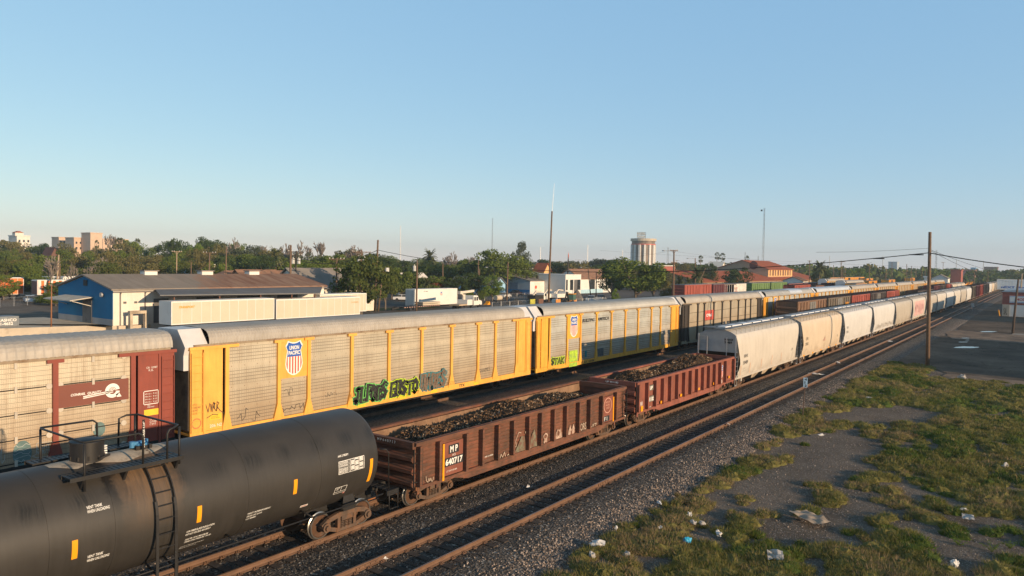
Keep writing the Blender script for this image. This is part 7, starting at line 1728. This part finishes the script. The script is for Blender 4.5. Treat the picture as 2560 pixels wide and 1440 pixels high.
thicket(1300, 1620, 290, 14, 66, ['green','olive','olive','dark'], 'tree behind the white office', 'trees behind the office', 40); thicket(1600, 1760, 300, 14, 60, ['green','olive'], 'tree between the tower and the palms', 'trees by the palms', 40)
thicket(1172, 1225, 172, 70, 26, ['olive','green'], 'scrubby tree by the light blue house', 'scrub by the blue house', 26)
# woods far off on the right: one mass
g = np.random.default_rng(5); P_ = []; 
for k in range(1500):
    px = g.uniform(1640, 2720); D = 480*2.6**g.random(); base_ = at_d(px, 690, D)
    hor = 664+(px-1640)*.0185; hgt = g.uniform(5.5, 11.5)*(1.0+.5*max(0, noise.noise((px*.02, D*.004, 3)))); w_ = g.uniform(4, 9)
    if abs(base_.y-25) < 60 and base_.x < 470: continue
    n = 70; d = unit(g.normal(size=(n,3))); pos = np.array([base_.x, base_.y, GZ+hgt*.55])+d*np.array([w_, w_, hgt*.5])*(g.uniform(.5,1,n)**.4)[:,None]
    nr = unit(d+.8*g.normal(size=(n,3))); a = unit(np.cross(nr, g.normal(size=(n,3)))); b_ = np.cross(nr, a); s = g.uniform(.5, 1.5, n)[:,None]; P_.append(quads(pos, a*s, b_*s))
P_ = np.concatenate(P_); mi = np.repeat(g.choice([0,0,1,2], len(P_)//280), 70)
wo = link('distant_woodland', np_mesh('distant_woodland', P_, 4, [LEAF['green'], LEAF['olive'], LEAF['dark']], mi)); tag(wo, 'dark green wooded horizon fading into haze on the right', 'woodland'); stuff(wo)

# ------------------------------------------------------------------ grass, stones, weeds on the near side
GR = [leaf_mat('green_blades', (.115,.145,.03), (.175,.19,.045)), leaf_mat('olive_blades', (.19,.175,.05), (.26,.225,.08)), leaf_mat('straw_blades', (.30,.22,.115), (.38,.28,.16)), leaf_mat('deep_green_blades', (.075,.115,.022), (.12,.165,.036))]
g = np.random.default_rng(21); tv = []; tm = []; cnt = 0
while cnt < 2900:
    x = 14+80*g.random()**1.25; y = g.uniform(-2.5, 12.6)
    if y < .019*x-.9: continue
    dns = grass_density(x, y)
    if g.random() > dns*1.15: continue
    cnt += 1
    nb = 200 if x < 36 else (150 if x < 55 else 90); rr = g.uniform(.16, .55)*(.65+.5*dns)*(1 if x < 45 else 1.25); hh = rr*g.uniform(.3, .55)
    z0 = max(gz(x, y), bz(x, y)); ex = g.uniform(.75, 1.3); ph = g.uniform(0, 6.28)
    dry = noise.noise((x*.22, y*.35, 11))+.34*(y > 10.2)*(x < 60)+g.normal(0, .16); pick = 2 if dry > .30 else (1 if dry > -.12 else (3 if dry < -.36 else 0))
    # low mound of old stems with the blades standing out of it
    k = 9; an = 2*math.pi*np.arange(k)/k; ring = lambda f, zz: np.stack([x+rr*f*ex*np.cos(an), y+rr*f/ex*np.sin(an), np.full(k, zz)], 1)*1.0
    r0_, r1_, r2_ = ring(1.0, z0-.03), ring(.74, z0+hh*.45), ring(.36, z0+hh*.72); r1_ += g.normal(0, .035, (k,3)); r2_ += g.normal(0, .04, (k,3)); tp = np.array([x, y, z0+hh*.8]); nx_ = np.roll(np.arange(k), -1)
    dome = np.concatenate([np.stack([r0_, r0_[nx_], r1_], 1), np.stack([r0_[nx_], r1_[nx_], r1_], 1), np.stack([r1_, r1_[nx_], r2_], 1), np.stack([r1_[nx_], r2_[nx_], r2_], 1), np.stack([r2_, r2_[nx_], np.tile(tp, (k,1))], 1)])
    tv.append(dome.reshape(-1, 3)); tm.append(np.full(5*k, 3 if pick in (0, 3) else 1))
    a = g.uniform(0, 6.283, nb); q = np.sqrt(g.random(nb))*1.04; hb = hh*.75*np.sqrt(np.maximum(0, 1-q**2)); bx_, by_ = x+rr*q*ex*np.cos(a), y+rr*q/ex*np.sin(a)
    L = g.uniform(.06, .17, nb)*(1.0+.5*dns); lean = .25+.8*q; w_ = (.010 if x < 40 else .018)*g.uniform(.7, 1.4, nb)
    la = a+g.normal(0, .7, nb); tx, ty = bx_+L*lean*.7*np.cos(la), by_+L*lean*.7*np.sin(la); tz = z0+hb+L*(1-.45*q)
    pa = g.uniform(0, 3.14, nb); v = np.empty((nb, 3, 3)); v[:,0] = np.stack([bx_-w_*np.cos(pa), by_-w_*np.sin(pa), z0+hb-.02], 1); v[:,1] = np.stack([bx_+w_*np.cos(pa), by_+w_*np.sin(pa), z0+hb-.02], 1); v[:,2] = np.stack([tx, ty, tz], 1)
    m_ = np.where(g.random(nb) < .7, pick, g.integers(0, 4, nb)); tv.append(v.reshape(-1, 3)); tm.append(m_)
# thin dry stalks and sprigs on the bare soil between the mounds
ns = 14000; xs = 14+70*g.random(ns)**1.3; ys = g.uniform(-2, 12.3, ns); kp = ys > .019*xs-.8; xs, ys = xs[kp], ys[kp]; ns = len(xs); zs = np.array([gz(a_, b_) for a_, b_ in zip(xs, ys)])
an = g.uniform(0, 6.28, ns); L = g.uniform(.04, .16, ns); v = np.empty((ns, 3, 3)); v[:,0] = np.stack([xs, ys, zs], 1); v[:,1] = np.stack([xs+.014, ys+.008, zs], 1); v[:,2] = np.stack([xs+L*np.cos(an), ys+L*np.sin(an), zs+L*g.uniform(.1, .9, ns)], 1)
tv.append(v.reshape(-1, 3)); tm.append(g.choice([1, 2, 2, 0], ns))
go = link('grass', np_mesh('grass', np.concatenate(tv), 3, GR, np.concatenate(tm))); tag(go, 'patchy green and straw coloured grass beside the rails', 'grass'); stuff(go)
def stones(n, xr, yr, zf, smin, smax, mats, seed, keep=None):
    g = np.random.default_rng(seed); x = xr[0]+(xr[1]-xr[0])*g.random(n)**1.4; y = g.uniform(*yr, n)
    z = np.array([zf(a, b_) for a, b_ in zip(x, y)]); s = g.uniform(smin, smax, n)**1.0
    if keep is not None:
        kk = np.array([keep(a, b_) for a, b_ in zip(x, y)]) > g.random(n); x, y, z, s = x[kk], y[kk], z[kk], s[kk]; n = len(x)
    q = unit(g.normal(size=(n,3))); e1 = unit(np.cross(q, g.normal(size=(n,3)))); e2 = np.cross(q, e1); c_ = np.stack([x, y, z+s*.25], 1)
    ax = [c_+e1*(s*g.uniform(.8,1.2,n))[:,None], c_-e1*(s*g.uniform(.8,1.2,n))[:,None], c_+e2*(s*g.uniform(.6,1,n))[:,None], c_-e2*(s*g.uniform(.6,1,n))[:,None], c_+q*(s*g.uniform(.5,.9,n))[:,None], c_-q*(s*.6)[:,None]]
    f = [(0,2,4),(2,1,4),(1,3,4),(3,0,4),(2,0,5),(1,2,5),(3,1,5),(0,3,5)]; v = np.stack([np.stack([ax[i] for i in t_], 1) for t_ in f], 1).reshape(-1, 3)
    return v, np.repeat(g.choice(len(mats), n, p=[w_ for _, w_ in mats]), 8)
ST = [(M('pale_stone', (.40,.32,.265), .9, 0, .25, 3), .34), (M('buff_stone', (.27,.205,.165), .9, 0, .25, 3), .33), (M('dark_stone', (.11,.098,.09), .9, 0, .3, 3), .33)]
v, mi = stones(26000, (14, 75), (11.4, 14.3), bz, .018, .055, ST, 3, lambda a, b_: max(.05, min(1, (13.9-b_)/1.5)))
o = link('shoulder_gravel', np_mesh('shoulder_gravel', v, 3, [q for q, _ in ST], mi)); tag(o, 'pale loose gravel along the shoulder of the nearest track', 'gravel'); stuff(o)
SD = [(M('pale_stone', (.4,.3,.2)), .03), (M('mid_grey_stone', (.13,.118,.108), .9, 0, .25, 3), .27), (M('black_stone', (.045,.042,.040), .9, 0, .3, 3), .70)]
v, mi = stones(30000, (4, 60), (14.0, 22.5), bz, .018, .042, SD, 4)
o = link('track_ballast', np_mesh('track_ballast', v, 3, [q for q, _ in SD], mi)); tag(o, 'black and grey crushed stone lying between the two near tracks', 'ballast'); stuff(o)
v, mi = stones(16000, (15, 80), (-2, 11.9), gz, .012, .04, [(ST[0][0], .2), (ST[1][0], .35), (ST[2][0], .45)], 5, lambda x, y: (1-grass_density(x, y))*(y > .019*x-1))
o = link('lot_pebbles', np_mesh('lot_pebbles', v, 3, [q for q, _ in ST], mi)); tag(o, 'scattered pebbles on the bare patches among the grass', 'pebbles'); stuff(o)
def weed(px, py, h, w_, label):
    p = at_z(px, py, GZ+.02); root = thing('weed_plant', label, 'weed', tuple(p), R.uniform(0, 6), 'leafy weeds in the near corner'); r = random.Random(px); m = MB(); s_ = MB()
    for k in range(9):
        a = r.uniform(0, 6.28); tip = Vector((math.cos(a)*w_*r.uniform(.2,.8), math.sin(a)*w_*r.uniform(.2,.8), h*r.uniform(.5, 1))); s_.tube([(0,0,0), tip*.5+Vector((0,0,h*.1)), tip], [.008,.006,.003], 4)
        for j in range(7):
            q = tip*(.35+.65*j/6); b_ = r.uniform(0, 6.28); d = Vector((math.cos(b_), math.sin(b_), r.uniform(-.2,.5))).normalized(); sd_ = d.cross(Vector((0,0,1))).normalized(); L = r.uniform(.05,.1)
            m.add([q, q+d*L*.5+sd_*L*.35, q+d*L-Vector((0,0,L*.2)), q+d*L*.5-sd_*L*.35], [(0,1,2,3)])
    m.build('leaves', LEAF['bright'], root); s_.build('stem', LEAF['green'], root)
for px, py, h, w_, lb in ((2500,1345,.45,.5,'leafy weed with pale leaves at the right edge, tallest of the corner weeds'), (2535,1340,.4,.4,'leafy weed touching the right edge of the lot'), (2480,1380,.4,.5,'leafy weed nearest the camera in the right corner'), (2398,1365,.25,.3,'small weed left of the corner weeds'), (2330,1372,.2,.3,'low weed beside the dark bare soil'), (2415,1345,.25,.25,'small weed behind the left corner weed'), (2300,1395,.2,.3,'low weed left of the white jug'), (2525,1372,.3,.35,'weed between the tallest corner weeds')): weed(px, py, h, w_, lb)

# ------------------------------------------------------------------ litter
PLW = M('white_plastic', (.62,.60,.58), .5, 0, .08, 6); PLB = M('blue_plastic', (.03,.36,.62), .4, 0, .1, 6); CARD = M('grey_brown_card', (.36,.28,.21), .9, 0, .15, 2); PLG = M('dull_plastic', (.40,.38,.36), .6, 0, .15, 5)
def crumple(px, py, rx, ry, rz_, mt, name, label, cat, seed, z=GZ+.13, sheet_=False, group='litter in the lot'):
    p = at_z(px, py, z); m = MB(); n = 14; k_ = 9
    if sheet_:
        vs = [(rx*(2*i/n-1)+.05*noise.noise((i, j, seed)), ry*(2*j/k_-1)+.05*noise.noise((i, j, seed+5)), .03+rz_*(.5+noise.noise((i*.28, j*.28, seed)))) for j in range(k_+1) for i in range(n+1)]; m.add(vs, [(j*(n+1)+i, j*(n+1)+i+1, (j+1)*(n+1)+i+1, (j+1)*(n+1)+i) for j in range(k_) for i in range(n)])
    else:
        rings = []
        for j in range(k_+1):
            t_ = math.pi*j/k_; ring = []
            for i in range(n):
                a = 2*math.pi*i/n; d = Vector((math.sin(t_)*math.cos(a), math.sin(t_)*math.sin(a), math.cos(t_))); q = 1+.75*noise.noise(d*1.3+Vector((seed,0,0)))+.1*noise.noise(d*4+Vector((seed,3,0))); ring.append((d.x*rx*q, d.y*ry*q, (d.z+.6)*rz_*q))
            rings.append(ring)
        m.loft(rings, True, True)
    o = m.build(name, mt, None, loc=tuple(p)); o.rotation_euler = (0, 0, R.uniform(0, 3)); tag(o, label, cat, group)
for i, a in enumerate(((1490,1366,.26,.16,.13,PLW,'plastic_bag','large white plastic bag at the gravel edge','bag'),(1480,1392,.13,.1,.1,PLG,'plastic_bag','small pale bag below the large white bag','bag'),(1566,1389,.12,.1,.07,PLG,'plastic_bag','dull plastic scrap in the grass right of the large bag','bag'),(1650,1322,.1,.07,.06,PLW,'paper_cup','white crumpled cup high in the grass clump','cup'),(1722,1291,.1,.09,.1,PLW,'paper_plate','round white plate leaning in the grass','plate'),(1733,1309,.13,.1,.08,PLG,'plastic_bag','pale bag just below the round white plate','bag'),(1755,1311,.12,.09,.07,PLG,'plastic_bag','second dull bag right of the pale one','bag'),(1797,1338,.13,.1,.09,PLW,'plastic_bag','white bag right of the dull pair','bag'),(1720,1357,.13,.09,.12,PLB,'plastic_bag','bright blue crumpled bag in the grass','bag'),(1540,1323,.05,.05,.08,PLW,'paper_cup','little white cup at the left edge of the grass','cup'),(2387,1416,.14,.1,.12,PLW,'plastic_jug','white plastic jug in the near right corner','jug'),(2408,1275,.16,.08,.04,PLW,'paper_scrap','white sheet of paper at the right among grass','paper'),(2512,1167,.16,.12,.11,PLG,'plastic_bag','pale ball of plastic near the right edge','bag'),(2405,946,.3,.25,.2,PLG,'plastic_bag','pale bag at the edge of the dirt road','bag'),(2053,1088,.2,.1,.05,PLW,'paper_scrap','white scrap on bare gravel below the sign','paper'),(2173,996,.25,.12,.06,PLW,'paper_scrap','white scrap in the middle of the grass','paper'),(1648,1258,.16,.08,.05,PLW,'paper_scrap','white wrapper at the top edge of the grass','paper'),(1375,1278,.07,.05,.04,PLW,'paper_scrap','small white scrap beside the near rail','paper'))): crumple(*a, i*3.1)
crumple(2026,1298,.72,.42,.13,CARD,'cardboard_sheet','large crumpled grey brown cardboard sheet lying in the lot','cardboard',4,sheet_=True); crumple(1938,1394,.42,.25,.12,PLG,'plastic_sheet','crumpled pale plastic sheet near the bottom edge','sheet',9,sheet_=True); crumple(2420,1296,.35,.2,.08,PLG,'plastic_sheet','torn grey plastic near the corner weeds','sheet',12,sheet_=True)
crumple(2040,936,.55,.35,.08,PLW,'plastic_sheet','flat white sheet lying between the near rails','sheet',2,-.16,group='litter on the tracks'); crumple(2094,908,.28,.15,.1,PLW,'paper_scrap','white scrap on the left near rail','paper',5,-.1,group='litter on the tracks'); crumple(2223,853,.7,.4,.05,PLW,'plastic_sheet','far white sheet between the near rails','sheet',7,-.16,group='litter on the tracks')
crumple(960,1397,.1,.06,.04,PLW,'paper_scrap','white slab of foam beside the left near rail','paper',8,-.15,group='litter on the tracks'); crumple(1320,1218,.12,.07,.05,PLW,'paper_scrap','pale scrap between the near rails','paper',15,-.15,group='litter on the tracks')
p = at_z(1820, 1060, .0); m = MB(); m.box(-.16, .16, -.09, .09, -.01, .015); o = m.build('card_scrap', PLW, None, loc=tuple(p)); o.rotation_euler = (.5, .2, .6); tag(o, 'white card lying against the right near rail', 'card')
# ------------------------------------------------------------------ evening haze
hz_ = MB(); hz_.box(-900, 2600, -1500, 2000, -1.6, 75)
hm = bpy.data.materials.new('thin_haze'); hm.use_nodes = True; ht = hm.node_tree
for n_ in list(ht.nodes):
    if n_.type == 'BSDF_PRINCIPLED': ht.nodes.remove(n_)
pv = ht.nodes.new('ShaderNodeVolumePrincipled'); pv.inputs['Density'].default_value = .00026; pv.inputs['Color'].default_value = (.68, .83, .93, 1); pv.inputs['Anisotropy'].default_value = .1
ho = [n_ for n_ in ht.nodes if n_.type == 'OUTPUT_MATERIAL'][0]; ht.links.new(pv.outputs[0], ho.inputs['Volume'])
hb_ = hz_.build('haze', hm); stuff(hb_); tag(hb_, 'thin blue grey evening haze over the whole yard', 'haze')
